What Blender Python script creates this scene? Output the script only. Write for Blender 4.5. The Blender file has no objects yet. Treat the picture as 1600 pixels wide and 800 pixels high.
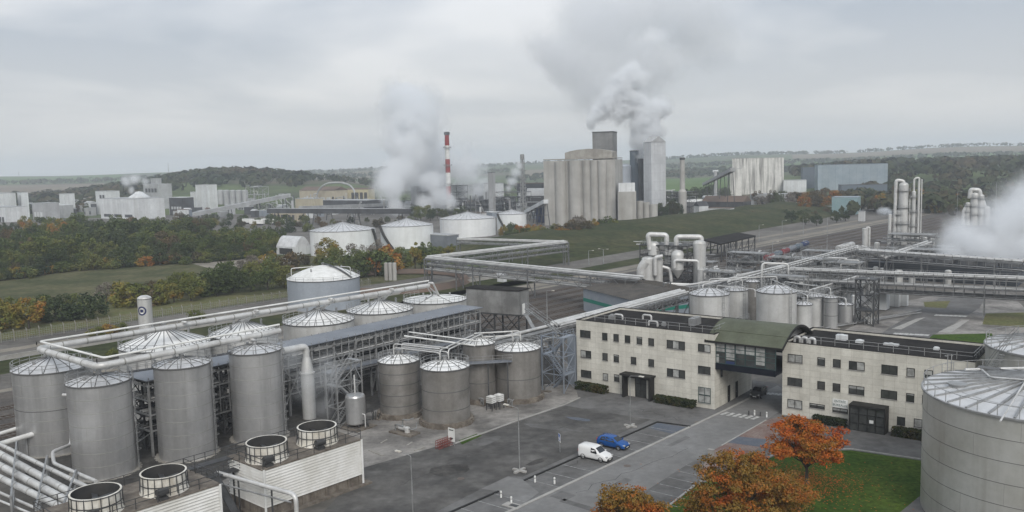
import bpy, math, random
from math import radians, pi, sin, cos, atan2, hypot
from mathutils import Vector as V, Matrix, noise as mnoise
random.seed(7)
S = bpy.context.scene
COL = S.collection
# ---------------------------------------------------------------- camera, world, sun, exposure
F, H = 1350.0, 38.0                      # focal length in photo pixels (1600 wide), camera height in metres
PITCH = math.atan(143.0/1350.0); ROLL = -math.atan(.025)
cam = bpy.data.cameras.new('camera'); co = bpy.data.objects.new('camera', cam); COL.objects.link(co)
cam.sensor_width = 36; cam.lens = 36*F/1600; cam.clip_end = 30000; cam.clip_start = .5
CM = Matrix.Rotation(pi/2-PITCH, 3, 'X') @ Matrix.Rotation(ROLL, 3, 'Z')
co.matrix_world = Matrix.Translation((0, 0, H)) @ CM.to_4x4()
S.camera = co
SUN_EL, SUN_AZ = radians(36), radians(170)      # compass direction the light comes from (0 = +Y, clockwise)
W = bpy.data.worlds.new('World'); S.world = W; W.use_nodes = True
def build_world():
    nt = W.node_tree; N = nt.nodes; L = nt.links; N.clear()
    def n(t, **k):
        x = N.new(t)
        for a, b in k.items(): setattr(x, a, b)
        return x
    def math_(op, a, b=None):
        x = n('ShaderNodeMath', operation=op)
        for i, q in enumerate((a, b)):
            if q is None: continue
            if isinstance(q, (int, float)): x.inputs[i].default_value = q
            else: L.new(q, x.inputs[i])
        return x.outputs[0]
    out = n('ShaderNodeOutputWorld'); bg = n('ShaderNodeBackground'); bg.inputs[1].default_value = .1
    sky = n('ShaderNodeTexSky', sky_type='NISHITA'); sky.sun_disc = False
    sky.sun_elevation = SUN_EL; sky.sun_rotation = SUN_AZ; sky.air_density = 1; sky.dust_density = 3
    tc = n('ShaderNodeTexCoord'); sep = n('ShaderNodeSeparateXYZ'); L.new(tc.outputs['Generated'], sep.inputs[0])
    z = math_('MAXIMUM', sep.outputs[2], 0.0)
    zz = math_('ADD', z, .12)
    cx = math_('DIVIDE', sep.outputs[0], zz); cy = math_('DIVIDE', sep.outputs[1], zz)
    cmb = n('ShaderNodeCombineXYZ'); L.new(cx, cmb.inputs[0]); L.new(cy, cmb.inputs[1])
    nz = n('ShaderNodeTexNoise'); nz.inputs['Scale'].default_value = .42; nz.inputs['Detail'].default_value = 5; nz.inputs['Roughness'].default_value = .5
    nz.inputs['Distortion'].default_value = .3
    L.new(cmb.outputs[0], nz.inputs['Vector'])
    cr = n('ShaderNodeValToRGB'); L.new(nz.outputs[0], cr.inputs[0])
    e = cr.color_ramp.elements
    e[0].position = .43; e[0].color = (.30, .345, .405, 1); e[1].position = .57; e[1].color = (.63, .64, .655, 1)
    # near the horizon the cloud deck is an even, slightly warm pale grey
    hr = n('ShaderNodeMapRange'); L.new(z, hr.inputs[0]); hr.inputs[1].default_value = 0; hr.inputs[2].default_value = .2
    mh = n('ShaderNodeMix', data_type='RGBA'); L.new(hr.outputs[0], mh.inputs[0])
    mh.inputs[6].default_value = (.515, .508, .492, 1); L.new(cr.outputs[0], mh.inputs[7])
    # an overcast sky is about twice as bright overhead as at the horizon
    zr = n('ShaderNodeMapRange'); L.new(z, zr.inputs[0]); zr.inputs[1].default_value = .3; zr.inputs[2].default_value = .8
    zr.inputs[3].default_value = 10.0; zr.inputs[4].default_value = 12.5
    sc = n('ShaderNodeVectorMath', operation='SCALE'); L.new(mh.outputs[2], sc.inputs[0]); L.new(zr.outputs[0], sc.inputs['Scale'])
    mx = n('ShaderNodeMix', data_type='RGBA'); mx.inputs[0].default_value = .93
    L.new(sky.outputs[0], mx.inputs[6]); L.new(sc.outputs[0], mx.inputs[7])
    L.new(mx.outputs[2], bg.inputs[0]); L.new(bg.outputs[0], out.inputs[0])
build_world()
sl = bpy.data.lights.new('sun', 'SUN'); so = bpy.data.objects.new('sun', sl); COL.objects.link(so)
sl.energy = 1.35; sl.angle = radians(25); sl.color = (1, .97, .93)
sd = V((sin(SUN_AZ)*cos(SUN_EL), cos(SUN_AZ)*cos(SUN_EL), sin(SUN_EL)))   # towards the light
so.rotation_euler = sd.to_track_quat('Z', 'Y').to_euler()
S.view_settings.view_transform = 'Standard'; S.view_settings.look = 'None'
S.view_settings.exposure = 0.55; S.view_settings.gamma = 1.0; S.view_settings.use_curve_mapping = False
S.render.engine = 'CYCLES'
S.cycles.use_denoising = True
S.cycles.max_bounces = 10; S.cycles.diffuse_bounces = 2; S.cycles.glossy_bounces = 2; S.cycles.transmission_bounces = 3
S.cycles.volume_bounces = 10; S.cycles.transparent_max_bounces = 8
S.cycles.volume_max_steps = 400; S.cycles.volume_step_rate = .18
S.cycles.use_adaptive_sampling = True; S.cycles.adaptive_threshold = .02

# ---------------------------------------------------------------- surveying helpers: photo pixel + height -> metres
def ray(u, v): return CM @ V(((u-800)/F, -(v-400)/F, -1))
def G(u, v, z=0.0):
    d = ray(u, v); return V((0, 0, H)) + d*((z-H)/d.z)
def PX(p):
    c = CM.transposed() @ (V(p)-V((0, 0, H))); return (800+F*c.x/-c.z, 400-F*c.y/-c.z)
def zat(p, v):                             # height above ground point p that shows at photo row v
    lo, hi = -10, 300
    for _ in range(50):
        m = (lo+hi)/2
        if PX((p[0], p[1], m))[1] > v: lo = m
        else: hi = m
    return lo
def mpp(p): return -(CM.transposed() @ (V(p)-V((0, 0, H)))).z/F      # metres per photo pixel there
A1, A2 = radians(-38), radians(52)
E1 = V((cos(A1), sin(A1), 0)); E2 = V((cos(A2), sin(A2), 0)); UZ = V((0, 0, 1))
R48 = radians(48); D48 = V((cos(R48), sin(R48), 0)); N48 = V((sin(R48), -cos(R48), 0))   # along the tank rows; towards the road

# ---------------------------------------------------------------- mesh builder
class MB:
    def __init__(s): s.v = []; s.f = []; s.m = []; s.s = []; s.mats = []; s.cur = 0
    def mat(s, m):
        if m not in s.mats: s.mats.append(m)
        s.cur = s.mats.index(m); return s
    def face(s, pts, smooth=False):
        i = len(s.v); s.v += [tuple(p) for p in pts]; s.f.append(tuple(range(i, i+len(pts)))); s.m.append(s.cur); s.s.append(smooth); return s
    def idx(s, vs, fs, smooth=False):
        i = len(s.v); s.v += [tuple(p) for p in vs]
        for f in fs: s.f.append(tuple(i+k for k in f)); s.m.append(s.cur); s.s.append(smooth)
        return s
    def obox(s, o, a, b, c):               # corner + three edge vectors
        o, a, b, c = V(o), V(a), V(b), V(c)
        if a.cross(b).dot(c) < 0: a, b = b, a
        vs = [o, o+a, o+a+b, o+b, o+c, o+a+c, o+a+b+c, o+b+c]
        return s.idx(vs, [(3, 2, 1, 0), (4, 5, 6, 7), (0, 1, 5, 4), (1, 2, 6, 5), (2, 3, 7, 6), (3, 0, 4, 7)])
    def box(s, c, size, ang=0.0):          # centre of the base, (along, across, up), rotation about z
        a = V((cos(ang), sin(ang), 0))*size[0]; b = V((-sin(ang), cos(ang), 0))*size[1]
        return s.obox(V(c)-a/2-b/2, a, b, UZ*size[2])
    def beam(s, p, q, w, h=None):
        p, q = V(p), V(q); h = h or w; d = q-p
        if d.length < 1e-6: return s
        x = d.cross(UZ)
        x = x.normalized() if x.length > 1e-4*d.length else V((1, 0, 0))
        y = x.cross(d).normalized()
        return s.obox(p-x*w/2-y*h/2, d, x*w, y*h)
    def tube(s, pts, r, n=8, caps=True):
        pts = [V(p) for p in pts]; rings = []; x = None
        for i, p in enumerate(pts):
            d = (pts[min(i+1, len(pts)-1)]-pts[max(i-1, 0)]).normalized()
            if x is None:
                x = d.cross(UZ if abs(d.z) < .9 else V((1, 0, 0))).normalized()
            else:
                x = (x-d*x.dot(d)).normalized()
            y = d.cross(x); rr = r[i] if isinstance(r, (list, tuple)) else r
            k = 1.0
            if 0 < i < len(pts)-1:
                a = (pts[i]-pts[i-1]).normalized().dot((pts[i+1]-pts[i]).normalized()); k = 1/max(.5, math.sqrt(max(0, (1+a)/2)))
            rings.append([p+(x*cos(t*2*pi/n)+y*sin(t*2*pi/n))*rr*k for t in range(n)])
        vs = [q for rg in rings for q in rg]
        fs = [(i*n+t, i*n+(t+1) % n, (i+1)*n+(t+1) % n, (i+1)*n+t) for i in range(len(pts)-1) for t in range(n)]
        s.idx(vs, fs, True)
        if caps: s.face(list(reversed(rings[0]))); s.face(rings[-1])
        return s
    def lathe(s, c, prof, n=32, smooth=True, a0=0, a1=2*pi):
        c = V(c); full = abs(a1-a0-2*pi) < 1e-6; k = n if full else n+1
        for (r0, z0), (r1, z1) in zip(prof, prof[1:]):
            vs = []
            for r, z in ((r0, z0), (r1, z1)):
                vs += [c+V((r*cos(a0+(a1-a0)*t/n), r*sin(a0+(a1-a0)*t/n), z)) for t in range(k)]
            s.idx(vs, [(t, (t+1) % k, k+(t+1) % k, k+t) for t in range(n)], smooth)
        return s
    def disc(s, c, r, n=24):
        c = V(c); return s.face([c+V((r*cos(t*2*pi/n), r*sin(t*2*pi/n), 0)) for t in range(n)])
    def prism(s, poly, z0, z1):
        n = len(poly); a = [V((p[0], p[1], z0)) for p in poly]; b = [V((p[0], p[1], z1)) for p in poly]
        ar = sum(poly[i][0]*poly[(i+1) % n][1]-poly[(i+1) % n][0]*poly[i][1] for i in range(n))
        if ar < 0: a.reverse(); b.reverse()
        s.face(b); s.face(list(reversed(a)))
        for i in range(n): s.face([a[i], a[(i+1) % n], b[(i+1) % n], b[i]])
        return s
    def ico(s, c, r, sub=1, jit=0, sq=1.0, smooth=True):
        import bmesh
        bm = bmesh.new(); bmesh.ops.create_icosphere(bm, subdivisions=sub, radius=1)
        vs = []
        for q in bm.verts:
            p = q.co*(r*(1+random.uniform(-jit, jit))); vs.append(V(c)+V((p.x, p.y, p.z*sq)))
        s.idx(vs, [tuple(x.index for x in f.verts) for f in bm.faces], smooth); bm.free(); return s
    def build(s, name, mat=None, parent=None, base=None):
        me = bpy.data.meshes.new(name)
        off = V(base) if base is not None else (root_loc(parent) if parent else V((0, 0, 0)))
        me.from_pydata([(p[0]-off.x, p[1]-off.y, p[2]-off.z) for p in s.v], [], s.f)
        ms = s.mats if s.mats else [mat]
        if mat is not None and s.mats and mat not in s.mats: ms = s.mats
        for m in ms: me.materials.append(m)
        me.polygons.foreach_set('material_index', s.m); me.polygons.foreach_set('use_smooth', s.s); me.update()
        o = bpy.data.objects.new(name, me); COL.objects.link(o)
        if parent: o.parent = parent
        else: o.location = off
        return o
def root_loc(o):
    while o.parent: o = o.parent
    return V(o.location)
def tag(o, label=None, cat=None, group=None, kind=None):
    if label: o['label'] = label
    if cat: o['category'] = cat
    if group: o['group'] = group
    if kind: o['kind'] = kind
    return o
def thing(name, label, cat, loc, group=None):
    o = bpy.data.objects.new(name, None); COL.objects.link(o); o.location = V(loc); o.empty_display_size = .5
    return tag(o, label, cat, group)
KIDS = {}
def kids(o): return [c for c in COL.objects if c.parent == o]
def copy_thing(root, loc, rz=0.0, label=None, scale=None, group=None):
    if root.name not in KIDS: KIDS[root.name] = [(c, kids(c)) for c in kids(root)]
    r = root.copy(); COL.objects.link(r); r.location = V(loc); r.rotation_euler = (0, 0, rz)
    if scale: r.scale = scale if isinstance(scale, (list, tuple)) else (scale,)*3
    if label: r['label'] = label
    if group: r['group'] = group
    for c, gs in KIDS[root.name]:
        k = c.copy(); COL.objects.link(k); k.parent = r
        for g in gs:
            h = g.copy(); COL.objects.link(h); h.parent = k
    return r
def fillet(pts, r, k=4):
    pts = [V(p) for p in pts]; out = [pts[0]]
    for a, b, c in zip(pts, pts[1:], pts[2:]):
        u, w = (a-b), (c-b); l = min(r, u.length*.48, w.length*.48)
        p, q = b+u.normalized()*l, b+w.normalized()*l
        for i in range(k+1):
            t = i/k; out.append(p*(1-t)**2+b*2*t*(1-t)+q*t*t)
    return out+[pts[-1]]
def railing(mb, pts, h=1.1, step=1.5, r=.03, closed=False, rails=(1.0, .55)):
    pts = [V(p) for p in pts]
    if closed: pts = pts+[pts[0]]
    for a, b in zip(pts, pts[1:]):
        n = max(1, round((b-a).length/step))
        for i in range(n): mb.beam(a.lerp(b, i/n), a.lerp(b, i/n)+UZ*h, r*2)
        for k in rails: mb.beam(a+UZ*h*k, b+UZ*h*k, r*1.7)
    if not closed: mb.beam(pts[-1], pts[-1]+UZ*h, r*2)
    return mb
def circle(c, r, n=20, a0=0.0, a1=2*pi):
    return [V(c)+V((r*cos(a0+(a1-a0)*i/n), r*sin(a0+(a1-a0)*i/n), 0)) for i in range(n if a1-a0 > 6.28 else n+1)]

# ---------------------------------------------------------------- materials
def mat(name, col, rough=.7, metal=0.0, col2=None, scale=.25, stretch=1.0, fine=None, amt=1.0, lo=.38, hi=.64, bump=0.0, spec=.4,
        streak=None, brick=None, rnd=0.0, obj=False, trans=0.0, cols=None, wave=None):
    m = bpy.data.materials.new(name); m.use_nodes = True; nt = m.node_tree; N = nt.nodes; L = nt.links
    b = N['Principled BSDF']; b.inputs['Roughness'].default_value = rough; b.inputs['Metallic'].default_value = metal
    b.inputs['Specular IOR Level'].default_value = spec
    b.inputs['Base Color'].default_value = (*col, 1)
    if trans:
        b.inputs['Transmission Weight'].default_value = 0
    geo = N.new('ShaderNodeNewGeometry'); pos = geo.outputs['Position']
    if obj: pos = N.new('ShaderNodeTexCoord').outputs['Object']
    def noise_(sc, det=5, st=1.0, rg=.6):
        mp = N.new('ShaderNodeMapping'); mp.inputs['Scale'].default_value = (1, 1, st); L.new(pos, mp.inputs[0])
        t = N.new('ShaderNodeTexNoise'); t.inputs['Scale'].default_value = sc; t.inputs['Detail'].default_value = det; t.inputs['Roughness'].default_value = rg
        L.new(mp.outputs[0], t.inputs[0]); return t.outputs[0]
    cur = None
    def rng(x, a, c, d=0.0, e=1.0):
        r = N.new('ShaderNodeMapRange'); L.new(x, r.inputs[0])
        for i, k in enumerate((a, c, d, e)): r.inputs[i+1].default_value = k
        return r.outputs[0]
    def mix(fac, a, c, mode='MIX'):
        x = N.new('ShaderNodeMix'); x.data_type = 'RGBA'; x.blend_type = mode
        for i, k in ((0, fac), (6, a), (7, c)):
            if hasattr(k, 'is_linked'): L.new(k, x.inputs[i])
            else: x.inputs[i].default_value = k if i == 0 else (*k, 1)
        return x.outputs[2]
    if cols:                                # several colours picked by noise and by object
        cr = N.new('ShaderNodeValToRGB'); e = cr.color_ramp.elements
        while len(e) < len(cols): e.new(.5)
        for i, c in enumerate(cols): e[i].position = lo+(hi-lo)*i/(len(cols)-1); e[i].color = (*c, 1)
        f = noise_(scale, 4)
        if rnd:
            oi = N.new('ShaderNodeObjectInfo'); ad = N.new('ShaderNodeMath'); ad.operation = 'ADD'
            L.new(f, ad.inputs[0]); L.new(rng(oi.outputs['Random'], 0, 1, -rnd, rnd), ad.inputs[1]); f = ad.outputs[0]
        L.new(f, cr.inputs[0]); cur = cr.outputs[0]
    elif col2:
        cur = mix(rng(noise_(scale, 6, stretch), lo, hi, 0, amt), col, col2)
    if streak:                              # vertical runs of dirt: (colour, scale, amount)
        f = rng(noise_(streak[1], 4, .06), .45, .72, 0, streak[2]); cur = mix(f, cur or col, streak[0])
    if fine:                                # fine mottling: (scale, amount)
        f = rng(noise_(fine[0], 3), .3, .7, 1-fine[1], 1+fine[1])
        v = N.new('ShaderNodeVectorMath'); v.operation = 'SCALE'
        if cur: L.new(cur, v.inputs[0])
        else: v.inputs[0].default_value = col
        L.new(f, v.inputs['Scale']); cur = v.outputs[0]
    if brick:                               # (panel width, panel height, joint, joint colour, tone spread, along angle)
        rot = N.new('ShaderNodeVectorRotate'); rot.rotation_type = 'Z_AXIS'; rot.inputs['Angle'].default_value = -brick[5]; L.new(pos, rot.inputs[0])
        sp = N.new('ShaderNodeSeparateXYZ'); L.new(rot.outputs[0], sp.inputs[0])
        ad = N.new('ShaderNodeMath'); ad.operation = 'ADD'; L.new(sp.outputs[0], ad.inputs[0]); L.new(sp.outputs[1], ad.inputs[1])
        cb = N.new('ShaderNodeCombineXYZ'); L.new(ad.outputs[0], cb.inputs[0]); L.new(sp.outputs[2], cb.inputs[1])
        bt = N.new('ShaderNodeTexBrick'); bt.offset = 0 if len(brick) < 7 else brick[6]; bt.inputs['Scale'].default_value = 1
        bt.inputs['Brick Width'].default_value = brick[0]; bt.inputs['Row Height'].default_value = brick[1]
        bt.inputs['Mortar Size'].default_value = brick[2]; bt.inputs['Mortar Smooth'].default_value = .3
        k = brick[4]; bt.inputs['Color1'].default_value = (1-k, 1-k, 1-k, 1); bt.inputs['Color2'].default_value = (1+k, 1+k, 1+k, 1)
        bt.inputs['Mortar'].default_value = (*brick[3], 1); L.new(cb.outputs[0], bt.inputs[0])
        cur = mix(1.0, cur or col, bt.outputs[0], 'MULTIPLY')
    if cur: L.new(cur, b.inputs['Base Color'])
    if bump:
        bp = N.new('ShaderNodeBump'); bp.inputs['Strength'].default_value = 1; bp.inputs['Distance'].default_value = bump
        L.new(noise_(fine[0] if fine else scale*4, 4), bp.inputs['Height']); L.new(bp.outputs[0], b.inputs['Normal'])
    return m
m = {}
m['steel'] = mat('stainless_steel', (.43, .43, .428), .34, .6, (.53, .528, .522), .22, fine=(2.5, .05), streak=((.28, .28, .275), .55, .7))
m['steel_dull'] = mat('dull_steel', (.285, .272, .255), .5, .4, (.195, .185, .17), .3, fine=(2.5, .07), streak=((.16, .15, .135), .6, .7))
m['steel_pale'] = mat('pale_steel', (.56, .56, .545), .5, .25, (.47, .47, .455), .3, fine=(3, .05), streak=((.33, .32, .30), .6, .6))
m['steel_big'] = mat('weathered_steel_plate', (.46, .46, .435), .5, .3, (.36, .355, .32), .12, fine=(1.6, .05), streak=((.24, .225, .19), .35, .7))
m['seam'] = mat('seam_metal', (.13, .13, .128), .6, .3)
m['roof_white'] = mat('white_roof_sheet', (.80, .80, .79), .55, 0, (.66, .66, .64), .5, fine=(4, .08), streak=None)
m['roof_grey'] = mat('grey_roof_sheet', (.6, .605, .61), .5, .15, (.47, .475, .48), .5, fine=(4, .08))
m['galv'] = mat('galvanised_steel', (.36, .365, .365), .5, .5, (.25, .25, .245), .8, fine=(6, .1))
m['galv_dark'] = mat('weathered_steel', (.085, .087, .09), .6, .3, (.05, .05, .05), .7, fine=(6, .12))
m['galv_mid'] = mat('grey_rack_steel', (.22, .225, .228), .55, .35, (.14, .14, .14), .8, fine=(6, .12))
m['bank_dark'] = mat('wet_dark_cladding', (.035, .043, .055), .6, 0, (.05, .06, .072), .4)
m['dark_ground'] = mat('stain_and_shade_ground', (.032, .03, .028), .95, 0, (.07, .066, .06), .3, fine=(1.2, .25))  # stains, plus the shade of the tank gaps put into the colour
m['rail_dark'] = mat('dark_railing_paint', (.05, .05, .05), .6)
m['pipe'] = mat('aluminium_jacket', (.6, .6, .585), .45, .25, (.46, .455, .44), .5, fine=(3, .06))
m['pipe_grey'] = mat('grey_pipe', (.31, .315, .315), .5, .35, (.2, .2, .195), .5, fine=(4, .1))
m['white'] = mat('white_paint', (.74, .74, .72), .5, 0, (.6, .6, .57), .6, fine=(5, .05))
m['off'] = mat('offwhite_shell', (.76, .74, .68), .55, 0, (.58, .55, .47), .6, fine=(5, .08), streak=((.25, .2, .15), 1.2, .5))
m['clad'] = mat('white_corrugated_cladding', (.68, .675, .65), .6, 0, (.55, .54, .50), .3, fine=(4, .05))
m['concrete'] = mat('concrete', (.33, .315, .285), .85, 0, (.22, .205, .18), .25, fine=(3, .1), streak=((.15, .14, .12), .4, .45))
m['concrete_dirty'] = mat('dirty_concrete', (.2, .175, .145), .9, 0, (.10, .085, .07), .7, fine=(4, .15), streak=((.07, .055, .045), .9, .6))
m['pad'] = mat('concrete_yard', (.27, .255, .235), .9, 0, (.10, .094, .087), .13, fine=(1.0, .22), bump=.01)
m['silo'] = mat('silo_concrete', (.40, .392, .37), .85, 0, (.31, .302, .282), .1, fine=(.8, .07), streak=((.2, .185, .16), .22, .55))
m['asphalt'] = mat('dark_asphalt', (.063, .0615, .059), .95, 0, (.107, .102, .096), .10, fine=(.7, .22), spec=.2, streak=((.155, .15, .142), .16, .75), bump=.008)
m['asphalt_old'] = mat('worn_asphalt', (.103, .10, .096), .95, 0, (.145, .144, .142), .10, fine=(.9, .16), spec=.2, streak=((.19, .186, .18), .2, .5), bump=.008)
m['asphalt_road'] = mat('road_asphalt', (.173, .17, .164), .92, 0, (.205, .204, .2), .10, fine=(1.1, .1), spec=.2, streak=((.12, .119, .117), .22, .6), bump=.006)
m['kerb'] = mat('kerb_concrete', (.36, .35, .33), .85, 0, (.28, .27, .25), .7)
m['line'] = mat('road_marking_paint', (.55, .55, .53), .8, 0, (.3, .3, .29), 1.5, fine=(5, .15))
m['line_faint'] = mat('worn_marking_paint', (.36, .36, .35), .85, 0, (.16, .16, .16), 1.5)
m['red_pave'] = mat('red_brick_paving', (.16, .10, .085), .9, 0, (.21, .17, .15), .5, fine=(4, .2))
m['blue_patch'] = mat('blue_grey_patch', (.085, .1, .125), .9, 0, (.11, .12, .14), .6, fine=(4, .15))
m['lawn'] = mat('lawn_grass', (.032, .066, .010), .95, 0, (.062, .094, .016), .18, fine=(1.6, .4), bump=.05, spec=.1)
m['grass_rough'] = mat('rough_grass', (.052, .06, .026), .95, 0, (.11, .104, .055), .06, fine=(.5, .3), spec=.1)
m['bank'] = mat('bank_grass', (.032, .042, .016), .95, 0, (.062, .062, .028), .05, fine=(.35, .4), spec=.1)
m['dry_grass'] = mat('dry_grass', (.14, .13, .065), .95, 0, (.11, .12, .05), .15, fine=(1.2, .3), spec=.1)
m['plain'] = mat('plant_ground', (.15, .14, .125), .95, 0, (.085, .078, .068), .04, fine=(.5, .25))
m['land'] = mat('farmland', (.10, .11, .045), .95, 0, fine=(.05, .1), spec=.1, cols=[(.12, .105, .075), (.065, .08, .04), (.10, .13, .05), (.05, .065, .03)], scale=.0035)
m['green_field'] = mat('green_field', (.075, .13, .03), .95, 0, (.1, .15, .045), .01, spec=.1)
m['plough'] = mat('ploughed_field', (.16, .125, .09), .95, 0, (.2, .17, .12), .01, spec=.1)
m['ballast'] = mat('rail_ballast', (.095, .083, .072), .95, 0, (.058, .052, .047), .12, fine=(1.5, .3), bump=.02)
m['gravel'] = mat('gravel_track', (.24, .215, .175), .95, 0, (.16, .145, .12), .15, fine=(1.2, .2))
m['rail'] = mat('rail_steel', (.15, .12, .10), .5, .5)
m['sleeper'] = mat('sleeper', (.10, .09, .08), .9)
m['stone'] = mat('stone_panels', (.60, .58, .515), .8, 0, (.51, .49, .43), .35, fine=(2.5, .06), streak=((.36, .345, .30), .7, .45),
                 brick=(1.45, .9, .022, (.74, .72, .69), .06, A1))
m['felt'] = mat('roof_felt', (.022, .021, .021), .95, 0, (.036, .034, .032), .3, fine=(2, .2), spec=.05)
m['green_roof'] = mat('green_metal_roof', (.095, .105, .07), .7, .0, (.066, .072, .045), .35, fine=(3, .12))
m['frame'] = mat('dark_bronze_frame', (.022, .021, .02), .6, 0, spec=.15)
m['teal'] = mat('teal_frame', (.03, .06, .058), .5)
m['glass'] = mat('window_glass', (.03, .033, .032), .08, 0, (.07, .072, .068), .6, spec=.6)
m['blind'] = mat('pale_blind_glass', (.40, .405, .385), .3, 0, (.2, .2, .19), 1.2)
m['navy'] = mat('navy_beam', (.009, .011, .017), .7, spec=.1)
m['wagon_red'] = mat('faded_red_paint', (.20, .03, .035), .6, 0, (.13, .025, .028), .5)
m['seam_soft'] = mat('weld_line', (.29, .285, .265), .6, .2)
m['far_mid'] = mat('mid_grey_tower_wall', (.21, .212, .21), .75, 0, (.16, .162, .16), .1, fine=(.6, .06), streak=((.12, .12, .118), .2, .5), brick=(3, 6, .12, (.85, .85, .85), .05, A1))
m['tank_white'] = mat('white_tank_paint', (.72, .735, .735), .6, 0, (.64, .655, .655), .1, fine=(.5, .04), streak=((.5, .5, .48), .3, .4))
m['chimney_red'] = mat('chimney_red', (.30, .04, .04), .65, 0, (.24, .035, .035), .2)
m['far_tower'] = mat('pale_tower_cladding', (.52, .535, .55), .6, 0, (.43, .445, .46), .06, fine=(.6, .06), streak=((.34, .345, .35), .2, .5), brick=(3, 6, .15, (.85, .85, .86), .04, A1))
m['black'] = mat('black_rubber', (.018, .018, .018), .8)
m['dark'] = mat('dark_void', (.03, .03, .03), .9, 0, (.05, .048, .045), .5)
m['slate'] = mat('slate_sheet', (.17, .185, .21), .5, .3, (.23, .245, .27), .15, fine=(2, .06))
m['bluegrey'] = mat('bluegrey_cladding', (.22, .25, .29), .55, .1, (.27, .295, .325), .3, fine=(3, .05))
m['grey_clad'] = mat('grey_cladding', (.30, .30, .29), .6, .2, (.165, .163, .158), .25, fine=(3, .05), streak=((.12, .12, .115), .8, .5), brick=(.35, 60, .03, (.75, .75, .75), .04, A1))
m['darkroof'] = mat('dark_corrugated_roof', (.07, .066, .06), .8, .1, (.11, .1, .088), .4, fine=(3, .1))
m['tank_blue'] = mat('bluegrey_tank_paint', (.33, .36, .40), .5, 0, (.27, .3, .34), .15, fine=(2, .05), streak=((.22, .24, .26), .3, .4))
m['far_white'] = mat('pale_factory_wall', (.64, .66, .665), .7, 0, (.52, .535, .54), .08, fine=(.5, .06), streak=((.36, .355, .34), .14, .5), brick=(4.5, 40, .18, (.82, .82, .83), .04, A1))
m['far_grey'] = mat('grey_factory_wall', (.40, .41, .415), .7, 0, (.31, .315, .32), .08, fine=(.5, .08), streak=((.2, .2, .195), .15, .45))
m['far_dark'] = mat('dark_factory_steel', (.085, .09, .095), .7, .2, (.05, .05, .052), .15, fine=(.6, .2))
m['far_blue'] = mat('blue_shed_wall', (.22, .27, .31), .6, .1, (.27, .32, .35), .1, fine=(.5, .05), brick=(9, 60, .25, (.8, .8, .82), .06, A1))
m['far_bluedark'] = mat('dark_shed_base', (.10, .125, .15), .6, .1)
m['teal_shed'] = mat('teal_shed_wall', (.2, .30, .32), .6, 0, (.26, .35, .36), .15, fine=(1, .06))
m['stained'] = mat('stained_white_block', (.66, .65, .61), .8, 0, (.55, .54, .51), .05, fine=(.6, .08), streak=((.085, .08, .072), .4, 1.0))
m['cream'] = mat('cream_wall', (.46, .41, .31), .75, 0, (.38, .33, .25), .1, streak=((.3, .24, .16), .2, .4))
m['yellow'] = mat('yellow_wall', (.46, .41, .27), .75, 0, (.38, .34, .22), .1)
m['brown_roof'] = mat('brown_roof', (.15, .105, .08), .85, 0, (.11, .085, .07), .1)
m['red'] = mat('red_paint', (.4, .035, .03), .5, 0, (.3, .03, .028), .3)
m['green'] = mat('green_paint', (.02, .20, .13), .5)
m['green_stripe'] = mat('green_stripe', (.015, .17, .125), .5)
m['blue'] = mat('blue_car_paint', (.012, .085, .30), .25, .3, spec=.6)
m['blue_dark'] = mat('dark_blue_paint', (.02, .035, .10), .5)
m['carwhite'] = mat('white_car_paint', (.7, .7, .69), .25, spec=.6)
m['carglass'] = mat('car_glass', (.015, .017, .02), .05, spec=.8)
m['chrome'] = mat('lamp_glass', (.6, .6, .6), .15, .5)
m['rust'] = mat('rusty_red', (.22, .055, .045), .8, 0, (.13, .04, .035), 2)
m['stair'] = mat('blue_grey_stair_steel', (.25, .285, .34), .5, .4, (.33, .36, .4), .5)
m['bark'] = mat('bark', (.06, .05, .04), .95, 0, (.035, .03, .025), 2)
m['fence_post'] = mat('concrete_fence_post', (.25, .24, .215), .9, 0, (.17, .16, .14), 1)
def leafmat(name, cols, scale=.35, rnd=.12, lo=.36, hi=.66):
    x = mat(name, cols[0], .85, 0, cols=cols, scale=scale, rnd=rnd, lo=lo, hi=hi, spec=.15, fine=(3.0, .25)); return x
m['leaf_orange'] = leafmat('orange_leaves', [(.13, .095, .022), (.25, .115, .022), (.36, .11, .02), (.38, .085, .016), (.27, .055, .016)], .42, .05, .3, .7)
m['leaf_olive'] = leafmat('olive_orange_leaves', [(.34, .075, .02), (.28, .10, .02), (.16, .105, .025), (.20, .11, .024), (.36, .09, .018)], .3, .05, .3, .7)
m['leaf_green'] = leafmat('green_leaves', [(.046, .062, .024), (.068, .092, .03), (.095, .118, .036), (.135, .14, .042)], .1, .14)
m['leaf_dark'] = leafmat('dark_leaves', [(.034, .05, .025), (.052, .07, .03), (.078, .088, .038)], .1, .12)
m['leaf_gold'] = leafmat('golden_leaves', [(.10, .115, .03), (.16, .15, .036), (.22, .16, .036), (.27, .12, .03)], .12, .16)
m['leaf_brown'] = leafmat('brown_leaves', [(.07, .062, .036), (.10, .082, .046), (.13, .088, .044)], .15, .12)
m['twig'] = leafmat('bare_twigs', [(.14, .125, .105), (.2, .18, .15), (.1, .085, .07)], .2, .1)
m['shrub'] = leafmat('dark_shrub_leaves', [(.02, .028, .014), (.035, .045, .02), (.06, .05, .02)], .8, .1)
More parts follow.
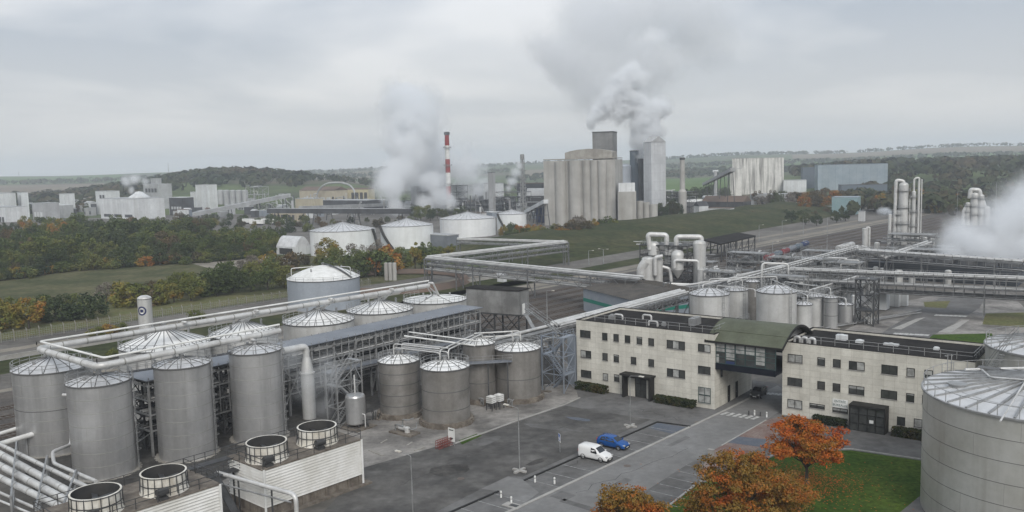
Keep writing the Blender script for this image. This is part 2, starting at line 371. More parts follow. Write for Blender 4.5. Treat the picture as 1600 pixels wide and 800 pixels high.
# ================================================================ GROUND
def SN(s, n, z=0.0): return D48*s + N48*n + UZ*z
def sheet(name, pts, mt, layer, kind='structure'):
    mb = MB(); z = layer*.005
    P = [V((p[0], p[1], z)) for p in pts]
    ar = sum(P[i].x*P[(i+1) % len(P)].y-P[(i+1) % len(P)].x*P[i].y for i in range(len(P)))
    if ar < 0: P.reverse()
    mb.face(P); o = mb.build(name, m[mt]); o['kind'] = kind; return o
def uv(*a): return [G(u, v) for u, v in a]
# land: one sheet out to the horizon, flat round the plant, rising to low hills
def hill(az, r):
    a = math.degrees(az)
    t = max(0.0, min(1.0, (r-1500)/2600)); t = t*t*(3-2*t)
    h = 36 + 5*sin(a*.21+1) + 4*sin(a*.53)
    if a > 2: h += 24*min(1, (a-2)/14)                 # azimuth measured to the right
    h *= t
    if a < -9 and r > 900:                              # wooded knoll on the left
        k = math.exp(-((a+18)/6.5)**2)*math.exp(-((r-1500)/420)**2); h += 34*k
    k = math.exp(-((a+11)/3.0)**2)*math.exp(-((r-1250)/250)**2); h += 12*k
    if a > 12:
        k = min(1, (a-12)/10)*math.exp(-((r-1400)/600)**2); h += 20*k
    e = max(0.0, min(1.0, (r-820)/260)); return h*e*e*(3-2*e)
def build_land():
    rs = [0, 60, 150, 300, 500, 700, 850, 950, 1050, 1150, 1250, 1350, 1450, 1550, 1700, 1900, 2100, 2400, 2700, 3000, 3400, 3800, 4300, 5000, 6000, 7500, 9000]
    na = 120; mb = MB(); vs = []; fs = []
    for r in rs:
        for k in range(na):
            az = -pi+2*pi*k/na if False else radians(-60+120*k/(na-1))
            vs.append(V((r*sin(az), r*cos(az)-5, hill(az, r)-.03)))
    for i in range(len(rs)-1):
        for k in range(na-1):
            fs.append((i*na+k, i*na+k+1, (i+1)*na+k+1, (i+1)*na+k))
    fs = [tuple(reversed(f)) for f in fs]
    mb.idx(vs, fs, True)
    mb.face([V(p) for p in ((-9000, -300, -.04), (9000, -300, -.04), (9000, 200, -.04), (-9000, 200, -.04))])
    o = mb.build('terrain', m['land']); o['kind'] = 'structure'; return o
build_land()
def field(name, a0, a1, r0, r1, mt):
    mb = MB(); nr, na = 10, 24; vs = []; fs = []
    for i in range(nr+1):
        for k in range(na+1):
            r = r0+(r1-r0)*i/nr; az = radians(a0+(a1-a0)*k/na); vs.append(V((r*sin(az), r*cos(az)-5, hill(az, r)+.6)))
    fs = [(i*(na+1)+k, (i+1)*(na+1)+k, (i+1)*(na+1)+k+1, i*(na+1)+k+1) for i in range(nr) for k in range(na)]
    mb.idx(vs, fs, True); o = mb.build(name, m[mt]); o['kind'] = 'structure'
field('green_field', -9, -2, 1750, 2300, 'green_field')
field('green_field', 7, 14, 1080, 1750, 'green_field')
field('ploughed_field', -14, -6, 2400, 3200, 'plough')
field('ploughed_field', -38, -25, 1900, 2600, 'plough')
field('green_field', -36, -24, 2700, 3600, 'green_field')
field('ploughed_field', 1, 8, 2100, 2700, 'plough')
field('green_field', 16, 32, 2300, 2900, 'green_field')
field('ploughed_field', 18, 34, 3000, 3600, 'plough')
sheet('plant_ground', [SN(-120, -222), SN(760, -222), SN(760, 60), SN(430, 210), SN(-140, 120)], 'plain', 1)
sheet('plant_ground', uv((-300, 345), (1420, 318), (1420, 345), (890, 372), (430, 398), (-300, 385)), 'plain', 0)
sheet('meadow_ground', [SN(-160, -222), SN(225, -222), SN(225, -330), SN(60, -420), SN(-160, -420)], 'grass_rough', 2)
sheet('dry_grass_strip', [SN(20, -224), SN(150, -224), SN(120, -268), SN(30, -262)], 'dry_grass', 3)
sheet('dirt_track', uv((300, 412), (395, 404), (470, 403), (470, 410), (330, 420)), 'gravel', 4)
sheet('dirt_track', [SN(-30, -213), SN(245, -207), SN(245, -203.5), SN(-30, -209)], 'gravel', 3)
sheet('verge', [SN(-30, -203), SN(210, -200), SN(210, -180), SN(-30, -186)], 'bank', 3)
sheet('rail_yard_ground', [SN(-60, -168), SN(620, -168), SN(620, -128), SN(-60, -128)], 'ballast', 2)
sheet('rail_yard_ground', [SN(250, -131.5), SN(620, -131.5), SN(620, -112), SN(250, -122)], 'ballast', 3)
for a, b, c, d in ((-178, -172.5, 140, 620), (-190, -186, 330, 520), (-170.6, -168.4, -60, 620)):
    sheet('service_road', [SN(c, a), SN(d, a), SN(d, b), SN(c, b)], 'gravel', 4)
sheet('verge', [SN(150, -186), SN(330, -192), SN(330, -179), SN(150, -179)], 'bank', 3)
def track(n, s0, s1):
    mb = MB()
    for k in (-.72, .72):
        mb.mat(m['rail']); mb.obox(SN(s0, n+k-.06, .02), D48*(s1-s0), N48*.12, UZ*.2)
    mb.mat(m['sleeper'])
    s = s0
    while s < min(s1, 330):
        mb.obox(SN(s, n-1.3, .012), D48*.26, N48*2.6, UZ*.1); s += .9
    o = mb.build('railway_track'); o['kind'] = 'structure'
for n, s0, s1 in ((-134, 120, 560), (-139, -40, 600), (-144.5, -40, 600), (-150, -40, 600), (-156, -40, 560), (-162, 60, 520), (-126, 280, 520)):
    track(n, s0, s1)
# embankment: a real bank with its crest behind
def bank():
    mb = MB(); rows = [(-205, .02), (-213, .6), (-222, 2.0), (-236, 4.0), (-252, 5.6), (-266, 6.0), (-285, .2)]
    s0, s1, k = 246, 600, 50; vs = []
    for n, z in rows:
        for i in range(k+1):
            s = s0+(s1-s0)*i/k; e = min(1, (s-s0)/30)
            zz = z*e*(1+.18*mnoise.noise(V((s*.03, n*.04, 0)))) if z > .1 else z
            vs.append(SN(s, n-(s-246)*.03, zz))
    fs = [(i*(k+1)+j, (i+1)*(k+1)+j, (i+1)*(k+1)+j+1, i*(k+1)+j+1) for i in range(len(rows)-1) for j in range(k)]
    fs = [tuple(reversed(f)) for f in fs]
    mb.idx(vs, fs, True); o = mb.build('embankment', m['bank']); o['kind'] = 'structure'
bank()
# yard, car park and road by the offices
def LF(s, t, z=0.0): return G(902, 604.6) + E1*s + E2*t + UZ*z
sheet('yard_paving', uv((560, 900), (545, 700), (690, 600), (902, 590))+[LF(0, 20), LF(70, 20), LF(70, -16)]+uv((1700, 720), (1700, 1000), (560, 1000)), 'asphalt_old', 3)
sheet('tank_yard_paving', uv((330, 760), (60, 720), (250, 600), (700, 520), (880, 545), (904, 622), (800, 661), (702, 697), (678, 699), (568, 731)), 'pad', 4)
sheet('painted_shade_yard_ground', uv((60, 780), (20, 700), (215, 600), (735, 505), (860, 545), (895, 600), (770, 610), (660, 640), (590, 640), (560, 650), (470, 690), (330, 760)), 'dark_ground', 5)  # dirty ground painted near black to stand in for shade between the tanks
sheet('dark_asphalt_yard', uv((568, 731), (678, 699), (702, 697), (800, 661), (884, 634), (950, 645), (1017, 656), (925, 697), (817, 745), (794, 744), (752, 764), (670, 806), (600, 840), (470, 840)), 'asphalt', 5)
sheet('road', uv((812, 793), (1133, 642), (1180, 619), (1215, 602), (1245, 625), (1197, 657), (1127, 697), (1072, 727), (1008, 768), (960, 812), (900, 860), (700, 850)), 'asphalt_road', 5)
sheet('driveway_crossing', uv((752, 764), (794, 745), (818, 750), (842, 770), (813, 791), (779, 768)), 'kerb', 7).data.materials[0] = m['asphalt_road']
sheet('brick_paving', uv((1118, 702), (1197, 657), (1222, 650), (1232, 668), (1150, 725), (1090, 738)), 'red_pave', 7)
sheet('parking_patch', uv((1150, 682), (1200, 687), (1190, 699), (1137, 692)), 'blue_patch', 8)
sheet('parking_patch', uv((1027, 661), (1072, 668), (1050, 678), (1013, 669)), 'blue_patch', 8)
sheet('parking_bay_ground', uv((1127, 699), (1072, 727), (1008, 768), (970, 806), (1030, 800), (1092, 752), (1118, 735)), 'asphalt_old', 6)
sheet('lawn', uv((1035, 796), (1092, 757), (1150, 738), (1230, 705), (1330, 704), (1452, 722), (1444, 770), (1400, 806), (1380, 900), (950, 900)), 'lawn', 8)
sheet('footpath', uv((1452, 722), (1500, 727), (1480, 810), (1440, 880), (1380, 900), (1400, 806), (1444, 770)), 'asphalt_old', 7)
def kerbline(name, pts, w, h, mt, layer=9):
    mb = MB()
    for a, b in zip(pts, pts[1:]):
        d = (b-a); x = V((d.y, -d.x, 0)).normalized()*w
        mb.obox(a-x/2, d, x, UZ*h)
    o = mb.build(name, m[mt]); o['kind'] = 'structure'; return o
kerbline('kerb', uv((790, 802), (812, 792.5), (1132, 642), (1180, 618)), .42, .09, 'kerb')
kerbline('kerb', uv((700, 803), (779, 768.5)), .22, .16, 'black'); kerbline('kerb', uv((819, 751.5), (1027, 660), (1079, 667)), .22, .16, 'black')
kerbline('kerb', uv((1040, 795), (1092, 754), (1150, 736), (1230, 703), (1330, 702), (1452, 720)), .25, .12, 'kerb')
kerbline('kerb', uv((1127, 697), (1197, 657)), .2, .1, 'kerb')
kerbline('kerb', uv((702, 697), (800, 661), (884, 632), (906, 622)), .25, .14, 'kerb')
sheet('verge', uv((716, 689), (745, 678), (753, 681), (722, 695)), 'lawn', 8)
def marks(quads, mt, layer=10, name='road_marking'):
    mb = MB()
    for q in quads:
        P = [V((p[0], p[1], layer*.005)) for p in q]
        ar = sum(P[i].x*P[(i+1) % 4].y-P[(i+1) % 4].x*P[i].y for i in range(4))
        if ar < 0: P.reverse()
        mb.face(P)
    o = mb.build(name, m[mt]); o['kind'] = 'structure'; return o
def stripe(a, b, w):
    d = (b-a).normalized(); x = V((d.y, -d.x, 0))*w/2; return [a-x, b-x, b+x, a+x]
marks([stripe(G(1127+(1180-1127)*k/5.6, 648+(656-648)*k/5.6+.5), G(1127+(1180-1127)*k/5.6+11, 648+(656-648)*k/5.6-4.2+.5), .55) for k in range(6)], 'line')
marks([stripe(G(1190+k*6.2, 616+k*.5), G(1190+k*6.2+6, 613.5+k*.5), .5) for k in range(6)], 'line')
bays = []
for k in range(9):                                   # bays either side of the access drive
    a = V(G(819, 751.5)).lerp(G(1027, 660), k/9+.02); b = a+E1*4.7
    bays.append(stripe(a, b, .12))
for k in range(4):
    a = V(G(700, 803)).lerp(G(779, 768.5), k/3-.1); bays.append(stripe(a, a+E1*4.7, .12))
for k in range(7):
    a = V(G(1072, 727)).lerp(G(985, 790), k/6); bays.append(stripe(a, a+E1*4.6, .12))
marks(bays, 'line_faint')
# repairs, cracks and covers in the asphalt
R = random.Random(12)
def blob(c, rx, ry, ang, n=14):
    return [c+V((cos(ang), sin(ang), 0))*(cos(2*pi*i/n)*rx*R.uniform(.75, 1.15))+V((-sin(ang), cos(ang), 0))*(sin(2*pi*i/n)*ry*R.uniform(.75, 1.15)) for i in range(n)]
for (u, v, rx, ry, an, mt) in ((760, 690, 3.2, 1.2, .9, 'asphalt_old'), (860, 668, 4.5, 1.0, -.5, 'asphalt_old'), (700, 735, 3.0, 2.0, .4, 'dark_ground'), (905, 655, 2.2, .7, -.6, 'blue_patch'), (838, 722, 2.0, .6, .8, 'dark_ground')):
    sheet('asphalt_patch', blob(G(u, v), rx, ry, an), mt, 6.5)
for (u, v, w_, h_) in ((960, 760, 6, 1.1), (905, 790, 1.0, 5), (1060, 690, 5, .8), (880, 775, 2.2, 2.2)):
    c = G(u, v); sheet('asphalt_patch', [c-D48*w_/2-N48*h_/2, c+D48*w_/2-N48*h_/2, c+D48*w_/2+N48*h_/2, c-D48*w_/2+N48*h_/2], 'asphalt_old', 6.5)
mb = MB()
for (u0, v0, u1, v1) in ((620, 760, 760, 700), (700, 720, 840, 690), (780, 700, 930, 650), (880, 730, 1000, 690), (900, 770, 1080, 700), (860, 640, 1000, 652), (1000, 640, 1060, 655)):
    a, b = G(u0, v0), G(u1, v1); q0 = a
    for k in range(1, 15):
        q1 = a.lerp(b, k/14)+V((R.gauss(0, .25), R.gauss(0, .25), 0)); d = q1-q0; x = V((d.y, -d.x, 0)).normalized()*.03
        mb.face([V((p.x, p.y, .034)) for p in (q0-x, q1-x, q1+x, q0+x)]); q0 = q1
mb.build('asphalt_crack', m['black'])['kind'] = 'structure'
for (u, v, lab) in ((980, 728, 'round manhole cover in the road left of the lawn trees'), (720, 748, 'round manhole cover in the dark yard'), (1090, 660, 'round manhole cover by the corner of the left office wing')):
    q = MB(); c = G(u, v); q.lathe(c, [(0, .045), (.42, .045), (.46, .03)], 20); tag(q.build('manhole_cover', m['rail'], None, c), lab, 'manhole cover')
# the court behind the offices
sheet('back_court_paving', uv((1310, 520), (1420, 470), (1560, 440), (1640, 520), (1560, 560), (1420, 540)), 'pad', 4)
sheet('back_road', uv((1352, 540), (1390, 512), (1470, 465), (1540, 465), (1530, 482), (1460, 523), (1440, 545)), 'asphalt', 6).data.materials[0] = m['asphalt_old']
sheet('back_lawn', uv((1458, 523), (1550, 521), (1560, 560), (1440, 540)), 'lawn', 7)
sheet('dry_grass_strip', uv((1443, 472), (1485, 470), (1478, 482), (1445, 480)), 'dry_grass', 7)
sheet('dry_grass_strip', uv((1540, 490), (1610, 488), (1610, 512), (1535, 507)), 'dry_grass', 7)
marks([uv((1393, 513), (1435, 497), (1448, 497), (1408, 514))] and [
    [G(1393, 514), G(1432, 498), G(1446, 496), G(1408, 515)], [G(1466, 519), G(1503, 501), G(1515, 500), G(1486, 520)]], 'kerb', 9, 'pavement_strip')
marks([stripe(G(1398+k*8, 522.5+k*.4), G(1402+k*8, 520.5+k*.4), .9) for k in range(7)]+[stripe(G(1462+k*7.2, 493.5+k*.3), G(1466+k*7.2, 491.7+k*.3), .9) for k in range(7)], 'line')

# ================================================================ OFFICES
L0 = LF(0, 0)
def window_on(parent, o, e, nrm, s, z, w, h, blind=False, frame='frame', mull=1, name='window'):
    c = o+e*s+UZ*z; fr = MB(); t = .09
    for a, b, ww in ((-w/2, w/2, 0),):
        pass
    p = c-e*w/2-UZ*h/2
    fr.obox(p+nrm*-.02, e*w, nrm*.06, UZ*t); fr.obox(p+UZ*(h-t)+nrm*-.02, e*w, nrm*.06, UZ*t)
    fr.obox(p+UZ*t+nrm*-.02, e*t, nrm*.058, UZ*(h-2*t)); fr.obox(p+e*(w-t)+UZ*t+nrm*-.02, e*t, nrm*.058, UZ*(h-2*t))
    for k in range(1, mull+1):
        fr.obox(p+e*(w*k/(mull+1)-.04)+UZ*t+nrm*-.02, e*.08, nrm*.055, UZ*(h-2*t))
    f = fr.build(name, m[frame], parent)
    pn = MB(); nb = mull+1
    for k in range(nb):
        b_ = blind if isinstance(blind, bool) else bool(blind & (1 << k))
        pn.mat(m['blind' if b_ else 'glass'])
        x0 = w*k/nb; pn.face([p+e*x0+nrm*.012, p+e*(x0+w/nb)+nrm*.012, p+e*(x0+w/nb)+UZ*h+nrm*.012, p+e*x0+UZ*h+nrm*.012])
    hb = (0, 0, .35, 0, .55, .2, 0)[int(abs(s*7.3+z*3.1)) % 7]
    if hb and not blind: pn.mat(m['blind']); pn.face([p+e*t+nrm*.02+UZ*h*(1-hb), p+e*(w-t)+nrm*.02+UZ*h*(1-hb), p+e*(w-t)+nrm*.02+UZ*(h-t), p+e*t+nrm*.02+UZ*(h-t)])
    pn.build('pane', None, f)
    sl_ = MB(); sl_.obox(p-e*.06-UZ*.07, e*(w+.12), nrm*.12, UZ*.065); sl_.build('sill', m['kerb'], f)
    return f
NF = -E2
def wing(label, o, length, depth, top, wins, roof_items, cat='office building'):
    t = thing('office_building', label, cat, o)
    w = MB(); th = .35; roof = top-.3
    w.obox(o, E1*length, E2*th, UZ*top); w.obox(o+E2*(depth-th), E1*length, E2*th, UZ*top)
    w.obox(o+E2*th, E1*th, E2*(depth-2*th), UZ*top); w.obox(o+E1*(length-th)+E2*th, E1*th, E2*(depth-2*th), UZ*top)
    w.build('wall', m['stone'], t)
    cp = MB(); c = .03
    cp.obox(o-E1*c-E2*c+UZ*(top+.002), E1*(length+2*c), E2*(th+c), UZ*.07); cp.obox(o-E1*c+E2*(depth-th)+UZ*(top+.002), E1*(length+2*c), E2*(th+c), UZ*.07)
    cp.obox(o-E1*c+E2*(th+.002)+UZ*(top+.002), E1*(th+c), E2*(depth-2*th-.004), UZ*.068); cp.obox(o+E1*(length-th)+E2*(th+.002)+UZ*(top+.002), E1*(th+c), E2*(depth-2*th-.004), UZ*.068)
    cp.build('coping', m['felt'], t)
    r = MB(); r.obox(o+E1*th+E2*th+UZ*(roof-.2), E1*(length-2*th), E2*(depth-2*th), UZ*.2); rf = r.build('roof', m['felt'], t)
    rl = MB(); a, b = o+E1*1.5+E2*.5+UZ*(top+.07), o+E1*(length-.3)+E2*.5+UZ*(top+.07)
    railing(rl, [a, b], 1.05, 2.0, .032); railing(rl, [b, b+E2*(depth-1)], 1.05, 2.0, .032); rl.build('roof_railing', m['galv'], rf)
    for s, z, ww, h, bl in wins:
        window_on(t, o, E1, NF, s, z, ww, h, bl, mull=(0 if ww < 1.4 else (2 if ww > 2.8 else 1)))
    return t
WL = [(1.81,9.34,2.07,1.28,0),(5.65,9.31,1.01,1.26,0),(7.81,9.34,1.0,1.25,0),(9.96,9.34,1.0,1.24,0),(12.15,9.34,1.0,1.23,0),(14.29,9.33,1.01,1.21,0),(18.61,9.33,3.14,1.35,2),(23.42,9.36,2.05,1.23,2),
      (1.87,5.9,2.08,1.29,1),(5.64,5.9,1.01,1.27,0),(7.8,5.9,1.0,1.25,0),(11.04,5.9,1.0,1.24,0),(14.26,5.93,1.01,1.22,0),(18.62,4.79,3.15,1.33,2),(23.41,5.92,2.06,1.24,0),
      (1.85,2.49,2.08,1.29,0),(5.67,2.5,1.01,1.2,1),(7.83,2.6,1.0,1.19,0)]
def left_wing():
    t = wing('cream stone three storey office building left of the glazed bridge', L0, 25.1, 14.3, 11.62, WL, None)
    # tall teal framed window at the corner
    f = window_on(t, L0, E1, NF, 23.44, 2.0, 2.06, 2.46, False, 'teal', 1, 'tall_window'); f['label'] = 'tall teal framed ground floor window'
    b = MB(); p = L0+E1*22.45+UZ*2.0+NF*-.02; b.obox(p, E1*1.98, NF*.062, UZ*.08); b.build('transom', m['teal'], f)
    pn = MB(); 
    for z in (.86, 2.1): pn.face([L0+E1*22.5+UZ*z+NF*.02, L0+E1*24.38+UZ*z+NF*.02, L0+E1*24.38+UZ*(z+1.05)+NF*.02, L0+E1*22.5+UZ*(z+1.05)+NF*.02])
    pn.build('blind', m['blind'], f)
    # portal with canopy and glazed double door
    a = L0+E1*9.7; pr = MB(); pr.obox(a+E1*.31+UZ*3.4+NF*.11, E1*4.48, NF*1.3, UZ*.3); po = pr.build('portal_beam', m['frame'], t)
    for k in (0, 4.8): pr = MB(); pr.obox(a+E1*k+NF*0.002, E1*.3, NF*1.5, UZ*3.7); pr.build('portal_post', m['frame'], po)
    cn = MB(); cn.obox(a-E1*.25+UZ*3.702+NF*.002, E1*5.6, NF*1.9, UZ*.28); cn.build('portal_canopy', m['frame'], po)
    for x0, wd in ((.302, 1.3), (3.7, 1.098)): ws = MB(); ws.obox(a+E1*x0+NF*.002, E1*wd, NF*.1, UZ*3.7); ws.build('side_panel', m['stone'], po)
    d = MB(); d.mat(m['frame']); b0 = a+E1*1.605
    for k in (0, 1.0, 2.01): d.obox(b0+E1*k+NF*.01, E1*.085, NF*.08, UZ*3.3)
    for z in (0, 1.1, 2.2, 3.3): d.obox(b0+UZ*z+NF*.01, E1*2.09, NF*.078, UZ*.08)
    d.mat(m['glass']); d.face([b0+NF*.05, b0+E1*2.09+NF*.05, b0+E1*2.09+UZ*3.3+NF*.05, b0+UZ*3.3+NF*.05])
    d.build('door', None, t)['label'] = 'dark glazed double door'
    # side wall facing the passage
    o2 = L0+E1*25.1
    for s, z, w_, h_ in ((5.2, 1.35, .9, 2.6), (8.2, 1.35, .9, 2.6)):
        dd = MB(); dd.obox(o2+E2*(s-w_/2)+UZ*(z-h_/2)+E1*.003, E2*w_, E1*.05, UZ*h_); k = dd.build('door', m['frame'], t)
        h = MB(); h.obox(o2+E2*(s-w_/2+.1)+UZ*1.05+E1*.054, E2*.14, E1*.05, UZ*.04); h.build('handle', m['galv'], k)
    for s, z, w_, h_ in ((2.5, 5.2, .7, 1.2), (11.6, 4.6, 1.4, 1.0)):
        window_on(t, o2, E2, E1, s, z, w_, h_, False, mull=0)
    # roof plant
    for s, d_, w1, w2, h_ in ((17.8, 6.0, 1.0, 2.6, 1.2), (3.6, 4.5, .9, .9, .7), (14.2, 3.6, .6, .6, .5)):
        u = MB(); u.obox(L0+E1*s+E2*d_+UZ*11.325, E1*w1, E2*w2, UZ*h_); u.lathe(L0+E1*(s+w1/2)+E2*(d_+w2/2)+UZ*(11.325+h_), [(.3, 0), (.3, .15), (0, .2)], 12)
        u.build('roof_vent', m['galv'], t)
    for s, d_ in ((4.2, 5.5), (12.2, 3.0), (8.6, 7.5)):
        u = MB(); u.tube(fillet([L0+E1*s+E2*d_+UZ*11.33, L0+E1*s+E2*d_+UZ*12.1, L0+E1*(s+1.6)+E2*d_+UZ*12.1, L0+E1*(s+1.6)+E2*d_+UZ*11.33], .4), .16, 8); u.build('vent_duct', m['pipe'], t)
    return t
left_wing()
R0 = LF(34.5, 2.95); WRT = 11.03
WR = [(1.88,8.72,2.18,1.22,3),(5.67,8.73,1.09,1.2,0),(7.87,8.74,1.07,1.19,0),(10.61,8.72,2.14,1.24,2),(14.96,8.72,2.11,1.29,0),(17.67,8.71,1.03,1.2,1),(19.9,8.73,1.03,1.18,0),(22.3,8.73,1.03,1.18,0),
      (1.87,5.22,2.19,1.23,0),(5.71,5.24,1.09,1.2,0),(7.88,5.24,1.07,1.19,0),(10.63,5.23,2.14,1.25,0),(14.96,5.23,2.11,1.22,0),(17.69,5.21,1.03,1.2,0),(19.7,5.24,1.03,1.19,0),(22.2,5.24,1.03,1.19,0),
      (1.91,1.9,2.19,1.31,3),(5.16,2.09,2.2,.68,0),(8.43,1.95,2.13,.67,0),(16.59,1.75,1.05,1.22,0),(18.76,1.83,1.09,1.2,1)]
def text(body, size, loc, e, nrm, mt, name, parent, ext=.006, align='CENTER'):
    cu = bpy.data.curves.new(name, 'FONT'); cu.body = body; cu.size = size; cu.align_x = align; cu.align_y = 'CENTER'; cu.extrude = ext
    o = bpy.data.objects.new(name, cu); COL.objects.link(o); cu.materials.append(m[mt])
    R = Matrix((e, UZ if abs(nrm.z) < .5 else nrm.cross(e), nrm)).transposed()
    dg = bpy.context.evaluated_depsgraph_get(); me = bpy.data.meshes.new_from_object(o.evaluated_get(dg)); bpy.data.objects.remove(o); bpy.data.curves.remove(cu)
    T = Matrix.Translation(V(loc)-root_loc(parent)) @ R.to_4x4(); me.transform(T); me.materials.clear(); me.materials.append(m[mt])
    o = bpy.data.objects.new(name, me); COL.objects.link(o)
    if parent: o.parent = parent
    return o
def right_wing():
    t = wing('cream stone office building right of the glazed bridge, ENTRÉE BUREAUX sign on its front', R0, 25.4, 13.0, WRT, WR, None)
    s = MB(); p = R0+E1*7.36+UZ*2.36; s.obox(p+NF*.002, E1*2.12, NF*.06, UZ*1.25); so_ = s.build('sign_panel', m['white'], t)
    c = R0+E1*8.42+UZ*2.98+NF*.068
    text('ENTRÉE', .46, c+UZ*.27, E1, NF, 'green_txt', 'sign_text', so_); text('BUREAUX', .46, c-UZ*.27, E1, NF, 'green_txt', 'sign_text', so_)
    # glazed entrance lobby
    lb = MB(); a = R0+E1*10.2+NF*.002
    lb.obox(a+UZ*3.35, E1*4.8, NF*2.0, UZ*.32); lb.obox(a, E1*.16, NF*1.9, UZ*3.35); lb.obox(a+E1*4.64, E1*.16, NF*1.9, UZ*3.35)
    for k in (1.25, 2.4, 3.5): lb.obox(a+E1*k+NF*1.82, E1*.08, NF*.08, UZ*3.35)
    for z in (0.0, 1.0, 2.3): lb.obox(a+E1*.162+NF*1.81+UZ*z, E1*4.476, NF*.07, UZ*.09)
    l = lb.build('entrance_lobby', m['frame'], t)
    gl = MB(); gl.face([a+E1*.16+NF*1.8, a+E1*4.64+NF*1.8, a+E1*4.64+NF*1.8+UZ*3.35, a+E1*.16+NF*1.8+UZ*3.35]); gl.build('lobby_glass', m['glass'], l)
    nt_ = MB(); nt_.obox(a+E1*2.75+NF*1.905+UZ*1.35, E1*.55, NF*.02, UZ*.45); nt_.build('door_notice', m['white'], l)
    for s, d_, w1, w2, h_ in ((5.6, 6.6, 1.5, 1.0, .75), (8.6, 6.0, 1.0, 1.0, .35), (12.4, 6.4, 2.0, .8, .25), (19, 6.6, .7, .7, .3)):
        u = MB(); u.obox(R0+E1*s+E2*d_+UZ*(WRT-.295), E1*w1, E2*w2, UZ*h_); u.lathe(R0+E1*(s+w1/2)+E2*(d_+w2/2)+UZ*(WRT-.295+h_), [(.3, 0), (.3, .1), (0, .16)], 12); u.build('roof_vent', m['far_white'], t)
    u = MB(); q = R0+E1*1.2+E2*1.6+UZ*(WRT-.29)
    for k in range(3): u.tube(fillet([q+E1*k*1.1, q+E1*k*1.1+UZ*.9, q+E1*(k*1.1+.8)+UZ*.9, q+E1*(k*1.1+.8)], .35), .2, 8)
    u.build('vent_duct', m['pipe'], t)
m['green_txt'] = mat('dark_green_lettering', (.02, .07, .055), .6)
right_wing()
def bridge():
    o = LF(25.1, .35); t = thing('glazed_bridge', 'glazed footbridge under a curved green roof joining the two cream office buildings', 'footbridge', o)
    ln = 34.5-25.1; dp = 12.0; zb, zt = 6.35, 10.35
    fl = MB(); fl.obox(o+UZ*zb, E1*ln, E2*dp, UZ*.35); fl.obox(o+UZ*(zb-.1)+NF*.1, E1*ln, E2*.095, UZ*.95); fl.build('floor_beam', m['navy'], t)
    fr = MB(); z0 = zb+.85
    for face in (0, 1):
        q = o+E2*(0 if face == 0 else dp-.1)
        for k in range(7): fr.obox(q+E1*(ln-.12)*(k/6)+UZ*z0, E1*.12, E2*.1, UZ*(zt-z0))
        for z in (z0, z0+1.0, z0+1.75, z0+2.35, zt-.1): fr.obox(q+UZ*z+E2*.01, E1*ln, E2*.08, UZ*.09)
    fr.build('mullion', m['teal'], t)
    gl = MB()
    for face in (0, 1):
        q = o+E2*(.06 if face == 0 else dp-.06)
        gl.mat(m['glass']); gl.face([q+UZ*z0, q+E1*ln+UZ*z0, q+E1*ln+UZ*zt, q+UZ*zt])
        if face == 0:
            gl.mat(m['blind'])
            for k, za, zb_ in ((0, 1.85, 3.1), (1, 1.85, 3.1), (2, 1.85, 3.1), (3, 1.85, 3.1), (4, 1.85, 3.1), (1, .75, 1.75), (4, .5, 1.75), (0, .1, 1.4)):
                x = ln*k/6; w_ = ln/6*(.35 if (k, za) == (0, .1) else .92)
                gl.face([q+NF*.02+E1*(x+.1)+UZ*(z0+za), q+NF*.02+E1*(x+w_)+UZ*(z0+za), q+NF*.02+E1*(x+w_)+UZ*(z0+zb_), q+NF*.02+E1*(x+.1)+UZ*(z0+zb_)])
            gl.mat(m['blue_dark']); x = ln/6; gl.face([q+NF*.021+E1*(x+.1)+UZ*(z0+.1), q+NF*.021+E1*(2*x-.1)+UZ*(z0+.1), q+NF*.021+E1*(2*x-.1)+UZ*(z0+.5), q+NF*.021+E1*(x+.1)+UZ*(z0+.5)])
    gl.build('glazing', None, t)
    # barrel roof: an arch across the bridge, overlapping both buildings
    rf = MB(); k = 18; s0, s1 = -1.6, ln+1.2
    def arch(i, dz=0.0):
        a = i/k; return NF*.45+E2*(dp+1.6)*a+UZ*(zt+.05+dz+2.9*sin(pi*(.06+.94*a*.98))-2.9*sin(pi*.06))
    ex = .0
    for i in range(k):
        rf.idx([o+E1*s0+arch(i, .25), o+E1*s1+arch(i, .25), o+E1*s1+arch(i+1, .25), o+E1*s0+arch(i+1, .25)], [(0, 1, 2, 3)], True)
        rf.idx([o+E1*s0+arch(i), o+E1*s1+arch(i), o+E1*s1+arch(i+1), o+E1*s0+arch(i+1)], [(3, 2, 1, 0)], True)
    r = rf.build('curved_roof', m['green_roof'], t)
    ed = MB()
    for s in (s0, s1-.12):
        for i in range(k): ed.obox(o+E1*s+arch(i, -.06), E1*.14, arch(i+1)-arch(i), UZ*.36)
    ed.obox(o+E1*s0+arch(0, -.04)+NF*.03, E1*(s1-s0), E2*.1, UZ*.3)
    ed.build('roof_edge', m['frame'], r)
    sm = MB(); i = 3; sm.beam(o+E1*s0+arch(3, .28), o+E1*s1+arch(3, .28), .09, .06); sm.build('roof_seam', m['green_roof'], r)
    for s in (s0+1.7, s1-1.3):
        gb = MB(); base = [o+E1*s+arch(i_, -.02) for i_ in range(k+1)]
        for p, q in zip(base, base[1:]): gb.face([V((p.x, p.y, zt+.3)), V((q.x, q.y, zt+.3)), q, p])
        gb.build('gable_panel', m['grey_clad'], t)
bridge()
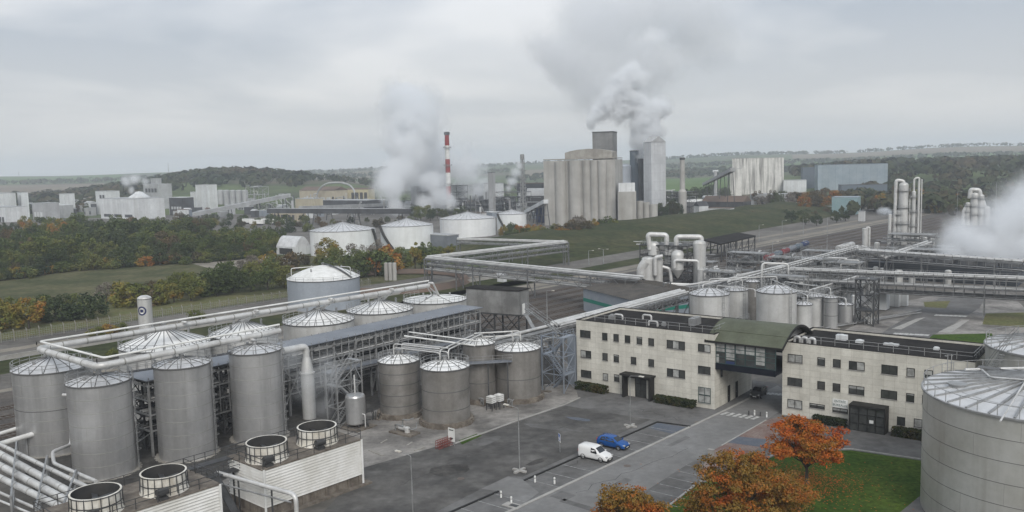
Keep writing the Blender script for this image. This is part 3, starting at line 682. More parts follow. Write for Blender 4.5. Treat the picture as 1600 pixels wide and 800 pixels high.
# ================================================================ TANKS
def solve_tank(ul, ur, vb, vr, um=None):
    """centre, radius and rim height from the photo: rim left/right columns, base front row, rim front row"""
    uc = um if um is not None else (ul+ur)/2
    f = G(uc, vb); dirh = V((f.x, f.y, 0)).normalized(); z = zat(f, vr); r = 3.0
    for _ in range(20): r = (ur-ul)/2*mpp(f+dirh*r+UZ*z)
    return f+dirh*r, r, z
def tank(name, label, c, r, h, rh, ms='steel', mr='roof_white', ribs=16, group=None, rail=True, plinth=.35, seams=(), cat='tank', base=0.0, ladder=None,
         crown=True, vent=True, tot=0.0, railstep=1.6, nseg=40, soft=0):
    c = V(c); t = thing(name, label, cat, c, group)
    if plinth:
        p = MB(); p.lathe(c, [(0, plinth), (r+.45, plinth), (r+.45, 0)], nseg, False); 
        for k in range(28): p.box(c+V((cos(k*2*pi/28)*(r+.42), sin(k*2*pi/28)*(r+.42), 0)), (.3, .5, plinth*.7), k*2*pi/28)
        p.build('plinth', m['concrete_dirty' if plinth > .3 else 'concrete'], t)
    s = MB(); s.lathe(c, [(r, plinth+base), (r, h)], nseg)
    if base: s.face([c+V((r*cos(-a*2*pi/nseg), r*sin(-a*2*pi/nseg), plinth+base)) for a in range(nseg)])
    s.mat(m[ms]); s.mats = [m[ms], m['seam']]; s.cur = 1
    for z in seams: s.lathe(c, [(r+.012, z-.06), (r+.03, z-.03), (r+.03, z+.03), (r+.012, z+.06)], nseg)
    s.mats.append(m['seam_soft']); s.cur = 2
    for k in range(1, soft): s.lathe(c, [(r+.004, h*k/soft-.035), (r+.014, h*k/soft-.02), (r+.014, h*k/soft+.02), (r+.004, h*k/soft+.035)], nseg)
    for k in range(soft):
        for j in range(3): a = 2*pi*(j+.41*k)/3; d = V((cos(a), sin(a), 0)); s.beam(c+d*(r-.012)+UZ*(h*k/soft+plinth), c+d*(r-.012)+UZ*(h*(k+1)/soft-.05), .035)
    s.cur = 0; s.build('shell', None, t)
    f = MB(); f.mat(m[mr]); rr = r+.12; k = 5
    prof = [(rr, h-.02)]+[(rr*(1-i/k), h+.02+rh*((i/k) if not crown else (1-(1-i/k)**1.6))) for i in range(k+1)]
    f.lathe(c, prof, nseg, False if not crown else True)
    f.mat(m['seam']); f.lathe(c, [(rr+.02, h-.14), (rr+.05, h-.1), (rr+.05, h+.03), (rr-.02, h+.06)], nseg)
    pr = prof[1:]
    for i in range(ribs):
        a = 2*pi*i/ribs+.1; d = V((cos(a), sin(a), 0))
        for (ra, za), (rb, zb) in zip(pr[:-1], pr[1:]):
            if rb < .12*rr: rb = .12*rr
            f.beam(c+d*ra+UZ*(za+.03), c+d*rb+UZ*(zb+.03), .07+.004*r, .07)
    f.build('roof', None, t)
    if rail:
        q = MB(); railing(q, circle(c+UZ*(h+.03), r+.05, max(14, int(2*pi*r/railstep))), 1.05, 3, .034, True); q.build('railing', m['galv'], t)
    if vent:
        q = MB(); q.lathe(c, [(.34, h+rh-.15), (.34, h+rh+.5), (.46, h+rh+.52), (.46, h+rh+.62), (0, h+rh+.7)], 14)
        q.build('vent', m['galv'], t)
        for a in (.6, 2.4, 4.3):
            q = MB(); q.lathe(c+V((cos(a)*r*.55, sin(a)*r*.55, 0)), [(.2, h+rh*.4), (.2, h+rh*.8+.2), (0, h+rh*.8+.24)], 10); q.build('vent', m['galv'], t)
    if ladder is not None:
        q = MB(); d = V((cos(ladder), sin(ladder), 0)); x = V((-d.y, d.x, 0)); b = c+d*(r+.28)
        for k_ in (-.25, .25): q.beam(b+x*k_+UZ*plinth, b+x*k_+UZ*(h+1.1), .06)
        z = plinth+.4
        while z < h: q.beam(b-x*.25+UZ*z, b+x*.25+UZ*z, .04); z += .55
        z = 2.6
        while z < h+1:
            pts = [b+V((cos(ladder+w)*.42, sin(ladder+w)*.42, z)) for w in (-1.5, -.75, 0, .75, 1.5)]
            for p0, p1 in zip(pts, pts[1:]): q.beam(p0, p1, .04)
            z += 1.1
        q.build('ladder', m['galv'], t)
    return t
def toward(c, off=0.0): return atan2(-c[1], -c[0])+off
GT = 'tall steel process tanks in the left foreground'
CA, RA, HA = solve_tank(37, 150, 712, 583); CB, RB, HB = solve_tank(120, 213, 750, 604)
CC, RC, HC = solve_tank(252, 337, 722, 576); CD, RD, HD = solve_tank(367, 447, 694, 554)
tank('process_tank', 'wide steel tank at the far left, a band round its middle, rails behind', CA, RA, HA, 1.3, 'steel', 'roof_grey', 18, GT, True, .1, (HA*.55,), ladder=toward(CA, .9), soft=7)
tank('process_tank', 'tall smooth steel tank below the near corner of the overhead pipe loop', CB, RB, HB, .75, 'steel', 'roof_grey', 14, GT, True, .1, (), ladder=toward(CB, 1.3), soft=7)
tank('process_tank', 'tall bluish steel tank with faint vertical streaks between two dark steel frames', CC, RC, HC, .75, 'steel', 'roof_grey', 14, GT, True, .1, (), ladder=toward(CC, 1.25), soft=7)
tank('process_tank', 'tall steel tank standing behind the two fans of the farther cooling tower', CD, RD, HD, .75, 'steel', 'roof_grey', 14, GT, True, .1, (), ladder=toward(CD, 1.2), soft=7)
GF = 'steel tanks on concrete rings beside the dark yard'
CF, RF, HF = solve_tank(595, 658, 656, 569); CG, RG, HG = solve_tank(661, 736, 670, 580)
CI, RI, HI = solve_tank(775, 846, 631, 550); CH, RH, HH = solve_tank(726, 776, 632, 540)
tank('storage_tank', 'dark banded steel tank beside the small vertical vessel, pump skid at its foot', CF, RF, HF, .95, 'steel_dull', 'roof_white', 14, GF, True, .75, [HF*k/5.2 for k in (1.2, 2.2, 3.2, 4.2)])
tank('storage_tank', 'steel tank nearest the red barrier, with a stone ringed base at the yard edge', CG, RG, HG, .95, 'steel_dull', 'roof_white', 14, GF, True, .75, [HG*.3, HG*.62])
tank('storage_tank', 'plain steel tank left of the outdoor stair tower', CI, RI, HI, .95, 'steel_dull', 'roof_white', 16, GF, True, .75, [HI*.45])
tank('storage_tank', 'half hidden dark tank behind two front tanks, carrying a grey walkway', CH, RH, HH, .9, 'steel_dull', 'roof_white', 14, GF, True, .75, [HH*.35, HH*.7])
# back row under the long pipe
GB = 'cone roofed tanks in the row below the overhead pipe'
def back_tank(ul, ur, vr, label, mr, rh, dz=10.9, ribs=24):
    uc = (ul+ur)/2; f = G(uc, vr, dz); dirh = V((f.x, f.y, 0)).normalized(); r = 5
    for _ in range(20): r = (ur-ul)/2*mpp(f+dirh*r)
    c = f+dirh*r; c.z = 0
    t = tank('cone_roof_tank', label, c, r, dz, rh, 'steel_pale', mr, ribs, GB, False, .1, (4, 7.5), crown=False, vent=True)
    q = MB(); railing(q, circle(c+UZ*(dz+.03), r+.02, 22, 2.2, 6.4), 1.0, 3, .034); q.build('railing', m['galv'], t)
    return c, r, dz+rh
BT = [back_tank(192, 325, 549, 'leftmost cone roofed tank, a cage of dark struts on its peak', 'roof_white', 2.7),
      back_tank(330, 433, 529, 'cone roofed tank second from the left under the long pipe', 'roof_white', 2.2),
      back_tank(444, 553, 509, 'cone roofed tank with a grey vertical duct across its white roof', 'roof_white', 2.1),
      back_tank(543, 645, 491, 'cone roofed tank with the cleanest white roof, in front of the big domed tank', 'roof_white', 2.0),
      back_tank(631, 729, 475, 'tank with the flattest white roof, beside the grey clad box on legs', 'white', 1.0, ribs=6)]
for i, (c, r, z) in enumerate(BT):                     # ducts rising from the peaks to the pipe
    pass
# big domed tank, domed stacks
f = G(508, 487); dh = V((f.x, f.y, 0)).normalized(); cz = zat(f, 440); rB = 55*mpp(f)*1.05; cB = f+dh*rB
t = tank('domed_tank', 'big blue grey tank with a white domed roof beyond the cone roofed row', cB, rB, cz, 3.4, 'tank_blue', 'white', 0, None, True, .1, (), nseg=48, railstep=2.6)
q = MB()
for k in range(16):                                    # stair over the dome and the two goal shaped pipe hoops
    a = -.5; d = V((cos(a), sin(a), 0)); u0, u1 = k/16, (k+1)/16
    q.beam(cB+d*rB*u0+UZ*(cz+3.5*(1-u0**1.7)+.3), cB+d*rB*u1+UZ*(cz+3.5*(1-u1**1.7)+.3), .7, .12)
    q.beam(cB+d*rB*u0+UZ*(cz+3.5*(1-u0**1.7)+1.2), cB+d*rB*u1+UZ*(cz+3.5*(1-u1**1.7)+1.2), .08)
q.build('roof_stair', m['galv_dark'], t)
q = MB()
for k in (-1, 1): 
    a = cB+V((k*rB*.82, -rB*.3, cz+.8)); b = cB+UZ*(cz+3.6)
    q.tube(fillet([a, a+UZ*2.2, V((b.x, b.y, a.z+2.4)), b], .5), .13, 6)
q.build('roof_pipe', m['pipe'], t)
# silo with the ring emblem
f = G(229, 517); zt_ = zat(f, 464); cL = f; rL = 10.6*mpp(f)
t = thing('emblem_silo', 'slim pale silo with a dark blue ring emblem standing by the fence', 'silo', cL)
q = MB(); q.lathe(cL, [(rL, 0), (rL, zt_-.3), (rL*.9, zt_), (rL*.5, zt_+.35), (0, zt_+.45)], 28); q.build('shell', m['steel_pale'], t)
q = MB(); q.lathe(cL, [(rL+.05, 1.6), (rL+.05, 1.75)], 28); q.lathe(cL, [(rL+.05, zt_-.5), (rL+.05, zt_-.35)], 28); q.build('band', m['seam'], t)
def on_cyl(c, r, az0, z, w, hgt):                       # flat point (w across, hgt up) wrapped on a cylinder
    a = az0+w/r; return c+V((cos(a)*r, sin(a)*r, z+hgt))
def ring_on_cyl(name, mt, r_in, r_out, par, lift):
    q = MB(); n = 28; az = toward(cL, -.48); z = zt_*.62
    for i in range(n):
        a0, a1 = 2*pi*i/n, 2*pi*(i+1)/n
        q.face([on_cyl(cL, rL+lift, az, z, cos(a)*rr, sin(a)*rr) for a, rr in ((a0, r_in), (a0, r_out), (a1, r_out), (a1, r_in))])
    q.build(name, m[mt], par)
em = MB(); az = toward(cL, -.48); z = zt_*.62
ring_on_cyl('emblem_disc', 'white', .01, 1.15, t, .02)
ring_on_cyl('emblem_ring', 'navy_paint', .78, 1.1, t, .035) if 'navy_paint' in m else None
m['navy_paint'] = mat('navy_blue_paint', (.02, .025, .09), .5)
ring_on_cyl('emblem_ring', 'navy_paint', .75, 1.12, t, .035); ring_on_cyl('emblem_dot', 'navy_paint', .01, .4, t, .035)
# small vertical vessel on legs
f = G(557, 667); c = V((f.x, f.y, 0)); z1 = zat(f, 619); z0 = zat(f, 660); r = 15.5*mpp(f)
t = thing('vertical_vessel', 'small upright steel vessel on short legs behind the cooling tower', 'vessel', c)
q = MB(); q.lathe(c, [(0, z0-.25), (r*.9, z0-.1), (r, z0+.1), (r, z1), (r*.9, z1+.25), (0, z1+.5)], 24); q.build('shell', m['steel'], t)
for a in (.5, 2.1, 3.7, 5.2):
    q = MB(); q.beam(c+V((cos(a)*r*.85, sin(a)*r*.85, 0)), c+V((cos(a)*r*.85, sin(a)*r*.85, z0+.3)), .18); q.build('leg', m['galv_dark'], t)
q = MB(); q.tube([c+UZ*(z1+.3), c+UZ*(z1+3.2)], .12, 8); q.tube(fillet([c+E1*r+UZ*(z0+1.5), c+E1*(r+.5)+UZ*(z0+1.5), c+E1*(r+.5)+UZ*.3], .3), .1, 8)
q.tube(fillet([c-E1*(r-.2)+UZ*(z0+2), c-E1*(r+.6)+UZ*(z0+2), c-E1*(r+.6)+UZ*.2], .3), .1, 8); q.build('pipe', m['pipe'], t)
q = MB(); q.box(c, (2*r+1.6, 2*r+1.2, .16), A1); q.build('base', m['concrete_dirty'], t)
# steaming scrubber with its bent duct
f = G(484, 659); c = V((f.x, f.y, 0)); r = 10.5*mpp(f); z1 = zat(f, 588); z2 = zat(f, 562); z3 = zat(f, 545)
c = c+V((f.x, f.y, 0)).normalized()*2
t = thing('scrubber', 'pale scrubber column with a bent duct on top, wrapped in thin steam', 'scrubber', c)
q = MB(); q.lathe(c, [(r, 0), (r, z1)], 24); q.build('shell', m['steel_pale'], t)
q = MB(); q.lathe(c, [(r+.15, z1), (r+.15, z1+.2), (r*.95, z1+.25), (r*.55, z2)], 24); q.build('cone', m['steel_pale'], t)
q = MB(); q.tube(fillet([c+UZ*(z2-.1), c+UZ*z3, c+UZ*z3-D48*4], 1.2, 6), r*.5, 14); q.build('duct', m['steel_pale'], t)

# big tanks on the right, their roofs close to the camera
def right_tank(label, c, r, h, rh, ribs):
    t = thing('storage_tank', label, 'tank', c, 'large steel tanks at the right edge'); n = 72
    s = MB(); s.mats = [m['steel_big'], m['seam']]; s.lathe(c, [(r, 0), (r, h)], n); s.cur = 1
    for k in range(1, 6): s.lathe(c, [(r+.01, h*k/6-.03), (r+.025, h*k/6-.015), (r+.025, h*k/6+.015), (r+.01, h*k/6+.03)], n) if False else s.lathe(c, [(r+.006, h*k/6-.03), (r+.02, h*k/6-.015), (r+.02, h*k/6+.015), (r+.006, h*k/6+.03)], n)
    s.mats.append(m['seam_soft']); s.cur = 2
    for k in range(6):                                  # staggered vertical weld lines
        for j in range(6):
            a = 2*pi*(j+.37*k)/6; d = V((cos(a), sin(a), 0)); s.beam(c+d*(r-.01)+UZ*(h*k/6), c+d*(r-.01)+UZ*(h*(k+1)/6), .03)
    s.build('shell', None, t)
    f = MB(); f.mats = [m['roof_grey'], m['galv']]; rr = r+.1; prof = [(rr, h), (rr, h+.05), (rr*.66, h+rh*.34), (rr*.33, h+rh*.67), (0, h+rh)]
    f.lathe(c, prof, n, False); f.cur = 1; f.lathe(c, [(rr+.01, h-.16), (rr+.1, h-.12), (rr+.1, h+.06), (rr-.05, h+.08)], n)
    for i in range(ribs):
        a = 2*pi*i/ribs; d = V((cos(a), sin(a), 0)); f.beam(c+d*rr*.99+UZ*(h+.1), c+d*.6+UZ*(h+rh+.05), .22, .2)
    for q_ in (.28, .5, .74): 
        pts = circle(c+UZ*(h+rh*(1-q_)+.02), rr*q_, n)
        for a, b in zip(pts, pts[1:]+pts[:1]): f.beam(a, b, .05, .03)
    f.build('roof', None, t)
    rl = MB(); railing(rl, circle(c+UZ*(h+.06), r-.05, int(2*pi*r/1.9)), 1.1, 9, .028, True, (1.0,)); rl.build('railing', m['galv'], t)
    return t
cZ = V((54.2, 87.2, 0)); rZ = 10.9; hZ = 13.0
cZ2 = V((68.3, 106.2, 0)); rZ2 = 8.2
t = right_tank('huge weathered steel tank in the near right corner with a ribbed roof', cZ, rZ, hZ, 1.9, 30)
q = MB()                                                # caged ladder head, hatch, loose bent pipes on the roof
a = toward(cZ, 0); az = atan2(112-cZ.y, 44.5-cZ.x); d = V((cos(az), sin(az), 0)); x = V((-d.y, d.x, 0)); b = cZ+d*(rZ+.3)
for k in (-.3, .3): q.beam(b+x*k, b+x*k+UZ*(hZ+2), .07)
for z in range(1, 28): q.beam(b-x*.3+UZ*z*.5, b+x*.3+UZ*z*.5, .04)
for z in range(5, 17):
    pts = [b+V((cos(az+w)*.5, sin(az+w)*.5, z*.9+.4)) for w in (-1.6, -.8, 0, .8, 1.6)]
    for p0, p1 in zip(pts, pts[1:]): q.beam(p0, p1, .05)
q.build('caged_ladder', m['galv'], t)
q = MB(); d = (G(1496, 607, hZ+.4)-cZ); h_ = V((G(1496, 607, hZ+.3).x, G(1496, 607, hZ+.3).y, 0)); q.lathe(h_, [(.85, hZ+.1), (.85, hZ+.75), (.98, hZ+.76), (.98, hZ+.88), (0, hZ+.95)], 24); q.build('roof_hatch', m['galv'], t)
def onroof(u, v): 
    p = G(u, v, hZ+.6); r = hypot(p.x-cZ.x, p.y-cZ.y); return V((p.x, p.y, hZ+1.9*(1-min(1, r/rZ))+.35))
q = MB(); q.tube(fillet([onroof(1534, 582), onroof(1547, 602), onroof(1600, 612)], .8), .1, 8); q.tube([onroof(1563, 654), onroof(1605, 610)], .09, 8)
q.tube([onroof(1508, 578), onroof(1602, 574)], .14, 8); q.build('roof_pipe', m['pipe'], t)
q = MB(); c_ = onroof(1545, 577); q.box(c_-UZ*.4, (2.2, 1.2, .45), A1); q.build('roof_box', m['seam'], t)
t = right_tank('second large steel tank half hidden behind the huge near right tank', cZ2, rZ2, 13.6, 1.6, 22)
q = MB()                                                # spiral stair with white handrails
for k in range(40):
    a0 = 2.2+.03*k; z = 13.6*(k/40); d = V((cos(a0), sin(a0), 0)); q.obox(cZ2+d*(rZ2+.05)+UZ*z, d*.9, V((-d.y, d.x, 0))*.3, UZ*.06)
for rr in (.1, .95):
    for zz in (.55, 1.05): q.tube([cZ2+V((cos(2.2+.03*k)*(rZ2+rr), sin(2.2+.03*k)*(rZ2+rr), 13.6*k/40+zz)) for k in range(0, 48)], .035, 5)
q.build('spiral_stair', m['galv'], t)
q = MB(); c_ = cZ2+V((-2.2, -3.6, 13.6+.75)); q.lathe(c_, [(.9, -.3), (.9, .3), (1.0, .32), (1.0, .45), (0, .5)], 24); q.build('roof_hatch', m['seam'], t)
# ================================================================ COOLING TOWERS
K0 = V((-27.6, 90.9, 0))
def up(u, vb, v):
    p = G(u, vb); return V((p.x, p.y, zat(p, v)))
def fan_stack(parent, c, r, z0, z1):
    q = MB(); q.mats = [m['off'], m['galv_dark'], m['dark']]
    q.lathe(c, [(r*1.08, z0), (r*1.0, z0+.5), (r*.98, z0+1.0), (r*1.02, z1)], 40)
    q.lathe(c, [(r*1.02, z1), (r*.94, z1)], 40, False)
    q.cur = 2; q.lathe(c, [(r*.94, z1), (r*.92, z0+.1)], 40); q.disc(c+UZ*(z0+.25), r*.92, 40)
    q.cur = 1
    for z in (z0+.05, z0+.95, z1-.12): q.lathe(c, [(r*1.02, z), (r*1.045, z), (r*1.045, z+.08), (r*1.02, z+.08)], 40, False)
    for k in range(20):
        a = 2*pi*k/20; d = V((cos(a), sin(a), 0)); q.beam(c+d*r*1.055+UZ*z0, c+d*r*1.02+UZ*z1, .07)
    s = q.build('fan_stack', None, parent)
    f = MB()
    for k in range(6):
        a = 2*pi*k/6; d = V((cos(a), sin(a), 0)); x = V((-d.y, d.x, .35)); f.obox(c+d*.3-x*.28+UZ*(z0+1.0), d*(r*.86-.3), x*.56, UZ*.05)
    f.lathe(c, [(.45, z0+.3), (.45, z0+1.2), (0, z0+1.35)], 16); f.build('fan', m['galv_dark'], s)
    g = MB(); d = (N48*.85-D48*.5).normalized(); b = c+d*(r*1.25)+UZ*z0
    g.box(b, (.9, .9, .3), R48); g.tube([b+UZ*.75-D48*.5, b+UZ*.75+D48*.6], .38, 12); g.tube([b+UZ*.75, c+d*r*.9+UZ*(z0+.75)], .1, 8); g.build('motor', m['rail_dark'], s)
def cooling(label, s0, s1, w, fans, top=5.6):
    o = K0+D48*s0; L = s1-s0; t = thing('cooling_tower', label, 'cooling tower', o, 'cooling towers with paired fans')
    b = MB(); b.obox(o-D48*.5-N48*(-.5)-N48*0, D48*(L+1.6), -N48*(w+1), UZ*.25); 
    b.obox(o-D48*0.0+UZ*.25-N48*.15, D48*L, -N48*(w-.3), UZ*1.25)
    for k in range(int(L/1.6)+1): b.obox(o+D48*min(L-.2, k*1.6)+N48*.001-N48*.15+UZ*.25, D48*.2, N48*.14, UZ*1.2)
    b.build('basin', m['concrete_dirty'], t)
    c = MB(); z = 1.4; dz = .33
    while z < top-.01:
        h = min(dz, top-z)
        for p, e, nn in ((o, D48*L, N48), (o-N48*w, D48*L, -N48), (o, -N48*w, -D48), (o+D48*L, -N48*w, D48)):
            c.face([p+UZ*z+nn*.1, p+e+UZ*z+nn*.1, p+e+UZ*(z+h*.75)-nn*.06, p+UZ*(z+h*.75)-nn*.06])
            c.face([p+UZ*(z+h*.75)-nn*.06, p+e+UZ*(z+h*.75)-nn*.06, p+e+UZ*(z+h)+nn*.1, p+UZ*(z+h)+nn*.1])
        z += dz
    c.build('cladding', m['clad'], t)
    for p in (o+N48*.02-D48*.02, o+D48*L+N48*.02): e = MB(); e.obox(p-D48*.1+N48*.06+UZ*.3, D48*.24, N48*.1, UZ*(top-.2)); e.build('corner_trim', m['white'], t)
    d = MB(); d.obox(o-D48*.12+N48*.12+UZ*top, D48*(L+.24), -N48*(w+.24), UZ*.14); d.build('deck', m['concrete_dirty'], t)
    r = MB(); z = top+.14; pts = [o+UZ*z, o+D48*L+UZ*z, o+D48*L-N48*w+UZ*z, o-N48*w+UZ*z]; railing(r, pts, 1.1, 2.2, .035, True); r.build('railing', m['rail_dark'], t)
    for u, v, wd in fans:
        p = G(u, v, top+2.1); rr = wd/2*mpp(p); fan_stack(t, V((p.x, p.y, 0)), rr, top+.14, top+2.1)
    return t
ct = cooling('white corrugated cooling tower block by the dark yard, farther pair of cream fan stacks', 0, 13.3, 7.2, ((416, 689, 62), (495, 665, 60)))
cooling('white corrugated cooling tower block at the bottom edge, nearer pair of cream fan stacks', -20.5, -5.2, 7.4, ((255, 736, 68), (149, 767, 75)))
# ---------------------------------------------------------------- overhead pipe loop
ZL = 14.5
a, b, c, d = G(670, 446, ZL), G(58, 545, ZL), G(152, 573, ZL), G(437, 517, ZL)
t = thing('overhead_pipe', 'huge pale insulated pipe looping over the tank roofs in a long open hairpin', 'pipeline', (b.x, b.y, 0))
q = MB(); q.tube(fillet([a, b, c, d], 1.4, 5), .43, 14); mp_ = q.build('main_pipe', m['pipe'], t)
q = MB()
for p0, p1 in ((a, b), (b, c), (c, d)):
    n = max(2, int((p1-p0).length/3.2))
    for i in range(1, n): k0 = p0.lerp(p1, i/n); e_ = (p1-p0).normalized()*.09; q.tube([k0-e_, k0+e_], .455, 14)
q.build('flange', m['seam_soft'], mp_); tag(bpy.data.objects['flange'], None, None, None, 'stuff') if False else None
q = MB(); o = UZ*.95; q.tube(fillet([a+o, b+o+D48*.4, c+o+D48*.9, d+o], .5, 3), .14, 8); q.build('small_pipe', m['white'], t)
q = MB()
for p0, p1 in ((a, b), (b, c), (c, d)):
    n = int((p1-p0).length/4)
    for i in range(n+1):
        p = p0.lerp(p1, i/max(1, n)); q.beam(p+UZ*.5, p+UZ*.95, .09); q.lathe(p, [(0, 0)], 3) if False else None
q.build('bracket', m['galv'], t)
for (cx, r_, z_) in BT:                                  # legs from each roof peak
    sN = (cx-a).dot(D48); p = a+D48*sN; 
    tt = max(0, min(1, (cx-b).dot(D48)/((a-b).dot(D48)))); p = b.lerp(a, tt)
    q = MB(); pk = V((cx.x, cx.y, z_-.1))
    for k in (-.7, .7): q.beam(pk+D48*k, p+D48*k*.4-UZ*.5, .16)
    q.tube(fillet([pk+N48*1.2, V((p.x, p.y, 0))+N48*1.2+UZ*(ZL+.6), p+UZ*.5], .5), .2, 8); q.build('support', m['pipe'], t)
for cx, z_ in ((CB, HB+.75), (CC, HC+.75), (CD, HD+.75)):
    tt = max(0, min(1, (cx-c).dot(d-c)/(d-c).length_squared)); p = c.lerp(d, tt); q = MB(); pk = V((cx.x, cx.y, z_-.1))
    q.tube([pk, V((pk.x, pk.y, ZL-.6)), p-UZ*.4], .28, 8); q.build('support', m['pipe'], t)
for s in (0, .3, .6, 1):                                 # tall posts to the ground between the tanks
    p = b.lerp(a, .02+.9*s)-N48*6.6 if False else b.lerp(a, .02+.96*s)
# ---------------------------------------------------------------- pipe racks
def rack(label, p, q, z, w=3.0, step=6.0, levels=(0, -1.6), pipes=4, rp=.16, deck=None, truss=True, top_pipe=None, legs=True, rail_=False, ms='galv_mid', mp=('pipe', 'pipe_grey', 'pipe_grey', 'galv_dark'), group='pipe racks on steel legs', name='pipe_rack', brace=True, seed=1, legz=0.0, leg_at=None, shade_tray=None, zig=True):
    R = random.Random(seed); p, q = V((p[0], p[1], 0)), V((q[0], q[1], 0)); d = (q-p).normalized(); x = V((d.y, -d.x, 0)); L = (q-p).length
    t = thing(name, label, 'pipe rack', p, group); n = max(1, round(L/step))
    ks = range(n+1) if leg_at is None else leg_at
    for k in ks:
        c = p+d*L*(k/n); f = MB()
        if legs:
            for s in (-1, 1): f.obox(c+x*s*w/2-d*.14-x*.14+UZ*legz, d*.28, x*.28, UZ*(z-legz))
            if brace:
                f.beam(c-x*w/2+UZ*(legz+.5), c+x*w/2+UZ*(z+min(levels)-.4), .14)
        for l in levels: f.obox(c-x*(w/2+.3)-d*.1+UZ*(z+l-.36), x*(w+.6), d*.2, UZ*.2)
        f.build('trestle', m[ms], t)
    if truss:
        f = MB()
        for s in (-1, 1):
            for l in levels: f.beam(p+x*s*(w/2+.16)+UZ*(z+l-.2), q+x*s*(w/2+.16)+UZ*(z+l-.2), .2)
            for k in range(n):
                a_, b_ = p+d*L*k/n, p+d*L*(k+1)/n; m_ = (a_+b_)/2
                for (i, j) in (((a_, m_), (m_, b_)) if zig else ()):
                    hi, lo = z+max(levels)-.25, z+min(levels)-.15
                    f.beam(i+x*s*(w/2+.16)+UZ*(hi if i is a_ else lo), j+x*s*(w/2+.16)+UZ*(lo if j is m_ else hi), .11)
                for c_ in ((m_,) if zig else (a_, a_.lerp(b_, .33), a_.lerp(b_, .67))): f.beam(c_+x*s*(w/2+.16)+UZ*(z+min(levels)-.3), c_+x*s*(w/2+.16)+UZ*(z+max(levels)+(-.2 if zig else .9)), .12)
        f.build('truss', m[ms], t)
    for l in levels:
        for k in range(pipes):
            rr = rp*R.choice((.6, 1, 1, 1.5)); off = (k+.5)/pipes*w-w/2; f = MB()
            f.tube([p+x*off+UZ*(z+l-.16+rr), q+x*off+UZ*(z+l-.16+rr)], rr, 8); f.build('pipe', m[R.choice(mp)], t)
    if shade_tray:  # solid trays added to block light, so the gaps between levels go dark
        for l in levels[1:]: f = MB(); f.obox(p-x*(w/2-.35)+UZ*(z+l-.5), d*L, x*(w-.7), UZ*.1); f.build('light_blocking_tray', m[shade_tray], t)
    if top_pipe:
        for off, rr, zz in top_pipe:
            f = MB(); f.tube([p+x*off+UZ*(z+zz), q+x*off+UZ*(z+zz)], rr, 10); f.build('pipe', m['pipe'], t)
    if deck:
        f = MB(); f.obox(p-x*(w/2+deck[1])-d*.5+UZ*(z+deck[2]), d*(L+1), x*(w+2*deck[1]), UZ*.12); f.build('roof_sheet', m[deck[0]], t)
    if rail_:
        f = MB(); 
        for s in (-1, 1): railing(f, [p+x*s*(w/2+.25)+UZ*z, q+x*s*(w/2+.25)+UZ*z], 1.05, 2.0, .03)
        f.build('railing', m['galv'], t)
    return t
# covered rack along the tank rows
pa, pb = G(215, 590, 10.5), G(733, 479, 10.5)
t = rack('long pipe rack roofed with blue grey sheet behind the tall foreground tanks', pa, pb, 9.9, 5.4, 4.6, (0, -2, -4, -6.2), 7, .12, ('slate', .5, .55), True, ((-1.4, .35, -2.6), (1.6, .3, -4.9)), group=None, name='covered_pipe_rack', ms='galv', seed=4, shade_tray='rail_dark', zig=False)
x = N48
for k in range(4, 12, 2):
    q = MB()
    a_, b_ = V((pa.x, pa.y, 0)).lerp(V((pb.x, pb.y, 0)), k/13.0), V((pa.x, pa.y, 0)).lerp(V((pb.x, pb.y, 0)), (k+1)/13.0)
    q.beam(a_+x*2.95+UZ*.5, b_+x*2.95+UZ*9.4, .16); q.beam(b_+x*2.95+UZ*.5, a_+x*2.95+UZ*9.4, .16); q.build('cross_brace', m['galv'], t)
# lower walkway in front of it
wa, wb = G(512, 582, 6.0), G(738, 527, 6.0)
rack('lower steel walkway with handrails running behind the dark banded tank', wa, wb, 5.9, 1.8, 5, (0,), 2, .14, ('slate', .1, .02), True, None, rail_=True, name='walkway', seed=6)
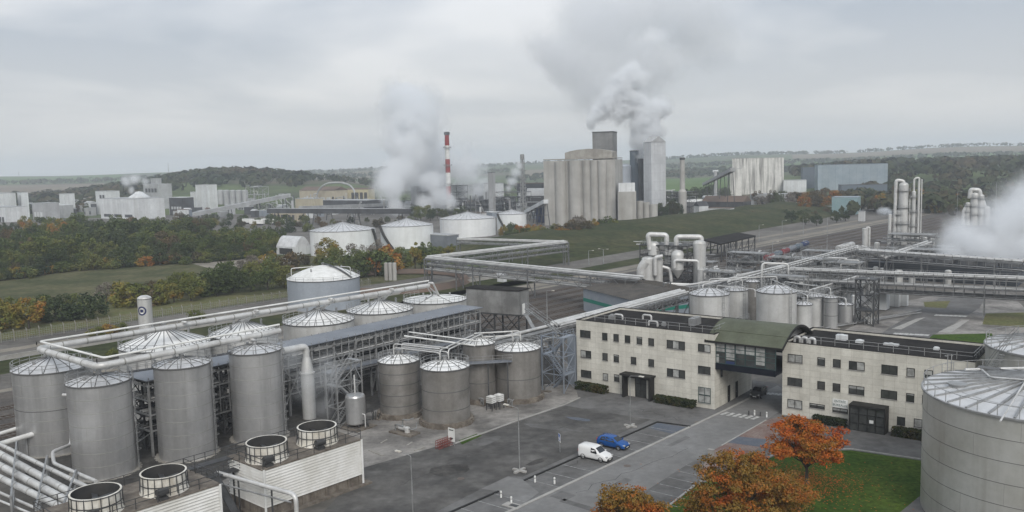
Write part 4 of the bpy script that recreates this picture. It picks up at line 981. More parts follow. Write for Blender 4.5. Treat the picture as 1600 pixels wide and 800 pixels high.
# bracing frames between the tall tanks
def frame(name, label, c, ang, w, d_, h, nlev, ms='galv_dark', cat='steel frame', group=None, plates=True, braces=True, rails=False, fill=0, seed=0, pw=.26):
    R = random.Random(seed); a = V((cos(ang), sin(ang), 0))*w; b = V((-sin(ang), cos(ang), 0))*d_; c = V((c[0], c[1], 0)); o = c-a/2-b/2
    t = thing(name, label, cat, c, group)
    cs = [o, o+a, o+a+b, o+b]
    for p in cs:
        f = MB(); f.box(p, (pw, pw, h), ang); f.build('post', m[ms], t)
    f = MB(); zs = [h*(k+1)/nlev for k in range(nlev)]
    for z in zs:
        for i in range(4): f.beam(cs[i]+UZ*(z-.12), cs[(i+1) % 4]+UZ*(z-.12), pw*.75)
    if braces:
        zz = [0.1]+zs
        for z0, z1 in zip(zz, zz[1:]):
            for i in (0, 1, 2, 3):
                f.beam(cs[i]+UZ*z0, cs[(i+1) % 4]+UZ*z1, pw*.5)
                if fill > 0: f.beam(cs[(i+1) % 4]+UZ*z0, cs[i]+UZ*z1, .11)
    f.build('bracing', m[ms], t)
    if plates:
        for z in zs:
            f = MB(); f.obox(o+UZ*(z+.002), a, b, UZ*.07); 
            f.build('platform', m[ms], t)
    if rails:
        f = MB()
        for z in zs: railing(f, [p+UZ*(z+.07) for p in cs], 1.05, 1.6, .03, True)
        f.build('railing', m['galv'], t)
    for k in range(fill):
        f = MB(); u_, v_ = R.random(), R.random(); z0 = R.choice([0.1]+zs[:-1]); p = o+a*u_+b*v_+UZ*z0; rr = R.uniform(.1, .3)
        p2 = p+UZ*R.uniform(1.5, h/nlev*1.3); e = (a if R.random() < .5 else b)*R.choice((-.4, .4)); f.tube(fillet([p, p2, p2+e], .5), rr, 8); f.build('pipe', m[R.choice(('pipe', 'pipe_grey', 'galv'))], t)
    return t
GX = 'dark braced steel frames between the tall tanks'
for (u, v, lab, s) in ((235, 694, 'dark braced steel frame between the two leftmost smooth tall tanks', 3), (355, 672, 'dark braced steel frame left of the tall tank behind the cooling fans', 5)):
    p = G(u, v); frame('braced_frame', lab, p, R48, 3.0, 4.0, 10.0, 4, 'galv_dark', 'steel frame', GX, False, True, False, 8, s)
p = G(104, 700)
frame('braced_frame', 'pipe filled braced frame squeezed between the two leftmost tanks', p, R48, 2.6, 2.6, 10.5, 4, 'galv_dark', 'steel frame', GX, True, True, True, 9, 8)
# grated stair frame by the scrubber
def stair_tower(name, label, c, ang, w, d_, h, nlev, ms, group=None, rails=True):
    t = frame(name, label, c, ang, w, d_, h, nlev, ms, 'stair tower', group, False, True, False, 0, 0, .17)
    a = V((cos(ang), sin(ang), 0)); b = V((-sin(ang), cos(ang), 0)); c = V((c[0], c[1], 0)); dz = h/nlev
    for k in range(nlev):
        s = 1 if k % 2 == 0 else -1; z0, z1 = k*dz, (k+1)*dz
        p0, p1 = c-a*s*(w*.32)+b*(s*d_*.22)+UZ*(z0+.1), c+a*s*(w*.32)+b*(s*d_*.22)+UZ*(z1-.05); f = MB()
        for e in (-.45, .45): f.beam(p0+b*e, p1+b*e, .08, .25)
        n = 12
        for i in range(n): q_ = p0.lerp(p1, (i+.5)/n); f.obox(q_-b*.43-a*.12, a*.24, b*.86, UZ*.04)
        for e in (-.45, .45): f.beam(p0+b*e+UZ*1.0, p1+b*e+UZ*1.0, .06)
        f.build('stair_flight', m[ms], t)
        f = MB(); f.obox(c+a*s*(w*.32)-b*d_*.45+UZ*(z1-.08), a*s*w*.18, b*d_*.9, UZ*.08); q1 = c+a*s*w*.49; railing(f, [q1-b*d_*.45+UZ*z1, q1+b*d_*.45+UZ*z1], 1.0, 1.2, .03); f.build('landing', m[ms], t)
    return t
p = G(525, 668); stair_tower('stair_tower', 'open grated stair frame right of the steaming scrubber', (p.x+1.2, p.y+1.5), R48, 4.6, 2.6, 9.6, 3, 'galv')
p = G(880, 617); t = stair_tower('stair_tower', 'blue grey outdoor stair tower against the left end of the cream offices', (p.x-.5, p.y+3.4), A1, 4.4, 3.4, 9.4, 3, 'stair')
q = MB(); o = LF(-2.5, .9); q.obox(o, E1*2.3, E2*.14, UZ*8.6); q.build('side_panel', m['bluegrey'], t)
q = MB(); s0, s1 = up(876, 612, 520), G(822, 482, 12.5); 
for e in (-.4, .4): q.beam(s0+E2*e, s1+E2*e, .08, .18); q.beam(s0+E2*e+UZ*1.05, s1+E2*e+UZ*1.05, .07)
for i in range(22): k = s0.lerp(s1, (i+.5)/22); q.obox(k-E2*.38-E1*.08, E1*.16, E2*.76, UZ*.03)
q.build('upper_flight', m['galv'], t)
# grey clad box on legs
zb = 7.0; a, b = G(729, 486, zb), G(812, 492, zb); c2 = G(822, 484, zb)
e = (b-a); e.z = 0; L = e.length; e.normalize(); n_ = V((-e.y, e.x, 0)); n_ = n_ if n_.y > 0 else -n_
t = thing('switch_house', 'windowless grey clad box on steel legs with a worker sized door at its end', 'elevated cabin', (a.x, a.y, 0))
q = MB(); q.obox(a, e*L, n_*4.2, UZ*4.9); q.build('wall', m['grey_clad'], t)
q = MB(); q.obox(a-e*.2-n_*.2+UZ*4.9, e*(L+.4), n_*4.6, UZ*.2); q.build('roof', m['felt'], t)
for k in (0.02, .5, .95):
    for j in (.3, 3.8):
        q = MB(); p = a+e*L*k+n_*j; q.obox(V((p.x, p.y, 0)), e*.3, n_*.3, UZ*zb); q.build('leg', m['galv_dark'], t)
for j in (.45, 3.95):
    for k in (.02, .5): q = MB(); p0 = a+e*L*k+n_*j; p1 = a+e*L*(k+.45)+n_*j; q.beam(V((p0.x, p0.y, 1)), V((p1.x, p1.y, zb-.1)), .16); q.beam(V((p1.x, p1.y, 1)), V((p0.x, p0.y, zb-.1)), .16); q.build('bracing', m['galv_dark'], t)
q = MB(); q.obox(a-UZ*.31, e*L, n_*4.2, UZ*.3); q.build('floor_frame', m['galv_dark'], t)
q = MB(); q.obox(a+e*L+n_*1.2, e*.06, n_*1.1, UZ*2.1); q.build('door', m['white'], t)
q = MB(); p = a+e*(L+.1)+n_*.5-UZ*.12; q.obox(p, e*1.4, n_*3.2, UZ*.1); railing(q, [p+UZ*.1+e*1.35, p+UZ*.1+e*1.35+n_*3.2], 1.0, 1, .03); 
q.beam(p+e*1.2, p+e*6-UZ*5.5-n_*2.0, .9, .12); q.build('landing', m['galv'], t)
# pipe rack beside the offices, over the stair tower and away behind
pa, pb = G(868, 508, 8.5), G(1068, 456, 8.5)
rack('pipe rack with thick pale pipes rising behind the left office wing', pa, pb, 8.2, 3.0, 6, (0, -1.5), 3, .2, None, True, ((-.9, .42, .55), (.2, .36, .5), (1.2, .2, .4)), seed=3)
pa, pb = G(740, 540, 8.5), G(868, 508, 8.5)
rack('short pipe rack running from the stair tower towards the grey clad box', pa, pb, 8.0, 2.4, 6, (0, -1.4), 3, .18, None, True, ((-.6, .3, .5),), seed=13)
# far pipe bridges over the rail yard
Z9 = 9.2
P1, P2, P3 = G(668, 401, Z9), G(1002, 433, Z9), G(884, 376, Z9)
GR = 'long pipe bridges across the rail yard'
rack('long white topped pipe bridge crossing the rail tracks towards the evaporator plant', P1, P2, Z9-.6, 2.8, 7.5, (0, -1.6, -3.2), 3, .15, None, True, ((-1.1, .32, .55), (.7, .2, .4)), seed=21, group=GR, leg_at=(0, 2, 3, 6, 9, 12))
rack('pipe bridge with a cream top pipe rising away to the green embankment', P1+V((.5, .6, 0)), P3, Z9-.6, 2.8, 7.5, (0, -1.6, -3.2), 3, .15, None, True, ((-1.1, .32, .5), (.7, .2, .4)), seed=22, group=GR, leg_at=(0, 2, 4, 6, 9))
P4 = G(716, 371, Z9)
rack('far pipe bridge in front of the white storage tanks', P3+V((.3, .8, 0)), P4, Z9-.7, 2.4, 8, (0, -1.5), 3, .2, None, True, ((-.6, .3, .45),), seed=23, group=GR, leg_at=(0, 3, 6))
# rack from the middle tanks to the far right
pa, pb = G(1132, 440, 8.5), G(1345, 384, 8.5)
rack('pipe rack climbing from the middle tanks to the distillation columns', pa, pb, 8.0, 3.2, 7, (0, -1.8), 3, .16, None, True, ((-1, .25, .5), (.8, .22, .5)), seed=31, shade_tray='galv_dark', zig=False)
GQ = 'pipe bridges over the court on the right'
pa, pb = G(1232, 421, 9.5), G(1640, 437, 9.5)
rack('broad two level pipe bridge over the court on the right, steam drifting behind it', pa, pb, 9.2, 4.0, 6, (0, -2.0, -4.0), 3, .15, None, True, ((-1.6, .24, .5), (.2, .16, .4), (1.5, .22, .5)), seed=32, rail_=True, group=GQ, leg_at=(0, 3, 7, 9), zig=False, shade_tray='galv_dark')
pa, pb = G(1345, 390, 9.5), G(1600, 408, 9.5)
rack('farther pipe bridge fading into the steam on the right', pa, pb, 9.0, 3.2, 7, (0, -2.0), 3, .16, None, True, ((-1.2, .26, .5), (.9, .24, .5)), seed=33, group=GQ, leg_at=(0, 3, 6), zig=False)
# ---------------------------------------------------------------- corrugated warehouse with a green stripe
a = G(912, 486); za = 6.0; b = G(990, 466+21); k = V((b.x-a.x, b.y-a.y, 0)); 
c0 = G(987, 466.5, 6.3); e = V((c0.x-a.x, c0.y-a.y, 0)); L = e.length; e.normalize(); n_ = V((-e.y, e.x, 0)); n_ = n_ if n_.y > 0 else -n_
dp = 22
t = thing('warehouse', 'low shed with a dark corrugated roof and a green stripe round its grey wall', 'warehouse', a)
q = MB(); q.obox(a, e*L, n_*dp, UZ*za); q.build('wall', m['bluegrey'], t)
q = MB(); q.obox(a-e*.03-n_*.03+UZ*2.6, e*(L+.06), n_*(dp+.06), UZ*.9); q.build('stripe', m['green_stripe'], t)
q = MB(); o = a-e*.4-n_*.4; E_, N_ = e*(L+.8), n_*(dp+.8)
r1, r2 = o+N_*.5+UZ*(za+1.7), o+N_*.5+E_+UZ*(za+1.7)
for p0, p1, p2, p3 in ((o+UZ*za, o+E_+UZ*za, r2, r1), (r1, r2, o+E_+N_+UZ*za, o+N_+UZ*za)): q.face([p0, p1, p2, p3])
q.face([o+UZ*za, r1, o+N_+UZ*za]); q.face([o+E_+UZ*za, o+E_+N_+UZ*za, r2])
for i in range(26):
    for j in (0, 1):
        p0 = o+E_*(i+.5)/26+(N_*j)+UZ*(za+.02); p1 = (r1.lerp(r2, (i+.5)/26))+UZ*.02; q.beam(p0, p1, .12, .1)
q.build('roof', m['darkroof'], t)
# ---------------------------------------------------------------- evaporator plant
VB = 449
def ves(t, u0, u1, v0, v1, name='vessel', ms='steel_pale', dome=.5, cone=0, n=20, off=0.0, vb=VB):
    p = G((u0+u1)/2, vb); r = (u1-u0)/2*mpp(p); p = p+V((p.x, p.y, 0)).normalized()*off; z1, z0 = zat(p, v0), max(0, zat(p, v1)); q = MB()
    pr = [(r*.99, z0)] if z0 < .3 else ([(0, z0-r*.5), (r*.7, z0-r*.2), (r, z0)] if not cone else [(.2, z0-cone*r), (r, z0)])
    pr += [(r, z1), (r*.86, z1+r*dome*.55), (r*.5, z1+r*dome*.9), (0, z1+r*dome)]
    q.lathe(V((p.x, p.y, 0)), pr, n); q.build(name, m[ms], t); return p, r, z1
def uvpipe(t, pts, r, mt='pipe', vb=VB, name='duct', off=0.0, fr=.9, n=12):
    P = []
    for u, v in pts:
        p = G(u, vb); p = p+V((p.x, p.y, 0)).normalized()*off; P.append(V((p.x, p.y, zat(p, v))))
    q = MB(); q.tube(fillet(P, fr, 5), r, n); q.build(name, m[mt], t)
c = G(1052, VB)
t = frame('evaporator_plant', 'evaporator plant of pale vessels with fat looping ducts in a dark frame', (c.x, c.y+6), A1, 16, 8, 12.5, 4, 'galv_dark', 'process plant', None, True, True, True, 14, 3)
ves(t, 1003, 1023, 404, 452, dome=.3); ves(t, 1022, 1036, 405, 452, dome=.3); ves(t, 1049, 1069, 398, 421, dome=.8, cone=1.4); ves(t, 1083, 1103, 380, 452, dome=.5, off=1)
ves(t, 1089, 1108, 421, 452, dome=.25, off=-3); ves(t, 1109, 1124, 420, 452, dome=.25, off=-1); ves(t, 1013, 1031, 383, 398, dome=.7, off=5, cone=1.0); ves(t, 1052, 1068, 384, 398, dome=.6, off=6)
uvpipe(t, [(1016, 390), (1013, 366), (1042, 367), (1042, 412)], .75, off=4); uvpipe(t, [(1057, 396), (1057, 370), (1096, 370), (1096, 380)], .75, off=2)
uvpipe(t, [(1047, 412), (1048, 392), (1062, 384)], .8, off=3); uvpipe(t, [(1054, 419), (1054, 406.5), (1091, 407.5), (1091, 420)], .42, off=-2.5)
uvpipe(t, [(1001, 446), (1002, 418), (1010, 408)], 1.3, off=-1.5, fr=2); uvpipe(t, [(1024, 430), (1024, 402), (1036, 400)], .6, off=-2); uvpipe(t, [(1034, 443), (1080, 445), (1085, 452)], .4, 'white', off=-4)
uvpipe(t, [(1033, 416), (1047, 420), (1049, 440)], .5, off=0)
# black canopy over the loading track
a, b, c, d = G(1098, 374, 7), G(1126, 381, 7), G(1181, 368, 7), G(1153, 363, 7)
t = thing('loading_canopy', 'long black sheet canopy on posts beside the tracks, behind the evaporator plant', 'canopy', (b.x, b.y, 0))
q = MB(); q.face([a, b, c, d]); q.face([p-UZ*.5 for p in (d, c, b, a)])
for p0, p1 in ((a, b), (b, c), (c, d), (d, a)): q.face([p0, p0-UZ*.5, p1-UZ*.5, p1])
q.build('roof', m['felt'], t)
for k in range(6):
    for p0, p1 in ((b, c), (a, d)):
        p = p0.lerp(p1, .02+k*.19); f = MB(); f.box(V((p.x, p.y, 0)), (.35, .35, 6.5), R48); f.build('post', m['rail_dark'], t)
for p0, p1 in ((b, c), (a, d)):
    q = MB()
    for k in range(5):
        i, j = p0.lerp(p1, .02+k*.19), p0.lerp(p1, .02+(k+1)*.19); q.beam(V((i.x, i.y, .3)), V((j.x, j.y, 6.3)), .18); q.beam(V((i.x, i.y, 3.4)), V((j.x, j.y, 3.4)), .25)
    q.build('bracing', m['rail_dark'], t)
# ---------------------------------------------------------------- middle tank group behind the offices
GM = 'pale steel tanks grouped behind the office roofs'
def mid(ul, ur, vb, vr, label, rh=1.2, ms='steel_pale', mr='roof_grey', ribs=12, seams=()):
    c, r, z = solve_tank(ul, ur, vb, vr); return tank('steel_tank', label, c, r, z, rh, ms, mr, ribs, GM, r > 2, .1, seams, ladder=toward(c, .7) if r > 2.5 else None, vent=True, nseg=32)
mid(1078, 1139, 534, 463, 'wide pale tank with ladder behind the left office roof, leftmost of the middle group', 1.3)
mid(1130, 1168, 516, 455, 'pale tank partly hidden between the two widest tanks of the middle group', 1.0)
mid(1182, 1243, 532, 459, 'wide pale tank above the green curved roof', 1.4)
mid(1165, 1187, 505, 441, 'darker narrow tank in the gap behind the two widest middle tanks', .6, 'steel_dull')
mid(1241, 1268, 525, 477, 'short pale tank just right of the tank above the green roof', .8)
mid(1256, 1287, 512, 464, 'plain tank with a railed roof behind the short one, middle group', .8)
mid(1287, 1308, 515, 466, 'slim upright steel silo near the right office roof', .5, 'steel', seams=(3, 6))
mid(1309, 1332, 508, 477, 'squat steel tank at the right end of the middle group', .5, 'steel')
pa, pb = G(1095, 455, 11.6), G(1225, 447, 11.6)
c = G(1232, 545)
frame('platform_frame', 'slim walkway frame with a tall pipe hoop above the middle tanks', (G(1228, 508).x, G(1228, 508).y), A1, 9, 3, 11.4, 3, 'galv', 'steel frame', None, True, True, True, 8, 12)
t = thing('pipe_hoop', 'goal shaped pale pipe hoop standing above the middle tank roofs', 'pipe', G(1192, 505)); uvpipe(t, [(1190, 505), (1190, 411), (1231, 412), (1231, 505)], .22, vb=505, name='hoop'); 
p = G(1354, 507)
frame('lattice_tower', 'dark lattice tower with a peaked hood beside the court road', p, A1, 4, 4, 10.5, 3, 'galv_dark', 'steel frame', None, True, True, False, 10, 77)
# ---------------------------------------------------------------- distillation columns
def columns(label, specs, vb, hoops, off=0):
    p = G(specs[0][0], vb); t = thing('distillation_columns', label, 'distillation columns', (p.x, p.y, 0))
    for u0, u1, v0, v1 in specs: ves(t, u0, u1, v0, v1, 'column', 'steel_pale', .6, vb=vb, n=16)
    for pts, r in hoops: uvpipe(t, pts, r, 'pipe', vb, 'vapour_pipe', fr=1.2)
    q = MB(); u0, u1, v0, v1 = specs[0]; 
    for (u0, u1, v0, v1) in specs[:3]:
        p = G((u0+u1)/2, vb); r = (u1-u0)/2*mpp(p); zt_ = zat(p, v0)
        for k in (.35, .62, .9):
            q.lathe(V((p.x, p.y, 0)), [(r, zt_*k), (r+.9, zt_*k), (r+.9, zt_*k+.12)], 16, False); railing(q, circle(V((p.x, p.y, zt_*k)), r+.85, 10), 1.0, 9, .04, True)
    q.build('platform', m['galv'], t); return t
columns('tall pale distillation columns joined by hooped pipes, beside the tracks', [(1403, 1417, 289, 383), (1400, 1409, 330, 385), (1423, 1429, 300, 380), (1432, 1435.5, 284, 380), (1387, 1392, 336, 383)], 382,
        [([(1397, 380), (1398, 281), (1410, 283), (1410, 290)], .7), ([(1434, 290), (1434, 277), (1426, 279), (1426, 300)], .4), ([(1420, 380), (1420, 310), (1424, 306)], .3), ([(1438, 380), (1438, 280)], .25)])
columns('far cluster of pale columns rising out of the steam on the right', [(1516, 1527, 304, 352), (1508, 1515, 318, 352), (1527, 1536, 306, 352), (1536, 1546, 325, 352)], 352,
        [([(1514, 310), (1515, 296), (1529, 297), (1530, 306)], 1.1), ([(1505, 352), (1505, 330), (1512, 318)], .9), ([(1538, 325), (1534, 312), (1530, 315)], 1.0)])
p = G(1351, 390)
t = thing('stack', 'short pale stack with a thin side pipe left of the distillation columns', 'stack', p); ves(t, 1347, 1356, 357, 392, 'column', 'steel_pale', .2, vb=391); uvpipe(t, [(1358, 391), (1358, 355), (1353, 356)], .4, vb=391, name='side_pipe')
# low dark cooling tower bank that gives off the steam
a, b = G(1356, 434), G(1590, 448); e = V((b.x-a.x, b.y-a.y, 0)); L = e.length; e.normalize(); n_ = V((-e.y, e.x, 0)); n_ = n_ if n_.y > 0 else -n_
t = thing('cooling_bank', 'low dark bank of cooling cells behind the right pipe bridge, giving off steam', 'cooling tower', a)
q = MB(); q.obox(a, e*L, n_*14, UZ*5.0); q.build('wall', m['bank_dark'], t)
q = MB()
for k in range(9): q.obox(a+UZ*(.6+k*.55)-n_*.25, e*L, n_*.25, UZ*.12)
q.build('louvre', m['far_dark'], t)
for k in range(7):
    c = a+e*(L*(k+.5)/7)+n_*7; q = MB(); q.lathe(c, [(3.2, 5.0), (3.0, 6.2)], 24); q.lathe(c, [(2.9, 6.2), (2.9, 5.1)], 24); q.build('fan_stack', m['far_dark'], t)
# containers in the court
for (u, v, w_, h_, lab) in ((1373, 483, 4.2, 4.0, 'tall white equipment container under the right pipe bridge'), (1397, 479, 2.6, 3.2, 'pale container left of its twin under the right pipe bridge'), (1410, 478, 2.4, 3.1, 'pale container right of its twin under the right pipe bridge')):
    p = G(u, v); t = thing('container', lab, 'container', p, 'white containers in the court')
    q = MB(); q.box(p+UZ*.15, (w_, w_*.8, h_), A1)
    for k in range(8): q.obox(p-E1*(w_/2-.15-k*w_/8.5)-E2*(w_*.4+.04)+UZ*.3, E1*.1, E2*.04, UZ*(h_-.3))
    q.build('body', m['far_white'], t)
    q = MB(); q.box(p+UZ*(h_+.15), (w_+.1, w_*.8+.1, .1), A1); q.build('roof', m['far_grey'], t)
    q = MB(); q.box(p, (w_*.9, w_*.7, .149), A1); q.build('skid', m['rail_dark'], t)

# more process equipment packed between the middle tanks and the right pipe bridge
for (u, vb, w_, d_, h_, nl, sd_, lab) in ((1128, 462, 9, 5, 7, 3, 91, 'pipe filled frame between evaporator plant and the wide pale tanks'), (1262, 448, 12, 6, 8.5, 3, 92, 'pipe filled frame behind the short pale tanks'), (1318, 452, 10, 6, 8, 3, 93, 'pipe filled frame left of the dark lattice tower'), (1385, 424, 16, 6, 7, 3, 94, 'pipe filled frame below the tall distillation columns'), (1290, 424, 14, 6, 7, 3, 95, 'pipe filled frame beside the rack to the columns'), (1455, 428, 14, 6, 8, 3, 96, 'pipe filled frame before the dark cooling bank'), (1425, 398, 16, 8, 8, 3, 97, 'pipe filled frame right of the tall distillation columns')):
    p = G(u, vb); frame('process_module', lab, p, A1, w_, d_, h_, nl, 'galv', 'process module', 'pipe filled process modules on the right', True, True, True, 22, sd_)
GS = 'small steel vessels right of the middle tanks'
for (u0, u1, vb, vt, lab) in ((1338, 1345, 500, 470, 'slim vessel beside the dark lattice tower'), (1364, 1372, 440, 418, 'small vessel under the farther pipe bridge, left'), (1374, 1381, 440, 420, 'small vessel under the farther pipe bridge, right'), (1440, 1449, 392, 372, 'small vessel right of the tall columns'), (1452, 1460, 392, 374, 'second small vessel right of the tall columns'), (1366, 1374, 396, 380, 'small vessel left of the tall columns'), (1246, 1256, 470, 440, 'narrow vessel behind the short pale tank')):
    p = G((u0+u1)/2, vb); t = thing('steel_vessel', lab, 'vessel', p, GS); ves(t, u0, u1, vt, vb+3, 'shell', 'steel_pale', .5, vb=vb)
t = thing('ground_pipes', 'loose low pipes on sleepers along the court edge', 'pipework', G(1300, 520))
for k, (u0, v0, u1, v1) in enumerate(((1262, 514, 1420, 490), (1270, 516, 1440, 488), (1300, 511, 1440, 484))):
    f = MB(); f.tube([G(u0, v0, .5), G(u1, v1, .5)], .14, 6); f.build('pipe', m['pipe_grey'], t)
for k in range(6):
    f = MB(); a_, b_ = G(1262, 514).lerp(G(1420, 490), k/6), G(1275, 517).lerp(G(1440, 487), k/6); f.beam(a_+UZ*.2, b_+UZ*.2, .3, .36); f.build('sleeper', m['concrete'], t)
pa, pb = G(1090, 470, 11.5), G(1330, 452, 11.5)
t = thing('roof_pipework', 'thin pale pipes looping over the roofs of the middle tanks', 'pipework', V((pa.x, pa.y, 0)))
for k, (u0, v0, u1, v1, r) in enumerate(((1098, 445, 1200, 420, .14), (1092, 441, 1160, 436, .11), (1108, 436, 1214, 432, .11), (1150, 430, 1232, 414, .13), (1205, 436, 1262, 462, .1), (1225, 440, 1298, 450, .1), (1236, 452, 1322, 466, .1), (1120, 446, 1180, 452, .1))):
    p0, p1 = G(u0, v0, 11.4), G(u1, v1, 11.4); f = MB(); f.tube(fillet([p0-UZ*1.6, p0, p1, p1-UZ*1.6], .5), r, 7); f.build('pipe', m['pipe'], t)
pa, pb = G(1060, 448, 6.0), G(1240, 424, 6.0)
rack('low pipe rack between the evaporator plant and the rail tracks', pa, pb, 5.6, 2.4, 7, (0, -1.3), 4, .2, None, True, ((-.7, .28, .4),), seed=62)
pa, pb = G(1380, 402, 8), G(1452, 378, 8)
rack('pale pipe spur slanting up beside the tall distillation columns', pa, pb, 7.8, 2.0, 7, (0,), 3, .22, None, True, ((-.6, .35, .4),), seed=63)

# gangway over the tall tanks, valve sets and yard clutter
t = thing('roof_gangway', 'thin railed gangway joining the roofs of the three tall smooth tanks', 'walkway', V((CB.x, CB.y, 0)))
for (c0, h0, r0), (c1, h1, r1) in (((CB, HB, RB), (CC, HC, RC)), ((CC, HC, RC), (CD, HD, RD))):
    e = V((c1.x-c0.x, c1.y-c0.y, 0)); L = e.length; e.normalize(); x = V((e.y, -e.x, 0)); z = (h0+h1)/2+.1; p0 = V((c0.x, c0.y, z))+e*(r0-.3); L2 = L-r0-r1+.6
    f = MB(); f.obox(p0-x*.45, e*L2, x*.9, UZ*.1); f.build('deck', m['galv_dark'], t)
    f = MB()
    for s_ in (-.45, .45): railing(f, [p0+x*s_+UZ*.1, p0+x*s_+UZ*.1+e*L2], 1.05, 1.2, .03)
    f.build('railing', m['galv'], t)
for (u, v, lab) in ((664, 655, 'small white valve set at the left foot of the tank nearest the red barrier'), (752, 634, 'small pale valve set left of the white liquid totes'), (798, 636, 'small pale valve set at the foot of the plain tank'), (590, 655, 'small pale valve set left of the dark banded tank'), (575, 668, 'short pale hose coil by the small upright vessel'), (855, 612, 'dark machine under the stair tower')):
    p = G(u, v); R = random.Random(u); t = thing('valve_set', lab, 'valve set', p, 'small valve sets round the yard tanks'); f = MB()
    for k in range(4):
        q0 = p+V((R.uniform(-.7, .7), R.uniform(-.5, .5), 0)); f.tube(fillet([q0, q0+UZ*R.uniform(.5, 1.3), q0+UZ*1.2+V((R.uniform(-.8, .8), R.uniform(-.4, .4), 0))], .2), .08, 6)
    f.build('pipe', m['pipe_grey' if u > 590 else 'galv_dark'], t); f = MB(); f.box(p, (1.3, .8, .18), A1); f.build('base', m['concrete_dirty'], t)
R = random.Random(4)
for k, (u, v) in enumerate(((600, 690), (640, 694), (588, 708), (655, 702))):
    p = G(u, v); f = MB(); f.box(p+UZ*.035, (R.uniform(1.2, 3.5), R.uniform(.2, .5), .06), R.uniform(0, 3)); tag(f.build('plank', m['concrete'], None, p), ('loose board lying on the concrete left of the red barrier', 'loose board nearest the pump skid', 'loose board beside the cooling tower end', 'loose board on the pale concrete patch')[k], 'board')

for (u, vb, w_, d_, h_, nl, sd_, lab) in ((1168, 436, 12, 5, 8.5, 3, 191, 'pipe filled frame behind the two widest middle tanks'), (1225, 452, 8, 5, 9.5, 3, 192, 'tall pipe filled frame right of the tank above the green roof'), (1345, 428, 12, 6, 8, 3, 193, 'pipe filled frame at the corner of the two right pipe bridges'), (1500, 424, 14, 6, 8, 3, 194, 'pipe filled frame half lost in the right steam cloud'), (1300, 470, 7, 4, 8, 3, 195, 'pipe filled frame between the slim silo and the lattice tower'), (1095, 440, 10, 5, 6.5, 2, 196, 'low pipe filled frame beside the pale evaporator tanks')):
    p = G(u, vb); frame('process_module', lab, p, A1, w_, d_, h_, nl, 'galv', 'process module', 'pipe filled process modules on the right', True, True, True, 24, sd_, .18)
for (u0, u1, vb, vt, lab) in ((1268, 1277, 478, 446, 'tall narrow vessel behind the railed middle tank'), (1330, 1336, 492, 462, 'narrow vessel left of the dark lattice tower'), (1148, 1156, 452, 424, 'narrow vessel behind the leftmost wide middle tank'), (1398, 1410, 446, 424, 'squat vessel before the dark cooling bank'), (1420, 1430, 446, 428, 'second squat vessel before the dark cooling bank'), (1476, 1486, 444, 424, 'squat vessel at the edge of the right steam')):
    p = G((u0+u1)/2, vb); t = thing('steel_vessel', lab, 'vessel', p, GS); ves(t, u0, u1, vt, vb+3, 'shell', 'steel_pale', .5, vb=vb)
pa, pb = G(1245, 462, 6.5), G(1372, 424, 6.5)
rack('low pipe rack slanting behind the lattice tower to the columns', pa, pb, 6.2, 2.4, 7, (0, -1.4), 4, .14, None, True, ((-.7, .22, .4),), seed=71, zig=False)
# ================================================================ FAR PLANT
def block(name, label, u0, u1, vt, vb, ang=A1, ratio=.7, wall='far_white', roof='far_grey', cat='factory building', group=None, wins=(), gable=0, z0=0.0, par=0.4, arch=0):
    """box building whose two near faces span u0..u1; vb = nearest corner's foot, vt = its top"""
    uc = (u0+u1)/2; p = G(uc, vb); k = mpp(p); W_ = (u1-u0)*k; c_, s_ = abs(cos(ang)), abs(sin(ang)); w = W_/(c_+ratio*s_); d = w*ratio
    h = max(2.0, zat(p, vt)); a = V((cos(ang), sin(ang), 0)); b = V((-sin(ang), cos(ang), 0))
    cen = p+V((p.x, p.y, 0)).normalized()*(w*s_+d*c_)/2*.9; o = cen-a*w/2-b*d/2; o.z = 0
    t = thing(name, label, cat, cen, group)
    q = MB(); q.obox(o+UZ*z0, a*w, b*d, UZ*(h-z0)); q.build('wall', m[wall], t)
    q = MB()
    if gable:
        e = .3; r1, r2 = o+b*d/2+UZ*(h+gable)-a*e, o+b*d/2+a*(w+e)+UZ*(h+gable); oo = o-a*e-b*e+UZ*(h+.02); A_, B_ = a*(w+2*e), b*(d+2*e)
        q.face([oo, oo+A_, r2, r1]); q.face([r1, r2, oo+A_+B_, oo+B_]); q.face([oo, r1, oo+B_]); q.face([oo+A_, oo+A_+B_, r2])
    elif arch:
        n = 10; P = [o+b*d*i/n+UZ*(h+arch*sin(pi*i/n)) for i in range(n+1)]
        for p0, p1 in zip(P, P[1:]): q.idx([p0, p0+a*w, p1+a*w, p1], [(0, 1, 2, 3)], True)
        q.face(list(reversed(P))); q.face([p0+a*w for p0 in P])
    else:
        q.obox(o-a*.15-b*.15+UZ*(h+.002), a*(w+.3), b*(d+.3), UZ*par)
    q.build('roof', m[roof], t)
    for (fa, s0, s1, f0, f1, nn, mt) in wins:           # face 0 = front, 1 = right end, 2 = left end; fractions of width and height; count
        for i in range(nn):
            q = MB(); g0 = s0+(s1-s0)*(i+.15)/nn; g1 = s0+(s1-s0)*(i+.85)/nn
            if fa == 0: q.obox(o+a*w*g0-b*.08+UZ*(h*f0), a*w*(g1-g0), b*.07, UZ*h*(f1-f0))
            elif fa == 1: q.obox(o+a*(w+.01)+b*d*g0+UZ*(h*f0), a*.07, b*d*(g1-g0), UZ*h*(f1-f0))
            else: q.obox(o-a*.08+b*d*g0+UZ*(h*f0), a*.07, b*d*(g1-g0), UZ*h*(f1-f0))
            q.build('window', m[mt], t)
    return t, o, a, b, w, d, h
GA = 'pale factory buildings beyond the wood on the left'
